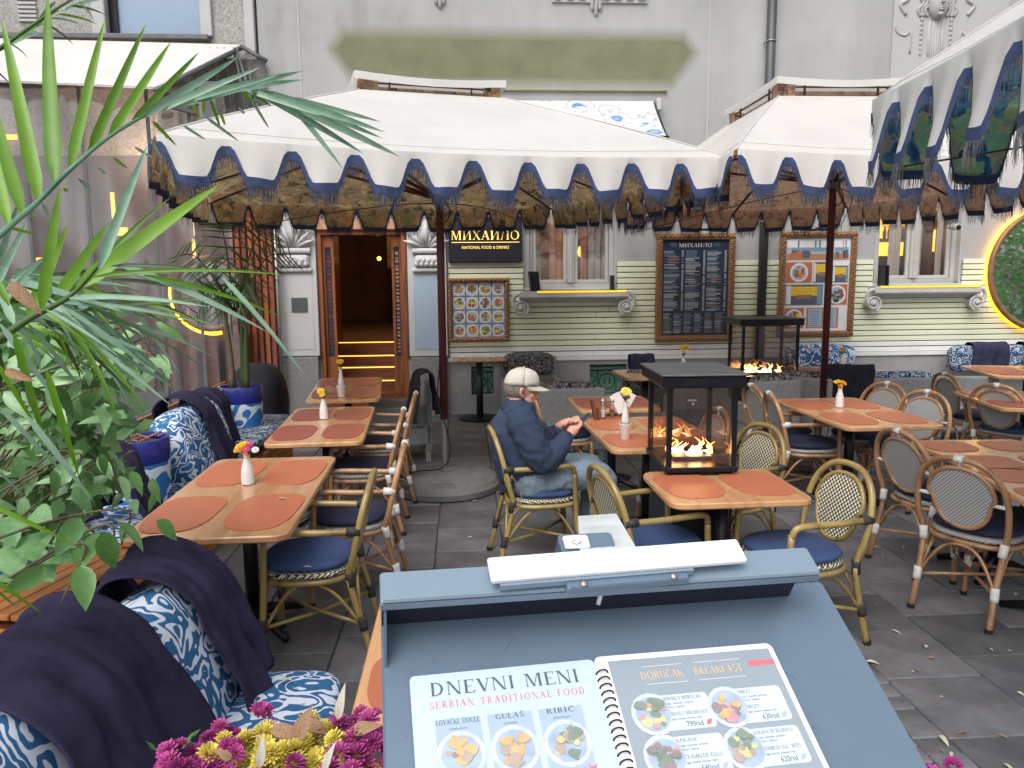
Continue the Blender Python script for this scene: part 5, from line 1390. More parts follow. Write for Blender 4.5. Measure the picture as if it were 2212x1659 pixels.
chair('brown', 2003, 846, (-1, -.55), 'brown bamboo chair with pale woven back at the right end of the two-flower table', cush='seat_navy')
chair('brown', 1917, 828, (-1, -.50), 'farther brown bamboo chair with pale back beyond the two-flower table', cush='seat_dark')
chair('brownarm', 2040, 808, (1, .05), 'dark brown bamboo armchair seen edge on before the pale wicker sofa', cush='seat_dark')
chair('brown', 2153, 832, (.95, .60), 'brown bamboo chair with oval back seen from behind below the glowing mirror', cush='seat_navy')
chair('brown', 1940, 931, (1, .22), 'brown bamboo chair with narrow looking oval back left of the joined tables')
chair('brown', 2072, 992, (.9, .58), 'large brown bamboo chair with white wrappings nearest the right edge')
chair('brownarm', 2330, 960, (-1, -.3), 'bamboo chair with blue cushion at the right edge beyond the joined tables')
chair('olive', 806, 1022, (-1, -.02), 'nearest olive bamboo armchair of the left table row, a leaf on its cushion')
chair('brownarm', 874, 958, (-1, -.02), 'second bamboo armchair of the left row, brown with white wrappings')
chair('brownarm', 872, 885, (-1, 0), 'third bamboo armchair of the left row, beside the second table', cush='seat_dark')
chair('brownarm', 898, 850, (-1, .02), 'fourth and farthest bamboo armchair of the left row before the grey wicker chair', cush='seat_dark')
# string tied round the man's armrest
mb = MB(); p = onz(1105, 1035, .66); mb.tube(catmull([V((0, 0, .02)), V((.03, 0, -.03)), V((.06, -.01, -.12)), V((.03, -.01, -.19)), V((0, -.02, -.21))], 5), .003, 5)
mb.tube([(-.02+.022*math.cos(t), .02*math.sin(t), .01*math.sin(t*3)) for t in [i*.6 for i in range(11)]], .003, 5); o = mb.build('string', 'bamboo_olive', smooth=True); o.location = p; tag(o, 'pale string tied round the near armrest of the man\'s chair', 'string')

# ---------------------------------------------------------------- soft things
def cushion_mb(w, d, h, e=.42):
    mb = MB(); mb.ball((0, 0, 0), (w/2, d/2, h/2), 28, 14, e=e, e2=.55); return mb
def blanket(name, lab, loc, rz, width, front, back, top, thick, seed=0, m='blanket', lean=0., group=None, cat='blanket', sag=.0, flare=.0):
    """cloth hung over an edge: front (+Y local) and back hang, over a rounded top of given thickness"""
    t = MB(); rnd = random.Random(seed); ph = rnd.random()*10
    Ltop = math.pi*thick/2; tot = front+Ltop+back
    def f(a, b):
        s = b*tot; x = (a-.5)*width
        if s < front: y = thick/2; z = -(front-s); k = (front-s)
        elif s < front+Ltop: an = (s-front)/Ltop*math.pi; y = thick/2*math.cos(an); z = thick/2*math.sin(an); k = 0
        else: y = -thick/2; z = -(s-front-Ltop); k = (s-front-Ltop)
        fold = math.sin(a*9+ph)*.5+math.sin(a*17+ph*2+b*2)*.25+.5*noise.noise(V((a*3+ph, b*4, 0)))
        fine = noise.noise(V((a*9+ph, b*7, 3)))*.5+noise.noise(V((a*16, b*14+ph, 7)))*.28
        y += (1 if y > 0 else -1)*(.012+.060*fold*min(1, k*3+.25)*.8+.030*fine+flare*k) + lean*(-z)*(-1 if s < front else 1)*0 - lean*z*-1*0
        y += -lean*z if True else 0
        x += .05*k*math.sin(ph+b*3)+sag*k*(a-.5)
        z += .010*noise.noise(V((a*5, b*5, ph)))
        return V((x, y, z))
    t.grid(f, 48, 60); o = t.build(name, m, smooth=True)
    md = o.modifiers.new('thickness', 'SOLIDIFY'); md.thickness = .007
    o.location = loc; o.rotation_euler = (0, 0, rz); tag(o, lab, cat, group); return o
def bench(name, lab, x_back, y0, y1, depth, rz=0., seatm='ikat_blue', zs_=.46):
    """slatted wooden bench running along Y with the seat towards +X; origin at back line, y0"""
    t = thing(name, lab, 'bench', (x_back, y0, 0), rz); L = y1-y0
    for i in range(6):
        mb = MB(); w_ = depth/6; mb.box(((i+.5)*w_, L/2, zs_-.10), (w_*.86, L, .022), ch=.004); mb.build('seat_slat', 'bench_wood', t)
    for i in range(6):
        mb = MB(); mb.box((depth+.012, L/2, .05+i*.055), (.02, L, .045), ch=.004); mb.build('front_slat', 'bench_wood', t)
    for y in (.03, L-.03):
        mb = MB(); mb.box((depth-.03, y, .18), (.05, .05, .34), ch=.004); mb.build('leg', 'bench_wood', t)
        mb = MB(); mb.box((.03, y, .40), (.05, .05, .8), ch=.004); mb.build('leg', 'bench_wood', t)
    for i in range(5):
        mb = MB(); mb.box((-.0, L/2, .48+i*.085), (.02, L, .07), ch=.004); mb.build('back_slat', 'bench_wood', t)
    return t
GB = 'blue and white patterned bench cushions'
def pad(lab, loc, w, d, h, rz=0., tilt=0., m='ikat_blue', axis='Y', e=.42, cat='cushion', skew=0.):
    o = cushion_mb(w, d, h, e).build('cushion', m, smooth=True)
    o.location = loc; o.rotation_euler = Euler((0, tilt, rz), 'XYZ'); tag(o, lab, cat, GB); return o
# near bench (bottom left)
s0 = onz(640, 1430, .50)
nbx = onz(300, 1290, .86).x-.10
bench('bench', 'slatted wooden bench in the lower left corner under patterned cushions and dark blankets', nbx, 1.15, 2.52, .62)
pad('long blue and white patterned seat cushion behind the magenta and yellow flowers', (nbx+.40, 1.86, .50), .66, 1.30, .12, e=.3)
A0 = onz(300, 1285, .86)
pad('puffy blue and white back cushion between two dark blankets, behind the flowers', (nbx+.24, 2.25, .70), .26, .66, .48, tilt=-.34)
pad('blue and white back cushion at the very lower left corner', (nbx+.19, 1.50, .73), .26, .60, .50, tilt=-.32)
blanket('blanket', 'smooth dark purple blanket over the bench cushion in front of the nearest left table', (nbx+.19, 2.36, .862), R(-84), .36, .33, .26, 0, .27, 3, lean=.40)
blanket('blanket', 'big crumpled dark blanket in the lower left corner over the bench back', (nbx+.16, 1.74, .885), R(-88), .52, .52, .36, 0, .29, 8, lean=.42, sag=.2)
# slatted planter top between the benches
wp = onz(250, 1240, .72)
wl_ = thing('wooden_planter', 'orange slatted wooden planter box between the two benches under the ficus', 'planter', (wp.x-.30, wp.y+.06, 0), R(-14))
for i in range(6):
    mb = MB(); mb.box((-.10+i*.062, 0, .70), (.055, .72, .022), ch=.004); mb.build('slat', 'bench_wood', wl_)
for i in range(9):
    mb = MB(); mb.box((.055, -.375, .06+i*.072), (.38, .018, .062), ch=.004); mb.build('front_slat', 'bench_wood', wl_)
for i in range(9):
    mb = MB(); mb.box((.255, 0, .06+i*.072), (.018, .74, .062), ch=.004); mb.build('side_slat', 'bench_wood', wl_)
mb = MB(); mb.b2(-.13, .24, -.36, .36, .0, .66); mb.build('box', 'step_wood', wl_)
# second bench along the left row
b1x = onz(420, 870, .86).x-.16
bench('bench', 'long slatted wooden bench behind the left table row with patterned cushions', b1x, 3.05, 7.6, .60)
pad('patterned seat cushion beside the nearest left table, half hidden by leaves', (b1x+.36, 3.85, .49), .60, 1.5, .11, e=.3)
pad('patterned seat cushion between the nearest and the second left table', (b1x+.36, 5.45, .49), .60, 1.6, .11, e=.3, m='ikat_dark')
pad('patterned seat cushion beside the farthest left table', (b1x+.36, 6.95, .49), .60, 1.3, .11, e=.3, m='ikat_dark')
cA = onz(420, 955, .72); cB = onz(400, 858, .96); cC = onz(468, 850, .92); cD = onz(228, 985, .92)
pad('puffy patterned back cushion standing right of the blue pot, a blanket over its corner', (cA.x, cA.y, .72), .28, .90, .54, tilt=-.30, m='ikat_blue')
pad('patterned back cushion under leaves left of the blue and white pot', (b1x+.18, 3.75, .70), .24, .80, .48, tilt=-.26)
pad('grey patterned back cushion beside the palm pot', (b1x+.20, 6.65, .68), .22, .7, .42, tilt=-.2, m='ikat_grey')
blanket('blanket', 'dark blanket hanging over the puffy cushion right of the blue pot', (cA.x-.05, cA.y+.02, .90), R(-86), .32, .36, .3, 0, .30, 5, lean=.30)
blanket('blanket', 'second dark blanket just behind the first one, beside the palm pot', (cA.x-.09, cA.y+.52, .89), R(-88), .32, .30, .3, 0, .24, 6, lean=.2)
blanket('blanket', 'dark folded blanket on the cushion under the ficus leaves, before the blue pot', (cD.x, cD.y, .86), R(-84), .36, .42, .25, 0, .22, 9, lean=.34)
jb = onz(548, 800, 1.0)
# dark draped armchair behind the palm pot
dc = thing('draped_armchair', 'armchair wholly draped in a dark cloth at the foot of the batten screen', 'armchair', (onz(560, 905, .3).x, onz(560, 905, .3).y, 0))
mb = MB(); mb.ball((0, 0, .46), (.31, .34, .46), 26, 16, e=.75, e2=.7)
mb.v = [tuple(V(p)+V((0, 0, 0))+V(p).normalized()*.03*noise.noise(V(p)*5)) for p in mb.v]; mb.build('cloth', 'jacket_black', dc, smooth=True)
mb = MB(); mb.box((0, 0, .2), (.5, .5, .35), ch=.03); mb.build('seat', 'wicker_grey', dc)
# grey wicker furniture along the wall
def wicker_sofa(loc, w, rz, lab, h=.78, pat='ikat_grey', cush=True, name='wicker_sofa', cat='sofa', d=.62):
    t = thing(name, lab, cat, loc, rz)
    mb = MB(); mb.box((0, -d/2+.04, h/2+.05), (w, .07, h-.1), ch=.02); mb.build('backrest', 'wicker_grey', t)
    mb = MB(); mb.box((0, 0, .28), (w, d, .22), ch=.02); mb.build('seat', 'wicker_grey', t)
    for s in (-1, 1):
        mb = MB(); mb.box((s*(w/2-.03), .03, .45), (.06, d-.08, .24), ch=.02); mb.build('armrest', 'wicker_grey', t)
        for y in (-d/2+.05, d/2-.05):
            mb = MB(); mb.box((s*(w/2-.04), y, .09), (.05, .05, .18)); mb.build('leg', 'wicker_grey', t)
    if cush:
        mb = MB(); mb.ball((0, -d/2+.12, h-.09), (w/2-.04, .07, .15), 22, 10, e=.4, e2=.5); mb.build('back_cushion', pat, t, smooth=True)
        mb = MB(); mb.ball((0, .05, .43), (w/2-.07, d/2-.06, .06), 22, 10, e=.3, e2=.5); mb.build('seat_cushion', pat, t, smooth=True)
    return t
q = onz(1200, 830, .78); wicker_sofa((q.x, q.y+.25, 0), 1.0, R(0), 'grey wicker sofa with dark patterned cushions right behind the seated man', .74)
q = onz(1165, 800, .80); wicker_sofa((q.x, D-.55, 0), .75, R(180), 'grey wicker chair with dark scroll cushion at the wall above the man\'s cap', .80, name='wicker_chair', cat='chair')
q = onz(1800, 870, .45); wicker_sofa((onz(1765, 830, .7).x, onz(1765, 830, .7).y+.2, 0), .62, R(-40), 'grey wicker chair draped with a dark cloth beside the right parasol pole', .78, name='wicker_chair', cat='chair')
q = onz(1940, 808, .80); wicker_sofa((q.x, q.y+.28, 0), 1.02, R(0), 'pale wicker sofa with braided patterned cushion under the right window', .76, pat='ikat_dark')
q = onz(2010, 815, .74); wicker_sofa((onz(2060, 850, .5).x, onz(2060, 850, .5).y+.1, 0), .8, R(-12), 'pale wicker chair behind the dark edge-on armchair', .72, cush=False, name='wicker_chair', cat='chair')
q = onz(1660, 825, .78); wicker_sofa((q.x, q.y+.2, 0), .55, R(10), 'grey wicker chair between the two glass heaters', .80, name='wicker_chair', cat='chair')
q = onz(1425, 810, .78); wicker_sofa((q.x-.1, q.y+.3, 0), .6, R(160), 'grey wicker chair behind the left side of the near heater', .72, name='wicker_chair', cat='chair')
q = onz(870, 860, .7); wicker_sofa((onz(862, 905, .4).x, onz(862, 905, .4).y, 0), .60, R(100), 'grey wicker chair with a black jacket before the door pilaster', .84, cush=False, name='wicker_chair', cat='chair')
q = onz(905, 815, .90); blanket('black_jacket', 'black jacket hung over the grey wicker chair before the door pilaster', (q.x+.05, q.y, .90), R(100), .40, .42, .34, 0, .12, 12, m='jacket_black', cat='jacket', flare=.15)
q = onz(1832, 800, .86); blanket('blanket', 'dark cloth draped over the wicker chair beside the right parasol pole', (q.x, q.y, .86), R(160), .48, .40, .45, 0, .12, 14, m='jacket_black')
q = onz(1735, 775, .80); pad('blue and white patterned back cushion behind the far heater table', (ony(1770, 778, D-.3).x, D-.30, .74), .95, .16, .34, m='ikat_blue', e=.3)
for u, lab in ((2100, 'patterned cushion half covered by a dark blanket at the wall near the glowing mirror'), (2218, 'patterned cushion at the wall cut by the right edge')):
    p = ony(u, 775, D-.32); pad(lab, (p.x-.06, D-.32, .68), .55, .18, .36, m='ikat_dark', e=.35)
for u, lab, s_ in ((2130, 'dark blanket over the seat back at the wall left of the glowing mirror\'s foot', 3), (2240, 'dark blanket over the seat back at the wall cut by the right edge', 4)):
    p = ony(u, 762, D-.34); blanket('blanket', lab, (p.x, D-.34, .80), R(180), .50, .30, .2, 0, .20, s_, m='seat_dark')
p = onz(1388, 790, .9); blanket('blanket', 'dark blue blanket on a seat back left of the near heater top', (ony(1385, 790, D-.8).x, D-.8, .78), R(180), .30, .25, .2, 0, .16, 21, m='seat_dark')

# ---------------------------------------------------------------- vases with flowers
def vase(u, v, lab, flowers, z=TZ, h=.16, shape='bottle', group='white flower vases'):
    p = onz(u, v, z); t = thing('flower_vase', lab, 'vase', (p.x, p.y, z+.0015), 0, group)
    prof = {'bottle': [(.028, 0), (.034, .004), (.035, .04), (.030, .09), (.019, .13), (.016, .148), (.019, .16)], 'cup': [(.026, 0), (.032, .005), (.042, .10), (.045, .105), (.045, .112), (.041, .112)]}[shape]
    mb = MB(); mb.lathe(prof, 18, capt=False); mb.build('vase_body', 'porcelain', t, smooth=True, auto=50)
    top = prof[-1][1]
    if shape == 'cup':
        mb = MB(); mb.lathe([(.022, .10), (.028, .13), (.018, .20), (.014, .24), (.018, .26)], 14, capt=False); mb.build('inner_bottle', 'porcelain', t, smooth=True); top = .26
    for i, (dx, dy, dz, r, col) in enumerate(flowers):
        mb = MB(); mb.tube(catmull([V((0, 0, top-.05)), V((dx*.3, dy*.3, top+dz*.5)), V((dx, dy, top+dz))], 4), .0022, 5)
        st = mb.build('stem', 'stem_green', t, smooth=True)
        mb = MB(); c = V((dx, dy, top+dz)); nrm = V((dx*3, dy*3-.6, .8)).normalized()
        q = nrm.to_track_quat('Z', 'Y').to_matrix().to_4x4(); T = Matrix.Translation(c) @ q
        for ring, (rr, nz, npet) in enumerate(((r, 0.0, 14), (r*.72, .006, 12), (r*.42, .010, 8))):
            for a in range(npet):
                an = a*2*math.pi/npet+ring*.2; w_ = rr*.22
                ca, sa = math.cos(an), math.sin(an)
                mb.add([V((ca*.002-sa*w_*.3, sa*.002+ca*w_*.3, nz)), V((ca*.002+sa*w_*.3, sa*.002-ca*w_*.3, nz)), V((ca*rr*.8+sa*w_, sa*rr*.8-ca*w_, nz+.004)), V((ca*rr, sa*rr, nz+.002)), V((ca*rr*.8-sa*w_, sa*rr*.8+ca*w_, nz+.004))], [(0, 1, 2, 3, 4)], 0, T)
        mb.ball((0, 0, .006), (r*.26, r*.26, .006), 8, 5, 1, T); mb.build('flower_head', [col, 'petal_orange' if col != 'petal_orange' else 'dry_leaf'], t)
    mb = MB()
    for i in range(5):
        a = i*1.3; mb.add([V((0, 0, top)), V((math.cos(a)*.02-.006, math.sin(a)*.02, top+.03)), V((math.cos(a)*.035, math.sin(a)*.035, top+.045)), V((math.cos(a)*.02+.006, math.sin(a)*.02, top+.028))], [(0, 1, 2, 3)])
    mb.build('leaves', 'stem_green', t)
    return t
vase(536, 1046, 'white vase with yellow, orange and pink daisies on the nearest left table', [(-.035, 0, .045, .024, 'petal_yellow'), (-.012, -.01, .06, .022, 'petal_yellow'), (-.028, -.02, .035, .02, 'petal_orange'), (.016, 0, .058, .024, 'petal_pink'), (.006, -.02, .035, .024, 'petal_pink'), (.028, .01, .04, .016, 'petal_pink'), (.05, -.01, .028, .022, 'petal_white'), (-.05, .0, .025, .018, 'petal_yellow'), (.004, -.03, .01, .015, 'petal_orange')])
vase(700, 905, 'white vase with a yellow flower and a dried one on the second left table', [(-.015, -.01, .06, .032, 'petal_yellow'), (.0, -.03, .035, .026, 'petal_yellow'), (.05, 0, .06, .03, 'dry_leaf'), (.07, .02, .05, .03, 'dry_leaf'), (.04, .02, .08, .028, 'dry_leaf')])
vase(738, 858, 'tall white vase with one dull yellow flower on the farthest left table', [(.0, -.01, .07, .036, 'petal_yellow')], shape='cup')
vase(1350, 950, 'white cup with a bottle vase and a yellow chrysanthemum on the man\'s table', [(.0, -.02, .07, .040, 'petal_lemon'), (-.015, .01, .05, .022, 'dry_leaf'), (.01, -.02, .03, .02, 'dry_leaf')], shape='cup')
vase(1813, 880, 'white vase with two orange yellow flowers near the right parasol pole', [(-.04, 0, .05, .020, 'petal_yellow'), (.02, 0, .045, .026, 'petal_orange'), (-.005, -.01, .02, .024, 'petal_orange'), (-.015, 0, .055, .02, 'petal_yellow'), (.03, -.01, .035, .018, 'petal_yellow')])
vase(1819, 795, 'small white vase with a yellow flower on the table behind the far heater', [(-.02, 0, .06, .028, 'petal_orange'), (.03, 0, .07, .02, 'petal_yellow'), (-.01, -.01, .04, .02, 'petal_yellow')])
vase(1476, 800, 'vase whose dull yellow flower just shows above the near heater\'s lid', [(-.02, 0, .10, .04, 'petal_yellow'), (.03, 0, .10, .036, 'petal_yellow'), (.0, 0, .12, .03, 'petal_lemon')])
# tissue cone behind the man's vase
p = onz(1357, 905, TZ); mb = MB(); mb.lathe([(.012, .0), (.03, .09), (.055, .16), (.056, .162)], 9, capt=False); o = mb.build('paper_napkins', 'porcelain'); o.location = (p.x, p.y, TZ+.16); 
bpy.data.objects.remove(o)
cd = thing('condiment_rack', 'wooden condiment rack with glass shakers and a paper napkin fan on the man\'s table', 'condiment rack', (onz(1322, 905, TZ).x, onz(1322, 905, TZ).y, TZ+.001), R(8))
mb = MB(); mb.box((0, 0, .006), (.24, .10, .012), ch=.003); mb.box((-.115, 0, .05), (.012, .10, .09), ch=.003); mb.box((.115, 0, .05), (.012, .10, .09), ch=.003); mb.build('tray', 'door_wood', cd)
mb = MB(); mb.add([(-.15, -.055, 0), (-.13, -.055, 0), (-.16, -.05, .16), (-.18, -.05, .16), (-.15, .0, 0), (-.13, .0, 0), (-.16, .0, .16), (-.18, .0, .16)], [(0, 1, 2, 3), (7, 6, 5, 4), (0, 4, 5, 1), (1, 5, 6, 2), (2, 6, 7, 3), (3, 7, 4, 0)]); mb.build('upright_board', 'step_wood', cd)
for x in (-.075, .0):
    mb = MB(); mb.lathe([(.022, .013), (.026, .02), (.022, .10), (.014, .12), (.016, .13)], 12, (x, 0, 0)); j = mb.build('shaker', 'jar_glass', cd, smooth=True)
    mb = MB(); mb.lathe([(.017, .131), (.02, .135), (.016, .15), (.006, .165)], 12, (x, 0, 0)); mb.build('shaker_top', 'steel', j, smooth=True)
    mb = MB(); mb.lathe([(.019, .018), (.019, .07)], 10, (x, 0, 0)); mb.build('spice', 'print_white' if x else 'step_wood', j)
mb = MB()
for i in range(7):
    a = -.5+i*.17; T = Matrix.Translation(V((.085, 0, .03))) @ Matrix.Rotation(a, 4, 'Y'); mb.box((0, -.01+.004*i, .10), (.055, .002, .16), T=T)
mb.build('napkin', 'porcelain', cd)

# ---------------------------------------------------------------- gas heaters with a glass box and open flames
def flame_mb(seed, h, r):
    rnd = random.Random(seed); mb = MB()
    for k in range(12):
        x = rnd.uniform(-r, r); hh = h*rnd.uniform(.25, 1.0); w_ = rnd.uniform(.010, .020); ph = rnd.random()*6; n = 9; y0 = rnd.uniform(-.02, .02)
        pts = []; rad = []
        for i in range(n):
            t = i/(n-1); pts.append(V((x+.035*math.sin(t*4.2+ph)*t, y0+.02*math.cos(t*3+ph)*t, hh*t))); rad.append(max(.0008, w_*math.sin(math.pi*min(1, t*.8+.2))**1.2*(1-t*.5)))
        mb.tube(pts, rad, 7, flat=.6)
    return mb
def heater(name, lab, c, rz, sx, sy, zb, zt, group='black gas heaters with flames in a glass box'):
    t = thing(name, lab, 'heater', (c.x, c.y, 0), rz, group); hx, hy = sx/2, sy/2
    mb = MB(); mb.b2(-hx+.01, hx-.01, -hy+.01, hy-.01, .02, zb-.03, ch=.01); mb.build('base', 'heater_black', t)
    mb = MB(); mb.b2(-hx-.01, hx+.01, -hy-.01, hy+.01, zb-.03, zb, ch=.006); mb.build('burner_deck', 'heater_black', t)
    mb = MB(); mb.b2(-hx*.6, hx*.6, -hy*.35, hy*.35, zb+.001, zb+.02, ch=.005); mb.build('burner', 'sign_dark', t)
    for a in (-1, 1):
        for b in (-1, 1):
            mb = MB(); mb.box((a*(hx-.014), b*(hy-.014), (zb+zt)/2), (.028, .028, zt-zb-.001)); mb.build('post', 'heater_black', t)
    for a in (-1, 1):
        mb = MB(); mb.box((a*(hx-.014), 0, (zb+zt)/2), (.005, sy-.06, zt-zb-.03)); mb.build('glass_pane', 'heater_glass', t)
        mb = MB(); mb.box((0, a*(hy-.014), (zb+zt)/2), (sx-.06, .005, zt-zb-.03)); mb.build('glass_pane', 'heater_glass', t)
    mb = MB(); mb.b2(-hx-.035, hx+.035, -hy-.035, hy+.035, zt, zt+.065, ch=.006); lid = mb.build('lid', 'heater_black', t)
    mb = MB(); mb.b2(-hx-.045, hx+.045, -hy-.045, hy+.045, zt+.066, zt+.076, ch=.003); mb.build('lid_plate', 'stand_paint' if name == 'x' else 'metal_grey', t)
    mb = MB()
    for i in range(9): mb.box((-.06+i*.014-.05, -hy-.036, zt+.035), (.005, .004, .035))
    mb.build('vent_slots', 'rubber', lid)
    mb = MB(); mb.box((-.06, -hy-.0, zt-.07), (.05, .002, .008)); mb.ball((-.055, -hy-.002, zt-.09), (.007, .003, .009), 6, 4); mb.build('latch', 'steel', t)
    fx = sx*.30
    fm = flame_mb(3, .105, fx*1.15); o = fm.build('flame', 'flame', t, smooth=True); o.location = (0, 0, zb+.018)
    fm = flame_mb(8, .065, fx*1.1); o = fm.build('flame', 'flame_core', t, smooth=True); o.location = (.01, -.01, zb+.018)
    return t
nl, nr, fr2 = onz(1441, 1010, .80), onz(1590, 1000, .80), onz(1396, 955, .80)
ra_ = R(-1.5); ux_, uy_ = V((math.cos(ra_), math.sin(ra_), 0)), V((-math.sin(ra_), math.cos(ra_), 0)); hc = nl+ux_*.19+uy_*.25
heater('fire_heater', 'near black glass box heater with live flames between the man\'s table and the small table', V((hc.x, hc.y, 0)), ra_, .385, .50, .80, ony(1440, 838, nl.y).z)
c2_ = onz(1662, 850, .75); 
hy_ = 8.1; a_ = ony(1600, 800, hy_); b_h = ony(1722, 800, hy_)
heater('fire_heater', 'far black glass box heater with flames before the green slatted wall', V(((a_.x+b_h.x)/2, hy_+.2, 0)), 0.0, b_h.x-a_.x, .45, ony(1660, 812, hy_).z, ony(1660, 703, hy_).z)
# ================================================================ the seated man
def skin_obj(name, verts, edges, radii, sub=2):
    me = bpy.data.meshes.new(name); me.from_pydata([tuple(v) for v in verts], edges, []); me.update()
    o = bpy.data.objects.new(name, me); COL.objects.link(o)
    md = o.modifiers.new('s', 'SKIN'); md.use_smooth_shade = True
    me.skin_vertices[0].data[0].use_root = True
    for i, r in enumerate(radii):
        me.skin_vertices[0].data[i].radius = (r, r) if not isinstance(r, tuple) else r
    if sub: s = o.modifiers.new('u', 'SUBSURF'); s.levels = sub; s.render_levels = sub
    return o
def bake(o):
    dg = bpy.context.evaluated_depsgraph_get(); dg.update()
    me = bpy.data.meshes.new_from_object(o.evaluated_get(dg)); bpy.data.objects.remove(o); return me
def chainmb(mb, pts, radii, n=12, mi=0, flat=1.0):
    pr = catmull(pts, 4); k = 4; rr = []
    for i in range(len(radii)-1):
        for j in range(k): rr.append(radii[i]+(radii[i+1]-radii[i])*j/k)
    rr.append(radii[-1]); mb.tube(pr, rr, n, mi, flat=flat)
    mb.ball(pr[0], rr[0]*.98, n, 6, mi); mb.ball(pr[-1], rr[-1]*.98, n, 6, mi)
def remeshed(mb, name, vox, parent, m, disp=0., dscale=8., smooth=True):
    me = mb.mesh(name+'_src'); o = bpy.data.objects.new(name+'_src', me); COL.objects.link(o)
    md = o.modifiers.new('r', 'REMESH'); md.mode = 'VOXEL'; md.voxel_size = vox; md.use_smooth_shade = True
    sm = o.modifiers.new('sm', 'SMOOTH'); sm.factor = .6; sm.iterations = 4
    out = bake(o); out.name = name
    if disp:
        vn = [v.normal.copy() for v in out.vertices]
        for v, nn_ in zip(out.vertices, vn):
            c = v.co; f = noise.noise(V((c.x*dscale, c.y*dscale, c.z*dscale*1.4)))*.6+abs(noise.noise(V((c.x*dscale*2.1+5, c.y*dscale*2.1, c.z*dscale*.9))))*.7
            v.co = c+nn_*disp*f
    out.materials.clear(); out.materials.append(MATS[m])
    out.polygons.foreach_set('use_smooth', [True]*len(out.polygons))
    ob = bpy.data.objects.new(name, out); link(ob, parent); return ob
mo = ch_man.location; mang = ch_man.rotation_euler.z
man = thing('person', 'seated man in a white cap, navy jacket and pale jeans looking down at a phone', 'person', (mo.x, mo.y, 0), mang)
# local frame: +Y is where he faces, +X his right side (towards us)
HZ = .0
pelv = V((0, -.07, .57)); waist = V((0, -.13, .72)); chest = V((0, -.14, .90)); neck = V((0, -.13, 1.005)); headc = V((0, -.105, 1.125))
b = MB()
chainmb(b, [pelv, waist, chest, V((0, -.13, .98))], [.15, .15, .15, .10], 16)
chainmb(b, [V((0, -.135, .96)), neck, headc+V((0, -.03, -.03))], [.075, .060, .062], 12)
for s in (-1, 1):
    chainmb(b, [V((s*.17, -.13, .955)), V((s*.225, -.02, .735)), V((s*.10, .165, .835))], [.055, .045, .030])
    chainmb(b, [V((s*.09, -.04, .55)), V((s*.11, .38, .55)), V((s*.12, .36, .12)), V((s*.12, .34, .08))], [.09, .065, .045, .04])
    chainmb(b, [V((s*.12, .32, .05)), V((s*.125, .50, .04))], [.045, .03])
# head: skull, jaw, nose, brows, ears, chin
hb = b
tl = Matrix.Translation(headc) @ Matrix.Rotation(R(-9), 4, 'X')
def hp(x, y, z): return tl @ V((x, y, z))
hb.ball((0, -.012, .025), (.078, .098, .100), 20, 14, 0, tl)
hb.ball((0, .030, -.045), (.058, .066, .070), 16, 10, 0, tl)
hb.ball((0, .070, -.095), (.030, .026, .022), 10, 7, 0, tl)          # chin
chainmb(hb, [hp(0, .084, .020), hp(0, .104, -.008), hp(0, .112, -.028)], [.010, .012, .016], 8)
hb.ball((0, .102, -.034), (.019, .013, .010), 8, 6, 0, tl)
for s in (-1, 1):
    hb.ball((s*.030, .076, .030), (.024, .014, .008), 8, 6, 0, tl)   # brow
    hb.ball((s*.042, .058, -.022), (.022, .022, .020), 8, 6, 0, tl)  # cheek
    chainmb(hb, [hp(s*.076, -.008, .022), hp(s*.088, -.022, .012), hp(s*.084, -.018, -.018), hp(s*.074, -.002, -.034)], [.009, .010, .009, .009], 8)
hb.ball((0, .086, -.058), (.024, .012, .008), 8, 6, 0, tl)           # lips
hb.ball((0, .083, -.070), (.020, .012, .008), 8, 6, 0, tl)
# hands: palm, four unequal bent fingers, thumb, closing on the phone
PH_ = V((0, .345, .885))
def hand(s, wrist, palm, fdir, updir):
    out = wrist
    f = (palm-wrist).normalized(); side = f.cross(updir).normalized()
    chainmb(b, [wrist, wrist.lerp(palm, .5), palm], [.027, .033, .030], 10)
    for i, L in enumerate((.070, .078, .073, .058)):
        o_ = palm+side*((i-1.5)*.019)+f*.012
        p1_ = o_+f*(L*.45)+updir*.004; p2_ = p1_+(f*.55+fdir*.8).normalized()*(L*.35); p3_ = p2_+(f*.0+fdir).normalized()*(L*.30)
        chainmb(b, [o_, p1_, p2_, p3_], [.0115, .0105, .0095, .0075], 8)
    th = palm-f*.035+side*(-s*.030)
    chainmb(b, [th, th+side*(-s*.020)+f*.025+updir*.012, th+side*(-s*.006)+f*.055+updir*.024], [.013, .0115, .009], 8)
hand(1, V((.105, .165, .835)), V((.055, .230, .865)), V((-.7, .1, .5)).normalized(), V((-.1, -.5, .85)).normalized())
hand(-1, V((-.105, .155, .855)), V((-.055, .220, .895)), V((.8, .1, -.1)).normalized(), V((.1, -.4, .9)).normalized())
body = remeshed(b, 'body', .0055, man, 'skin')
# eyes
for s in (-1, 1):
    mb = MB(); mb.ball((s*.030, .079, .012), (.011, .009, .008), 10, 7, 0, tl); e_ = mb.build('eye', ['print_white'], body, smooth=True)
    mb = MB(); mb.ball((s*.030, .086, .010), (.005, .004, .005), 8, 5, 0, tl); mb.build('iris', 'rubber', e_ if False else body, smooth=True)
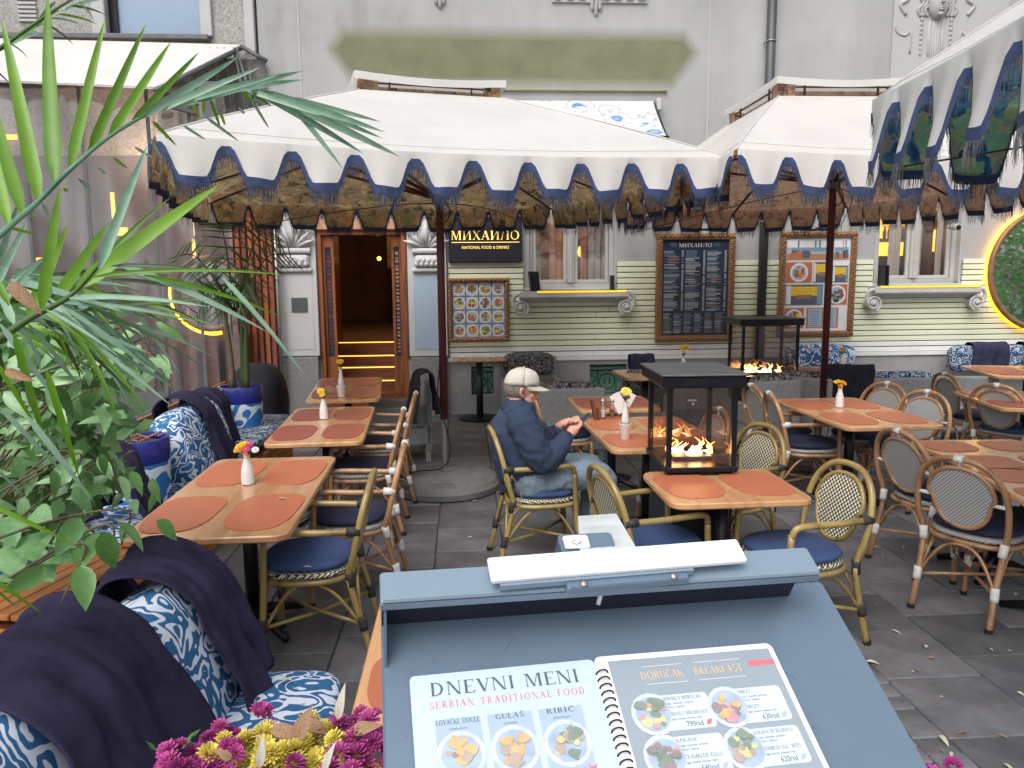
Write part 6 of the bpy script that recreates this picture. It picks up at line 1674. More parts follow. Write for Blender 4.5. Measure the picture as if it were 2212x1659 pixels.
# jacket
j = MB()
chainmb(j, [V((0, -.06, .58)), V((0, -.075, .66)), V((0, -.115, .78)), V((0, -.135, .90)), V((0, -.13, .975))], [.205, .210, .195, .182, .120], 18)
chainmb(j, [V((-.15, -.135, .945)), V((0, -.14, .955)), V((.15, -.135, .945))], [.085, .11, .085], 12)
for s in (-1, 1):
    chainmb(j, [V((s*.18, -.135, .945)), V((s*.235, -.08, .82)), V((s*.235, -.015, .71)), V((s*.18, .08, .76)), V((s*.112, .155, .825))], [.098, .090, .086, .070, .050], 14)
jk = remeshed(j, 'jacket', .011, man, 'jacket_navy', .016, 17.)
mb = MB(); mb.tube([V((math.cos(a)*.085, -.13+math.sin(a)*.085, .995+.022*math.sin(a)*-1)) for a in [i*2*math.pi/20 for i in range(20)]], .028, 8, closed=True, flat=1.2)
mb.build('collar', 'jacket_navy_dark', jk, smooth=True)
for s in (-1, 1):
    mb = MB(); d_ = (V((s*.105, .165, .833))-V((s*.18, .08, .765))).normalized(); c = V((s*.108, .158, .828)); mb.tube([c-d_*.03, c, c+d_*.02], [.047, .050, .045], 14); mb.build('cuff', 'jacket_navy_dark', jk, smooth=True)
mb = MB(); mb.tube(catmull([V((.02, -.03, .985)), V((.03, .03, .90)), V((.03, .07, .78)), V((.03, .11, .66))], 5), .006, 6); mb.build('zip', 'jacket_navy_dark', jk, smooth=True)
mb = MB(); mb.ball((.0, .05, .62), (.13, .10, .10), 14, 8); mb.build('shirt', 'card_grey', man, smooth=True)
jn = MB()
chainmb(jn, [V((-.09, -.06, .56)), V((.09, -.06, .56))], [.145, .145], 14)
for s in (-1, 1):
    chainmb(jn, [V((s*.09, -.04, .555)), V((s*.10, .18, .57)), V((s*.115, .39, .565)), V((s*.12, .405, .44)), V((s*.12, .37, .26)), V((s*.12, .345, .11))], [.118, .102, .085, .078, .066, .062], 14)
remeshed(jn, 'jeans', .011, man, 'jeans', .012, 18.)
for s in (-1, 1):
    mb = MB(); mb.ball((s*.125, .41, .045), (.052, .145, .044), 16, 8, e=.85); mb.ball((s*.125, .35, .085), (.050, .07, .05), 12, 7)
    mb.build('shoe', 'shoe', man, smooth=True)
# hair and cap
mb = MB(); mb.ball((0, -.022, .012), (.084, .100, .085), 20, 12, 0, tl); mb.v = [p for p in mb.v]
hr = mb.build('hair', 'hair_grey', man, smooth=True)
bm = bmesh.new(); bm.from_mesh(hr.data)
ti = tl.inverted()
bmesh.ops.delete(bm, geom=[v for v in bm.verts if (ti @ v.co).y > .02 and (ti @ v.co).z < .04], context='VERTS'); bm.to_mesh(hr.data); bm.free()
mb = MB()
def capf(a, bb):
    an = a*2*math.pi; el = bb*math.pi/2
    x = .094*math.cos(el)**.8*math.cos(an); y = .114*math.cos(el)**.8*math.sin(an)-.008; z = .040+.105*math.sin(el)**.9
    z += .006*noise.noise(V((x*30, y*30, z*25))); return tl @ V((x*(1+.03*noise.noise(V((y*25, z*25, 1)))), y, z-.02*(y/.11)*(1-bb)*-.6))
mb.grid(capf, 32, 10); mb.ball((0, -.008, .147), (.009, .009, .006), 8, 5, 0, tl)
cp = mb.build('cap', 'cap_cloth', man, smooth=True); md = cp.modifiers.new('t', 'SOLIDIFY'); md.thickness = .003
mb = MB()
def brim(a, bb):
    an = (a-.5)*math.pi*.92; rr = .098+.0*bb; x = math.sin(an)*(.090-.006*bb); y = math.cos(an)*.104+bb*.080*math.cos(an)**.7 if math.cos(an) > 0 else 0
    return tl @ V((x, y-.004, .048-.020*bb-.9*x*x*(1+bb)-.004))
mb.grid(brim, 20, 6); bq = mb.build('brim', 'cap_cloth', cp, smooth=True); md = bq.modifiers.new('t', 'SOLIDIFY'); md.thickness = .004
phn = MB(); T = Matrix.Translation(V((-.0, .292, .905))) @ Matrix.Rotation(R(-50), 4, 'X'); phn.box((0, 0, 0), (.075, .009, .155), T=T, ch=.003)
ph_o = phn.build('phone', 'phone_dark', None); ph_o.location = man.location; ph_o.rotation_euler = man.rotation_euler
tag(ph_o, 'dark mobile phone held in both hands by the man in the white cap', 'phone')
mb = MB(); mb.box((0, -.006, 0), (.067, .0015, .142), T=T); mb.build('screen', 'print_navy', ph_o)

# ================================================================ plants
def leaf_mesh(name, m, L=1., w=.36, fold=.18, droop=.2, n=7, tipp=1.4):
    mb = MB(); vs = []; 
    for i in range(n+1):
        t = i/n; ww = w*.5*math.sin(math.pi*min(1, t**.75))**.9*(1-.15*t) if i < n else 0
        z = -droop*t*t; y = L*t
        vs += [V((-ww, y, z+ww*fold)), V((0, y, z)), V((ww, y, z+ww*fold))]
    fs = []
    for i in range(n):
        a = i*3; fs += [(a, a+1, a+4, a+3), (a+1, a+2, a+5, a+4)]
    mb.add(vs, fs); me = mb.mesh(name); me.materials.append(MATS[m]); me.polygons.foreach_set('use_smooth', [True]*len(me.polygons)); return me
def blade_mesh(name, m, droop, w=.06, n=9, fold=.35):
    mb = MB(); vs = []
    for i in range(n+1):
        t = i/n; ww = w*.5*(min(1, t*6+.3))*max(0, 1-t**3.6)**.85*(1-.25*t)
        an = droop*t; y = (math.sin(an)/droop if droop else t); z = -(1-math.cos(an))/droop if droop else 0
        vs += [V((-ww, y, z+ww*fold)), V((0, y, z)), V((ww, y, z+ww*fold))]
    fs = []
    for i in range(n): a = i*3; fs += [(a, a+1, a+4, a+3), (a+1, a+2, a+5, a+4)]
    mb.add(vs, fs); me = mb.mesh(name); me.materials.append(MATS[m]); me.polygons.foreach_set('use_smooth', [True]*len(me.polygons)); return me
def orient(base_, tip, nrm, L=None, wscale=1.):
    y = (tip-base_); l = y.length; y = y/l; x = y.cross(nrm)
    if x.length < 1e-4: x = y.cross(V((1, 0, 0)))
    x.normalize(); z = x.cross(y)
    s = L or l
    return frame3(base_, x*s*wscale, y*s, z*s)
BL = {m: [blade_mesh('leaflet', m, d, w_) for d, w_ in ((.12, .085), (.5, .075), (1.0, .07))] for m in ('palm_green', 'palm_grey', 'palm_dark')}
# --- big palm right before us at the left: its fronds arch across the upper left
palm = thing('palm', 'large potted palm at the left whose fronds arch across the upper left of the picture', 'palm', (-1.05, 1.55, 0))
def aimed(base_, tip, nrm, me, parent, ws=1., droop=False, name='leaflet'):
    M = orient(base_, tip, nrm, wscale=ws); I = wmat(parent).inverted(); return inst(name, me, parent, I @ M)
def frond(parent, pts, rad=.006, m='stem_green', name='frond_stem'):
    mb = MB(); p = catmull(pts, 6); n = len(p); mb.tube(p, [rad*(1-.75*i/n) for i in range(n)], 7); mb.build(name, m, parent, smooth=True, world=True); return p
t1 = 1.35
toCam = lambda p: (CAM-p).normalized()
f1 = [at(-60, 560, 1.2), at(20, 490, 1.25), at(84, 434, t1), at(157, 361, t1), at(238, 294, 1.42), at(330, 241, 1.5), at(430, 203, 1.56), at(532, 194, 1.62), at(620, 212, 1.66)]
frond(palm, f1, .0055, 'palm_grey')
exp1 = [((20, 490), (-60, 150), 0), ((84, 434), (2, 20), 0), ((121, 397), (92, -40), 0), ((152, 361), (226, 28), 0), ((193, 330), (316, 46), 0), ((235, 297), (374, 80), 0), ((283, 266), (436, 108), 0), ((335, 240), (560, 142), 1), ((380, 222), (600, 160), 1), ((50, 465), (-70, 60), 0), ((300, 256), (520, 120), 1), ((350, 232), (660, 150), 1),
        ((430, 205), (660, 168), 1), ((532, 194), (690, 246), 1), ((560, 198), (832, 282), 1), ((600, 205), (828, 300), 1), ((620, 212), (826, 262), 1), ((620, 214), (745, 366), 1), ((600, 210), (868, 340), 1), ((480, 196), (640, 172), 1), ((560, 200), (790, 330), 1)]
for (a, b_, k) in exp1:
    tb = t1+(a[0]-84)/1700; tt = tb+random.uniform(-.05, .12)
    B, T_ = at(a[0], a[1], tb), at(b_[0], b_[1], tt)
    aimed(B, T_, (toCam(B)+V((random.uniform(-.3, .3), 0, .3*random.random()))).normalized(), BL['palm_grey' if k else 'palm_green'][0], palm, .80 if not k else .85)
# lower leaflets of the same frond, greyish, hanging behind
for i in range(16):
    u = 20+i*38+random.uniform(-8, 8); s = min(1, i/9); tb = t1+(u-84)/1700+.02
    v = 490-(u-20)*.78+(u-20)**2*.00052
    B = at(u, v, tb); dxx = random.uniform(20, 110); dyy = random.uniform(30, 130)
    aimed(B, at(u+dxx, v+dyy*.6, tb+.12), toCam(B), BL['palm_grey' if i % 3 else 'palm_green'][1], palm, .7)
for a, b_ in (((440, 215), (440, 252)), ((455, 215), (478, 282)), ((520, 200), (560, 225)), ((545, 200), (590, 232)), ((330, 262), (385, 318)), ((410, 215), (436, 262))):
    B = at(a[0], a[1], 1.6); aimed(B, at(b_[0], b_[1], 1.66), toCam(B), BL['palm_green'][0], palm, 1.3)
# second frond: long green and grey blades springing from (175,620)
f2_ = [at(-40, 760, 1.3), at(60, 690, 1.32), at(150, 640, 1.35), at(215, 570, 1.38)]
frond(palm, f2_, .008)
exp2 = [((168, 622), (474, 388), 'palm_green', 1.6), ((150, 640), (356, 400), 'palm_green', .8), ((120, 650), (238, 470), 'palm_green', 1.6), ((90, 668), (130, 392), 'palm_green', 1.5), ((60, 690), (150, 470), 'palm_green', 1.6), ((200, 600), (600, 545), 'palm_green', .5), ((250, 570), (598, 690), 'palm_grey', .9), ((215, 580), (320, 300), 'palm_grey', 1.1),
        ((150, 645), (425, 625), 'palm_grey', .9), ((140, 655), (405, 660), 'palm_grey', .9), ((130, 660), (345, 790), 'palm_grey', .9), ((100, 670), (250, 745), 'palm_grey', .9), ((240, 575), (475, 565), 'palm_dark', .7), ((60, 700), (210, 860), 'palm_grey', .9), ((40, 700), (130, 830), 'palm_grey', .9), ((310, 595), (640, 660), 'palm_green', .7), ((480, 600), (665, 790), 'palm_grey', .8), ((30, 700), (-30, 560), 'palm_grey', 1.2),
        ((10, 640), (90, 560), 'palm_grey', 1.4), ((30, 600), (120, 540), 'palm_grey', 1.3), ((-10, 620), (60, 470), 'palm_grey', 1.5), ((0, 560), (40, 430), 'palm_grey', 1.5), ((110, 640), (100, 530), 'palm_grey', 1.2), ((20, 660), (-60, 500), 'palm_green', 1.4)]
for (a, b_, m_, ws) in exp2:
    tb = 1.35+random.uniform(-.03, .08); B, T_ = at(a[0], a[1], tb), at(b_[0], b_[1], tb+random.uniform(-.05, .15))
    aimed(B, T_, (toCam(B)+V((0, 0, .5))).normalized(), BL[m_][1 if ws < 1 else 0], palm, ws*.72)
rnd3 = random.Random(31)
for i in range(58):
    a = (rnd3.uniform(20, 250), rnd3.uniform(590, 720)); an = rnd3.uniform(-.25, 1.0); L_ = rnd3.uniform(120, 300)
    tb = rnd3.uniform(1.4, 1.6); B, T_ = at(a[0], a[1], tb), at(a[0]+math.cos(an)*L_, a[1]+math.sin(an)*L_, tb+rnd3.uniform(-.1, .15))
    aimed(B, T_, (toCam(B)+V((rnd3.uniform(-.5, .5), 0, .6))).normalized(), BL[rnd3.choice(('palm_grey', 'palm_grey', 'palm_green', 'palm_dark'))][rnd3.randrange(3)], palm, rnd3.uniform(.4, .75))
# third: upper left dark fronds and lower left long blades
frond(palm, [at(-80, 160, 1.7), at(20, 90, 1.7), at(120, 20, 1.75), at(190, -20, 1.8)], .006)
for i in range(16):
    u = -40+i*15; v = 130-i*9; B = at(u, v, 1.75); a = random.choice((-1, 1))
    aimed(B, at(u+random.uniform(40, 130), v+a*random.uniform(20, 90)-20, 1.85), (toCam(B)+V((0, 0, .4))).normalized(), BL[random.choice(('palm_dark', 'palm_grey', 'palm_green'))][1], palm, .8)
for a, b_ in (((0, 880), (145, 1030)), ((60, 900), (215, 1100)), ((-20, 1000), (60, 1080)), ((-30, 1240), (105, 1335)), ((-20, 1265), (52, 1325)), ((0, 700), (150, 900)), ((30, 720), (110, 1000)), ((-10, 780), (90, 940)), ((-40, 1080), (170, 1180)), ((100, 800), (180, 1060))):
    B = at(a[0], a[1], 1.2); aimed(B, at(b_[0], b_[1], 1.25), toCam(B), BL[random.choice(('palm_green', 'palm_grey'))][1], palm, .75)
for (a, b_) in (((20, 610), (85, 675)), ((10, 800), (70, 822))):
    B = at(a[0], a[1], 1.15); aimed(B, at(b_[0], b_[1], 1.15), toCam(B), leaf_mesh('dry_leaflet', 'dry_leaf', w=.4, fold=.6), palm, .9, name='dry_leaflet')
mb = MB(); mb.tube(catmull([V((-1.25, 1.5, .55)), V((-1.2, 1.45, 1.0)), at(-60, 900, 1.4), at(-40, 760, 1.3)], 5), [.03]*16, 8)
mb.build('palm_stem', 'stem_green', palm, smooth=True, world=True)
mb = MB(); mb.lathe([(.19, 0), (.21, .02), (.26, .45), (.28, .47), (.26, .5)], 24, (-.25, -.05, 0)); mb.build('pot', 'pot_blue_glaze', palm, smooth=True, auto=40)
for a in range(5):
    mb = MB()
# --- ficus with many leaves
def bush(root, pts, nleaf, size, ms, rnd, cap=290, stemm='bark', aspect=.5, tipdir=None, down=.5):
    """branches run through pts; leaves stand along them"""
    leaves = [leaf_mesh('leaf', m, w=aspect, fold=rnd.uniform(.15, .4), droop=rnd.uniform(.1, .4)) for m in ms]
    I = wmat(root).inverted(); k = 0
    per = max(1, nleaf//len(pts))
    for br in pts:
        c = catmull(br, 5); mb = MB(); n = len(c); mb.tube(c, [.0045*(1-.7*i/n) for i in range(n)], 6); mb.build('branch', stemm, root, smooth=True, world=True)
        for i in range(per):
            t = rnd.uniform(.15, 1.0); p = c[min(n-1, int(t*(n-1)))]+V([rnd.uniform(-.05, .05) for _ in range(3)])
            d = V((rnd.uniform(-1, 1), rnd.uniform(-1, .5), rnd.uniform(-1, .4)-down*.3)).normalized()
            nr_ = (toCam(p)*1.0+V((rnd.uniform(-.8, .8), rnd.uniform(-.8, .8), rnd.uniform(0, 1.2)))).normalized()
            s = size*rnd.uniform(.7, 1.25); me = rnd.choice(leaves)
            inst('leaf', me, root, I @ orient(p, p+d*s, nr_)); k += 1
    return k
rnd = random.Random(5)
fic = thing('ficus', 'leafy green ficus bush spilling over the bench at the left edge', 'shrub', (-1.75, 2.15, 0))
brs = []
def seedbr(n, box, t0, t1_, base_):
    for i in range(n):
        u = rnd.uniform(box[0], box[2]); v = rnd.uniform(box[1], box[3]); t = rnd.uniform(t0, t1_)
        e = at(u, v, t); brs.append([base_, base_.lerp(e, .55)+V((rnd.uniform(-.1, .1), rnd.uniform(-.1, .1), rnd.uniform(0, .12))), e+V((0, 0, .03)), e+V((rnd.uniform(-.05, .1), rnd.uniform(-.08, .08), -.07))])
base_ = V((-1.8, 2.3, .95))
seedbr(9, (120, 720, 320, 850), 2.0, 2.5, base_)
n1_ = bush(fic, brs, 126, .095, ['ficus_leaf', 'ficus_leaf', 'ficus_dark'], rnd, aspect=.34)
brs = []; seedbr(13, (0, 800, 250, 1100), 1.8, 2.4, V((-1.7, 2.1, .8)))
bush(fic, brs, 156, .078, ['ficus_dark', 'ficus_leaf', 'ficus_leaf'], rnd, aspect=.42)
brs = []; seedbr(4, (150, 1120, 290, 1250), 1.55, 1.8, V((-1.5, 1.9, .9)))
bush(fic, brs, 12, .075, ['ficus_dark'], rnd, aspect=.52)
mb = MB()
for i in range(2600):
    u = rnd.uniform(-200, 300); v = rnd.uniform(600, 1290); p = at(u, v, rnd.uniform(2.2, 2.9))
    if v > 1180 or u > 290-abs(v-880)*.50 + 40*math.sin(v*.05): continue
    d = V((rnd.uniform(-1, 1), rnd.uniform(-1, 1), rnd.uniform(-1, .4))).normalized()*.09
    x = d.cross(toCam(p)+V((rnd.uniform(-.6, .6), 0, rnd.uniform(0, .8)))).normalized()*.022
    mb.add([p, p+d*.45+x, p+d, p+d*.45-x], [(0, 1, 2, 3)])
mb.m = [i % 2 for i in range(len(mb.m))]; o = mb.build('inner_foliage', ['ficus_dark', 'ficus_leaf'], fic, world=True); o['kind'] = 'stuff'
mb = MB(); mb.tube(catmull([V((0, 0, .5)), V((.02, .03, .8)), V((-.05, .1, 1.0))], 4), .03, 8); mb.build('trunk', 'bark', fic, smooth=True)
mb = MB(); mb.lathe([(.20, 0), (.22, .02), (.25, .5), (.27, .52)], 22, (0, 0, 0)); mb.build('pot', 'pot_blue_print', fic, smooth=True, auto=40)
# broad pale leaves at the lower left (a second plant)
bp = thing('broad_leaf_plant', 'plant with broad pale green leaves under the ficus at the left edge', 'plant', (-1.6, 1.6, .0))
for (u, v, du, dv, s) in ((50, 1160, 40, 45, 1), (10, 1180, 30, 60, 1), (95, 1190, 50, 12, 1.), (20, 1225, 60, 14, 1), (70, 1215, 40, 30, 1), (0, 1120, 30, 50, 1), (60, 1120, 40, -10, 1), (110, 1150, 45, 20, 1)):
    B = at(u, v, 1.75); me = leaf_mesh('broad_leaf', 'ficus_leaf' if s else 'ficus_dark', w=.85, fold=.2); aimed(B, at(u+du, v+dv, 1.7), (toCam(B)+V((0, 0, .6))).normalized(), me, bp, 1.0, name='broad_leaf')
mb = MB(); mb.tube(catmull([V((0, 0, .3)), V((.0, .0, .7)), V((.1, .0, .98))], 4), .02, 7); mb.build('stem', 'stem_green', bp, smooth=True)
mb = MB(); mb.lathe([(.14, 0), (.18, .35), (.19, .37)], 18); mb.build('pot', 'leather_mat_red', bp, smooth=True, auto=40)
# --- blue and white pots
def pot(x, y, r, h, lab):
    t = thing('planter_pot', lab, 'plant pot', (x, y, 0), 0, 'blue and white ceramic plant pots')
    mb = MB(); mb.lathe([(r*.80, 0), (r*.84, .02), (r*.98, h*.5), (r*1.02, h*.84)], 30, capt=False); mb.build('painted_body', 'pot_blue_print', t, smooth=True, auto=50)
    mb = MB(); mb.lathe([(r*1.025, h*.84), (r*1.05, h*.86), (r*1.05, h*.98), (r*1.02, h), (r*.92, h), (r*.90, h-.03)], 30, capb=False, capt=False); mb.build('blue_rim', 'pot_blue_glaze', t, smooth=True, auto=50)
    mb = MB(); mb.lathe([(r*.9, h-.04), (r*.5, h-.02), (.001, h-.015)], 20); mb.build('soil', 'soil', t, smooth=True)
    return t
pA = onz(292, 952, .88)
pt = pot(pA.x, pA.y, .185, .90, 'blue and white painted pot with woody soil left of the nearest table')
mb = MB()
for i in range(40):
    a = rnd.random()*6.28; d = rnd.random()*.15; p = V((math.cos(a)*d, math.sin(a)*d, .885+rnd.random()*.03)); q = V((rnd.uniform(-.05, .05), rnd.uniform(-.05, .05), rnd.uniform(0, .02))); mb.tube([p, p+q], .004, 4)
o = mb.build('wood_chips', 'dry_leaf', pt); o['kind'] = 'stuff'
pB = onz(518, 838, .88)
pp = pot(pB.x, pB.y, .185, .90, 'blue rimmed painted pot holding the young palm by the batten screen')
yp = thing('young_palm', 'young palm with thin dark fronds growing in the pot before the batten screen', 'palm', (pB.x, pB.y, .88))
for (dx, dy) in ((-.06, 0), (.03, .03), (.07, -.02)):
    mb = MB(); mb.tube(catmull([V((dx, dy, -.0)), V((dx*1.1, dy, .35)), V((dx*1.6, dy, .75))], 4), [.028, .027, .026, .024, .022, .02, .018, .016, .014], 8); mb.build('stem', 'palm_dark' if dx > 0 else 'bark', yp, smooth=True)
b0 = V((pB.x, pB.y, 1.55))
for (u, v, n_) in ((360, 560, 15), (420, 690, 13), (590, 500, 15), (640, 560, 12), (470, 480, 12), (560, 660, 12), (400, 600, 12)):
    e = at(u, v, 6.2); mid = b0.lerp(e, .55)+V((0, 0, .22)); pts = [b0, mid, e]; c = frond(yp, pts, .008, 'palm_dark', 'frond_stem')
    for i in range(n_):
        t = (i+2)/(n_+2); p = c[int(t*(len(c)-1))]
        for s in (-1, 1):
            d = (c[-1]-c[0]).normalized(); sd_ = d.cross(V((0, 1, 0))).normalized()*s
            tip = p+(sd_*.8+d*.5+V((0, rnd.uniform(-.4, .4), -.35))).normalized()*(.30*(1-.5*t))
            aimed(p, tip, V((0, -1, .3)), BL['palm_dark'][1], yp, .9)
# plants seen in the round mirror stand outside the picture on the right
mpx = thing('potted_shrub', 'green leafy shrub in the glow of the round mirror, seen reflected at the right edge', 'shrub', (9.4, 8.1, 0))
mb = MB()
for i in range(1400):
    a = rnd.random()*6.28; q = rnd.random()**.5*.95; z = .9+rnd.random()*1.9; p = V((math.cos(a)*q, math.sin(a)*q*.8, z)); d = V((rnd.uniform(-1, 1), rnd.uniform(-1, 1), rnd.uniform(-.8, 1))).normalized()*.17; x = d.cross(V((rnd.uniform(-1, 1), -1, rnd.uniform(-.3, 1)))).normalized()*.035
    mb.add([p, p+d*.45+x, p+d, p+d*.45-x], [(0, 1, 2, 3)])
o = mb.build('foliage', 'ficus_leaf', mpx); o['kind'] = 'stuff'
mb = MB(); mb.tube([(0, 0, .5), (0, 0, 1.4)], .04, 8); mb.build('trunk', 'bark', mpx)
mb = MB(); mb.lathe([(.3, 0), (.4, .6), (.42, .65)], 20); mb.build('pot', 'pot_blue_print', mpx, smooth=True, auto=40)

# ================================================================ menu stand right before us
La, Rb, Bm = at(822, 1300, .955), at(1768, 1240, 1.06), at(1290, 1659, .815)
mid = (La+Rb)/2; ex = (Rb-La).normalized(); dn = (Bm-mid); ey = -(dn-ex*dn.dot(ex)).normalized(); nn3 = ex.cross(ey)
if nn3.z < 0: nn3 = -nn3
WB = (Rb-La).length; LB = .56
F0 = frame3(mid, ex, ey, nn3)
st = thing('menu_stand', 'blue grey metal menu stand with sloping top board right in front of us', 'menu stand', (0, 0, 0)); st.matrix_world = F0
st.location, q_, s_ = F0.decompose(); st.rotation_euler = q_.to_euler()
# side edges of the board flare towards us a little in the photograph; the board is a plain rectangle
LZ = .085
def ob_(u, v, z):
    d = ray(u, v); o_ = F0 @ V((0, 0, z)); t = (o_-CAM).dot(nn3)/d.dot(nn3); return F0.inverted() @ (CAM+d*t)
l0, l1, l2, l3 = ob_(821, 1300, LZ), ob_(1776, 1237, LZ), ob_(1772, 1206, LZ), ob_(823, 1264, LZ)
ly0 = min(l0.y, l1.y); ly1 = ly0+.034
mb = MB(); mb.b2(-WB/2, WB/2, -LB, ly1+.02, -.035, 0, ch=.004); mb.build('top_board', 'stand_paint', st)
tw = math.atan2(l1.y-l0.y, l1.x-l0.x); TW = Matrix.Translation(V(((l0.x+l1.x)/2, (l0.y+l1.y)/2, LZ))) @ Matrix.Rotation(tw, 4, 'Z'); lw = (l1-l0).length
mb = MB(); mb.add([TW @ V(p) for p in ()], []); mb.b2(-lw/2, lw/2, 0, .042, -.006, .0, T=TW, ch=.003); mb.b2(-lw/2, lw/2, 0, .004, -.016, -.0065, T=TW); mb.build('lip', 'stand_lip', st)
mb = MB(); mb.b2(-lw/2+.002, lw/2-.002, .030, .040, -.16-LZ, -.0065, T=TW); mb.b2(-lw/2+.004, lw/2-.004, .0045, .0295, -.0075, -.0066, T=TW); mb.build('back_panel', 'stand_lip_shade', st)  # panel and lip underside coloured dark for the shade below the lip
for s in (-1,):
    x_ = s*(lw/2-.004); p0 = TW @ V((x_, 0.002, 0)); p1_ = TW @ V((x_, .030, 0)); mb = MB()
    q_ = [V((p0.x, p0.y-.03, .0005)), V((p1_.x, p1_.y, .0005)), V((p1_.x, p1_.y, LZ-.007)), V((p0.x, p0.y, LZ-.017))]
    mb.add(q_+[p+V((-s*.003, 0, 0)) for p in q_], [(0, 1, 2, 3), (7, 6, 5, 4), (0, 4, 5, 1), (1, 5, 6, 2), (2, 6, 7, 3), (3, 7, 4, 0)]); mb.build('side_cheek', 'stand_paint', st)
mb = MB(); mb.b2(-.28, .28, -.42, .0, -.12, -.036, ch=.004); mb.build('box_body', 'stand_paint', st)
wm = F0
mb = MB()
for s in (-.24, .24):
    for yy in (-.05, -.40):
        p = F0 @ V((s, yy, -.1)); mb.tube([p, V((p.x, p.y, .01))], .02, 8)
mb.build('leg', 'stand_paint', st, world=True)
def onboard(u, v, z=0.):
    d = ray(u, v); o_ = F0 @ V((0, 0, z)); t = (o_-CAM).dot(nn3)/d.dot(nn3); return F0.inverted() @ (CAM+d*t)
# lamp head: white cross shaped flat board with printed marble pattern, on a hinge
lampz = LZ+.012
hl = onboard(1056, 1238, lampz); hr_ = onboard(1600, 1195, lampz)
lam = thing('lamp_board', 'white T shaped flat lamp board lying on the top lip of the menu stand', 'lamp', (0, 0, 0)); 
c_ = (hl+hr_)/2; ang = math.atan2((hr_-hl).y, (hr_-hl).x)
TL = F0 @ Matrix.Translation(V((c_.x, c_.y, lampz))) @ Matrix.Rotation(ang, 4, 'Z')
lam.location, q_, s_ = TL.decompose(); lam.rotation_euler = q_.to_euler()
LW = (hr_-hl).length
mb = MB(); mb.b2(-LW/2, LW/2, -.017, .017, 0, .008, ch=.002); mb.build('cross_board', 'marble_print', lam)
ab = TL.inverted() @ (F0 @ onboard(1320, 1205, lampz)); at_ = TL.inverted() @ at(1290, 1112, 1.16)
mb = MB(); mb.add([(ab.x-.036, .0175, .0005), (ab.x+.036, .0175, .0005), (at_.x+.030, at_.y, at_.z), (at_.x-.030, at_.y, at_.z)], [(0, 1, 2, 3)]); 
mb.add([(ab.x-.036, .0175, -.006), (ab.x+.036, .0175, -.006), (at_.x+.030, at_.y, at_.z-.006), (at_.x-.030, at_.y, at_.z-.006)], [(3, 2, 1, 0)])
mb.add([(ab.x+.036, .0175, .0005), (ab.x+.036, .0175, -.006), (at_.x+.030, at_.y, at_.z-.006), (at_.x+.030, at_.y, at_.z)], [(0, 1, 2, 3)])
mb.add([(ab.x-.036, .0175, -.006), (ab.x-.036, .0175, .0005), (at_.x-.030, at_.y, at_.z), (at_.x-.030, at_.y, at_.z-.006)], [(0, 1, 2, 3)])
mb.build('upright_board', 'marble_print', lam)
mb = MB(); mb.b2(-LW/2+.01, LW/2-.07, -.021, -.0175, -.006, .002); mb.build('metal_edge', 'stand_lip', lam)
mb = MB(); mb.b2(-.07, .08, -.030, -.018, -.013, -.001, ch=.002); h_ = mb.build('hinge', 'stand_paint', lam)
mb = MB(); mb.ball((-.05, -.026, .0), (.005, .005, .003), 8, 5); mb.ball((.06, -.026, .0), (.005, .005, .003), 8, 5); mb.build('screws', 'steel', h_, smooth=True)
rn = random.Random(2)
mb = MB()
for i in range(46):                       # faint printed veins
    x, y = rn.uniform(-LW/2+.01, LW/2-.01), rn.uniform(-.013, .013); a = rn.uniform(-.5, .5); l = rn.uniform(.004, .016)
    if abs(x) < .03: continue
    dx, dy = math.cos(a)*l, math.sin(a)*l*.4; mb.add([(x, y, .0083), (x+dx, y+dy, .0083), (x+dx, y+dy+.0005, .0083), (x, y+.0005, .0083)], [(0, 1, 2, 3)])
mb.build('printed_veins', 'card_grey', lam)
bk_ = onboard(1243, 1178, LZ)
mb = MB(); mb.b2(bk_.x-.018, bk_.x+.052, bk_.y-.035, bk_.y+.022, LZ-.06, LZ-.002, ch=.003); mb.build('bracket_box', 'stand_paint', st)
mb = MB(); mb.b2(bk_.x-.014, bk_.x+.018, bk_.y-.006, bk_.y+.014, LZ-.0015, LZ+.004, ch=.002); lbx = mb.build('white_label', 'plastic_white', st)
mb = MB(); c0 = V((bk_.x+.001, bk_.y+.003, LZ+.0045)); mb.tube([c0+V((math.cos(a)*.006, math.sin(a)*.005, 0)) for a in [math.pi+i*math.pi/9 for i in range(10)]], .0006, 4); put_text(mb, 'ck', c0.x-.005, c0.y, .004, z=LZ+.0045); mb.build('label_mark', 'print_ink', lbx)
mb = MB(); p = onboard(1301, 1285, LZ-.03); mb.box((p.x, p.y+.012, LZ-.022), (.006, .012, .012)); mb.tube([(p.x+.002, p.y+.012, LZ-.018), (p.x-.001, p.y+.002, LZ-.026), (p.x-.004, p.y-.004, LZ-.042)], .003, 6); mb.build('hook', 'plastic_white', st, smooth=True)
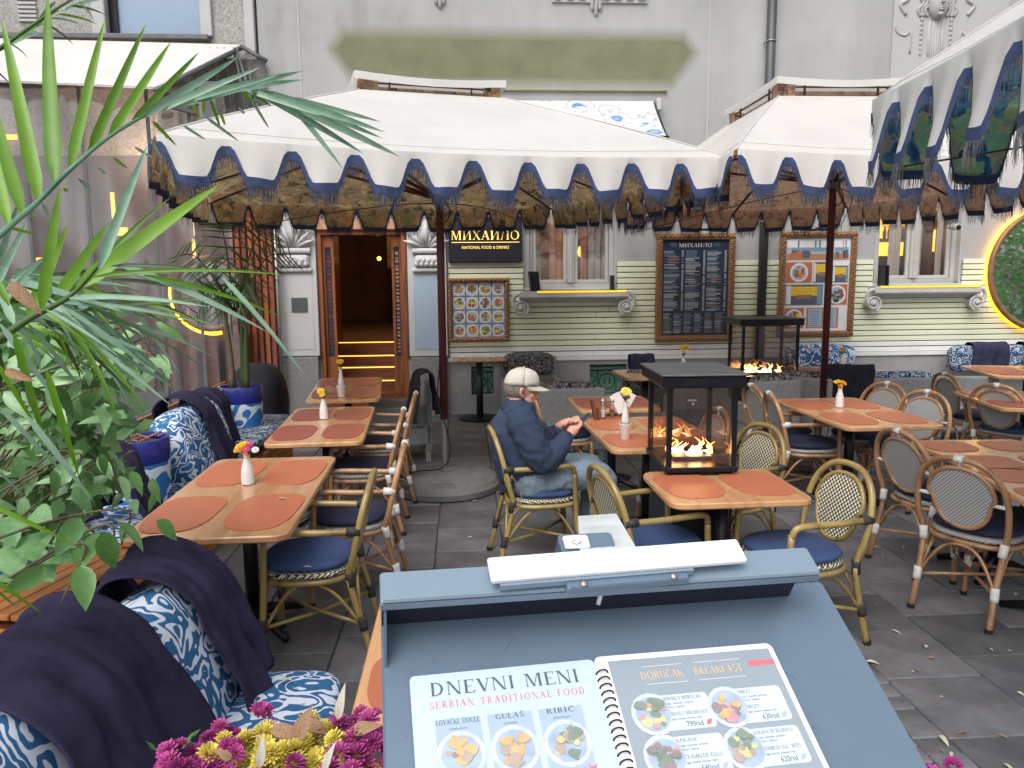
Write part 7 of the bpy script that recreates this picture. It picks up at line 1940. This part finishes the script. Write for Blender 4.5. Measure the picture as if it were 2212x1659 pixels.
# two menus
def page(name, lab, tl_, tr_, m, z=.004):
    a, b = onboard(*tl_, z), onboard(*tr_, z); w = (b-a).length; an = math.atan2((b-a).y, (b-a).x)
    T = F0 @ Matrix.Translation(V((a.x, a.y, z))) @ Matrix.Rotation(an, 4, 'Z')
    t = thing(name, lab, 'menu'); t.location, q_, _ = T.decompose(); t.rotation_euler = q_.to_euler()
    return t, w
pL, wL = page('daily_menu', 'left pale blue menu page headed with daily dishes lying on the grey stand', (884, 1464), (1280, 1426), 'page_blue', .003)
hL = wL*1.41; hL = min(hL, .33)
mb = MB(); mb.prism([(p[0]+wL/2, p[1]-hL/2) for p in rrect(wL, hL, .006, 4)], 0, .002); mb.build('page', 'page_blue', pL)
mb = MB(); put_serif(mb, 'DNEVNI MENI', wL*.50, -wL*.125, wL*.075, z=.0024, align='C', width=wL*.80); mb.build('heading', 'print_ink', pL)
mb = MB(); put_serif(mb, 'SERBIAN TRADITIONAL FOOD', wL*.50, -wL*.195, wL*.038, z=.0024, align='C', width=wL*.82, sp=.2); mb.build('subheading', 'print_red', pL)
I_ = Matrix.Identity(4)
for i, (nm, sub_, pr) in enumerate((('LOVAČKE ŠNICLE', 'pirinač, povrće', '1.250rsd'), ('GULAŠ', 'pire krompir', '1.350rsd'), ('RIBIĆ', 'pečeni krompir', '1.540rsd'))):
    cx = wL*(.225+.265*i); 
    mb = MB(); mb.add([(cx-wL*.115, -wL*.62, .0023), (cx+wL*.115, -wL*.62, .0023), (cx+wL*.115, -wL*.255, .0023), (cx-wL*.115, -wL*.255, .0023)], [(0, 1, 2, 3)]); cd_ = mb.build('dish_card', 'card_grey', pL)
    mb = MB(); put_serif(mb, nm, cx, -wL*.285, wL*.026, z=.0027, align='C', width=wL*min(.22, .03*len(nm)-.03*(len(nm) > 8)*3)); put_text(mb, sub_, cx, -wL*.315, wL*.010, z=.0027, align='C'); put_serif(mb, '', cx, 0, .01); mb.build('dish_name', 'print_ink', cd_)
    mb = MB(); T = Matrix.Identity(4); plate([mb], cx, -wL*.445, wL*.122, T, 31+i, .0026); mb.build('dish_photo', PLW, cd_)
    mb = MB(); put_text(mb, pr, cx-wL*.01, -wL*.605, wL*.030, z=.0030, align='C', width=wL*.14); mb.build('price', 'print_ink', cd_)
    mb = MB(); x_ = cx+wL*.098; y_ = -wL*.595; mb.prism([(x_-.0035, y_+.003), (x_, y_-.005), (x_+.0035, y_+.003), (x_+.005, y_+.007), (x_+.002, y_+.004), (x_-.002, y_+.004), (x_-.005, y_+.007)], .0028, .003); mb.build('cow_mark', 'print_red', cd_)
mb = MB(); put_serif(mb, 'DIMLJENA KOLENICA', wL*.25, -wL*.70, wL*.026, z=.0024, align='C', width=wL*.24); put_serif(mb, 'PUNJENA PLJESKAVICA', wL*.7, -wL*.70, wL*.026, z=.0024, align='C', width=wL*.26); mb.build('dish_names', 'print_ink', pL)
pR, wR = page('breakfast_menu', 'right grey spiral bound menu page headed breakfast lying on the grey stand', (1281, 1419), (1664, 1388), 'page_grey', .007)
hR = min(wR*1.41, .33)
mb = MB(); mb.prism([(p[0]+wR/2, p[1]-hR/2) for p in rrect(wR, hR, .008, 4)], -.003, .0, bev=.0005); mb.build('clear_sleeve', 'plastic_white', pR)
mb = MB(); a = .07*wR; mb.prism([(a, -hR+.006), (wR-.007, -hR+.006), (wR-.007, -.008), (a, -.008)], .0002, .001); mb.build('page', 'page_grey', pR)
mb = MB()
for i in range(30):
    y = -.022-i*.0088
    if y < -hR+.01: break
    c0 = V((.006, y, -.001)); mb.tube([c0+V((.007*math.cos(t_), .0015*math.sin(t_), .006*math.sin(t_))) for t_ in [k*math.pi/6 for k in range(12)]], .0010, 5, closed=True)
mb.build('spiral_binding', 'rubber', pR, smooth=True)
mb = MB(); put_serif(mb, 'DORUČAK | BREAKFAST', wR*.50, -wR*.155, wR*.042, z=.0014, align='C', width=wR*.56); mb.build('heading', 'print_gold', pR)
mb = MB()
for x0, x1, y in ((.24, .46, -.085), (.52, .78, -.085), (.24, .46, -.185), (.52, .78, -.185)): mb.b2(wR*x0, wR*x1, wR*y, wR*y+.0006, .0012, .0014)
mb.build('heading_lines', 'print_white', pR)
mb = MB(); mb.b2(wR*.82, wR*.97, -wR*.13, -wR*.10, .0011, .0013); mb.build('pink_mark', 'print_red', pR)
cards = [('MIHAILO DORUČAK', 'MIHAILO BREAKFAST', '790rsd'), ('OMLET', 'OMELET', '630rsd'), ('KAJGANA', 'SCRAMBLED EGGS', '640rsd'), ('KAJGANA OD BELANACA', 'SCRAMBLED EGG WHITES', '620rsd'), ('SLATKI UŠTIPCI', 'SWEET DOUGH BALLS', '420rsd'), ('SLANI UŠTIPCI', 'SAVORY DOUGH BALLS', '450rsd')]
for i, (a1, a2, pr) in enumerate(cards):
    c, r_ = i % 2, i//2; x0 = wR*(.17+.40*c); y1 = -wR*(.25+.215*r_); cw, chh = wR*.36, wR*.185
    mb = MB(); mb.prism([(x0+p[0]+cw/2, y1-chh/2+p[1]) for p in rrect(cw, chh, .005, 3)], .0011, .0016); cdd = mb.build('menu_card', 'page_card', pR)
    mb = MB(); plate([mb], x0+.012, y1-chh/2, chh*.60, I_, 50+i, .0019); mb.build('dish_photo', PLW, cdd)
    mb = MB(); tx = x0+wR*.125
    put_serif(mb, a1, tx, y1-chh*.16, chh*.10, z=.0020, width=min(wR*.20, wR*.0145*len(a1))); put_text(mb, '3 jaja, kajmak, pršuta', tx, y1-chh*.28, chh*.055, z=.0020, width=wR*.15); put_text(mb, 'somun, salata', tx, y1-chh*.38, chh*.055, z=.0020, width=wR*.1)
    put_serif(mb, a2, tx, y1-chh*.60, chh*.10, z=.0020, width=min(wR*.21, wR*.0145*len(a2))); put_text(mb, '3 eggs, butter cheese, ham', tx, y1-chh*.72, chh*.055, z=.0020, width=wR*.17)
    mb.build('dish_name', 'print_ink', cdd)
    mb = MB(); put_text(mb, pr, x0+cw-.016, y1-chh*.93, chh*.15, z=.0020, align='R', width=wR*.085); mb.build('price', 'print_ink', cdd)
    mb = MB(); x_, y_ = x0+cw-.009, y1-chh*.86; mb.prism([(x_-.004, y_-.003), (x_+.002, y_-.002), (x_+.005, y_+.004), (x_-.001, y_+.003)], .0018, .002); mb.build('leaf_mark', 'card_grey' if i else 'print_red', cdd)
mb = MB()                                 # scratches and rubbed places
for i in range(9):
    x, y, a, l = rn.uniform(-WB/2+.03, WB/2-.03), rn.uniform(-.30, -.06), rn.uniform(-.9, .9), rn.uniform(.008, .03)
    mb.tube(catmull([V((x, y, .0)), V((x+math.cos(a)*l*.5, y+math.sin(a)*l*.5+.001, .0)), V((x+math.cos(a)*l, y+math.sin(a)*l, .0))], 3), .00035, 4)
o = mb.build('scratches', 'print_ink', st, smooth=True); o['kind'] = 'stuff'
# drops of rain on the stand
mb = MB()
for i in range(26):
    x, y = rn.uniform(-WB/2+.01, WB/2-.01), rn.uniform(-.42, -.05); s = rn.uniform(.0004, .0009); mb.ball((x, y, .0), (s, s*1.2, s*.5), 6, 3)
o = mb.build('specks', 'print_ink', st, smooth=True); o['kind'] = 'stuff'

# ================================================================ chrysanthemums at the lower edge
def pom_mesh(name, m, r, n=46, flat=.75, seed=1):
    rn = random.Random(seed); mb = MB()
    for i in range(n):
        t = (i+.5)/n; el = math.acos(1-t*1.25) if 1-t*1.25 > -1 else math.pi; az = i*2.399
        d = V((math.sin(el)*math.cos(az), math.sin(el)*math.sin(az), math.cos(el)*flat)); b0 = d*r*.35; tp = d*r*rn.uniform(.85, 1.05)+V((0, 0, .12*r)); x = d.cross(V((0, 0, 1)) if abs(d.z) < .9 else V((1, 0, 0))).normalized()*r*.17; u_ = d.cross(x).normalized()*r*.05
        mb.add([b0-x*.5, b0+x*.5, tp+x*.8-d*r*.12, tp+u_, tp-x*.8-d*r*.12], [(0, 1, 2, 3, 4)])
    me = mb.mesh(name); me.materials.append(MATS[m]); return me
poms = {m: [pom_mesh('flower', m, 1., seed=s) for s in (1, 2)] for m in ('petal_magenta', 'petal_magenta_deep', 'petal_lemon')}
def flowerbed(lab, polyfn, n, z, tag_group, src, box, seed, ztop):
    rn = random.Random(seed); k = 0
    while k < n:
        u, v = rn.uniform(box[0], box[2]), rn.uniform(box[1], box[3])
        m = polyfn(u, v)
        if not m: continue
        p = onz(u, v, ztop)+V((0, 0, rn.uniform(-.035, .02))); s = rn.uniform(.017, .026)*(1.0 if m != 'petal_lemon' else 1.05)
        M = Matrix.Translation(p) @ Euler((rn.uniform(-.6, .3), rn.uniform(-.5, .5), rn.random()*6)).to_matrix().to_4x4() @ Matrix.Scale(s, 4)
        inst('flower', rn.choice(poms[m]), src, wmat(src).inverted() @ M); k += 1
zf_ = .98
fc_ = onz(600, 1690, zf_)
fp = thing('chrysanthemum_planter', 'basket of magenta and pale yellow chrysanthemums littered with dry leaves at the bottom edge', 'flowers', (fc_.x, fc_.y, 0))
def f1_(u, v):
    top = 1610-(u-360)*.30 if u < 560 else 1550
    if v < top: return None
    yel = ((u-640)/125)**2+((v-1615)/48)**2
    if yel < 1: return 'petal_lemon'
    if random.random() < .08: return 'petal_lemon'
    return random.choice(('petal_magenta', 'petal_magenta', 'petal_magenta_deep'))
flowerbed('', f1_, 290, zf_, '', fp, (350, 1530, 840, 1800), 3, zf_)
mb = MB(); rn = random.Random(9)
for i in range(500):
    u, v = rn.uniform(340, 860), rn.uniform(1590, 1900); p = onz(u, v, zf_-.05)+V((0, 0, rn.uniform(-.06, .0))); d = V((rn.uniform(-1, 1), rn.uniform(-1, 1), rn.uniform(0, 1))).normalized()*.035; x = d.cross(V((0, 0, 1))).normalized()*.008
    mb.add([p, p+d*.5+x, p+d, p+d*.5-x], [(0, 1, 2, 3)])
o = mb.build('green_leaves', 'ficus_dark', fp, world=True); o['kind'] = 'stuff'
mb = MB(); c = onz(600, 1800, .8); mb.lathe([(.12, .45), (.14, .55), (.17, .80), (.18, .82)], 26, (c.x, c.y, 0), capt=False); mb.lathe([(.15, .80), (.001, .81)], 20, (c.x, c.y, 0)); mb.build('basket', 'bench_wood', fp, smooth=True, world=True, auto=40)
mb = MB(); mb.tube([(c.x, c.y, 0), (c.x, c.y, .46)], .09, 14); mb.build('foot', 'bench_wood', fp, smooth=True, world=True)
dl = leaf_mesh('dry_leaf', 'dry_leaf', w=.40, fold=.35, droop=.45); dl2 = leaf_mesh('dry_leaf', 'dry_leaf_pale', w=.24, fold=.4, droop=.5)
for (u, v, du, dv, s, w_) in ((640, 1600, 20, -60, 1, 0), (585, 1575, 60, 6, 1.2, 0), (730, 1555, 5, -60, .8, 1), (760, 1580, 50, -18, 1, 0), (560, 1660, 6, -55, 1, 1), (700, 1668, 8, -50, .9, 1), (660, 1560, 50, 16, 1, 0), (500, 1640, -30, -20, 1, 0)):
    B = onz(u, v, zf_+.03); T_ = at(u+du, v+dv, (B-CAM).dot(fwd)*.99); aimed(B, T_, (toCam(B)+V((rn.uniform(-.5, .5), 0, .4))).normalized(), dl2 if w_ else dl, fp, 1.3, name='dry_leaf')
c = onz(1990, 1680, .80)
fp2 = thing('chrysanthemum_planter', 'second basket of magenta flowers just showing at the bottom right of the menu stand', 'flowers', (c.x, c.y, 0))
def f2__(u, v): return random.choice(('petal_magenta', 'petal_magenta_deep')) if v > 1612+abs(u-1930)*.28 else None
flowerbed('', f2__, 60, .8, '', fp2, (1850, 1600, 2060, 1800), 8, .80)
mb = MB(); mb.lathe([(.12, .35), (.15, .60), (.16, .62)], 24, capt=False); mb.lathe([(.14, .60), (.001, .61)], 20); mb.build('basket', 'bench_wood', fp2, smooth=True, auto=40)
mb = MB(); mb.tube([(0, 0, 0), (0, 0, .36)], .08, 12); mb.build('foot', 'bench_wood', fp2, smooth=True)
mb = MB(); mb.tube(catmull([onz(1885, 1585, .86), onz(1925, 1598, .87), onz(1975, 1640, .86), onz(2000, 1700, .84)], 6), .004, 6); mb.build('twig', 'bench_wood', fp2, smooth=True, world=True)
B = onz(1900, 1600, .84); aimed(B, onz(1975, 1652, .82), toCam(B), dl2, fp2, 1.2, name='dry_leaf')

# ================================================================ fallen leaves
rn = random.Random(21)
LM = []
for o in COL.objects:
    if o.parent is None and o.get('category') == 'chair' and o.name.startswith('bistro'): LM.append((o, ' '.join(o['label'].split()[:8]).rstrip(',').replace(' that', '').replace(' the', ' the')))
    if o.parent is None and o.get('category') == 'menu stand': LM.append((o, 'grey menu stand'))
    if o.parent is None and o.name.startswith('parasol') and 'left of' in o.get('label', ''): LM.append((o, 'round parasol base'))
LM = [(o, (' '.join(t.split()[:-1]) if t.split()[-1] in ('the', 'of', 'in', 'with', 'on', 'a', 'to', 'its') else t)) for o, t in LM]
fl_ = [leaf_mesh('fallen_leaf', m, w=.34, fold=.7, droop=.15, n=5) for m in ('dry_leaf_pale', 'dry_leaf_pale', 'dry_leaf', 'petal_lemon')]
spots = []
for i in range(46):
    u, v = rn.uniform(760, 2200), rn.uniform(1060, 1650)
    spots.append((u, v))
spots += [(2250, 1480), (1835, 1452), (2000, 1402), (2165, 1650), (1870, 1430), (1985, 1452), (1960, 1640), (2030, 1590), (1090, 1390), (1010, 1380), (1270, 1300), (1310, 1312)]
for i, (u, v) in enumerate(spots):
    p = onz(u, v, .004); a = rn.random()*6.28; s = rn.uniform(.035, .07) if i < 70 else .08; d = V((math.cos(a), math.sin(a), 0))
    o = inst('fallen_leaf', rn.choice(fl_[:3] if rn.random() < .9 else fl_), None, orient(V((p.x, p.y, .008+.0)), V((p.x, p.y, .008))+d*s, V((rn.uniform(-.3, .3), rn.uniform(-.3, .3), 1))))
    near = min(LM, key=lambda q: (q[0].location.x-p.x)**2+(q[0].location.y-p.y)**2)[1]
    kind_ = {'dry_leaf_pale': 'pale', 'dry_leaf': 'brown', 'petal_lemon': 'yellow'}[o.data.materials[0].name]
    tag(o, '%s fallen leaf on the paving near the %s' % (kind_, near), 'leaf', 'fallen leaves on the paving')
for (u, v, z, lab, s) in ((600, 1077, TZ+.012, 'small pale leaf on the near right placemat of the nearest left table', .045), (655, 1225, .525, 'small green leaf on the blue cushion of the nearest left chair', .04), (600, 1470, .57, 'dry leaf on the patterned seat cushion behind the flowers', .05)):
    p = onz(u, v, z); o = inst('fallen_leaf', fl_[0], None, orient(p, p+V((s, .01, 0)), V((0, 0, 1)))); tag(o, lab, 'leaf', 'fallen leaves on the furniture')

# petals, bits and grit blown over the paving
mb = MB(); rn = random.Random(77)
for i in range(520):
    x = rn.uniform(-2.2, 5.0); y = rn.uniform(1.6, 9.6); s = rn.uniform(.004, .013); a = rn.random()*6.28
    c, q = math.cos(a)*s, math.sin(a)*s; z = .0075
    mb.add([(x-c, y-q, z), (x+q*.5, y-c*.5, z+.002), (x+c, y+q, z+.001), (x-q*.5, y+c*.5, z+.003)], [(0, 1, 2, 3)], rn.choice((0, 0, 0, 1, 2)))
o = mb.build('litter', ['dry_leaf_pale', 'dry_leaf', 'fringe_dark']); tag(o, 'tiny pale petals, leaf bits and grit scattered over the grey paving', 'litter', kind='stuff')
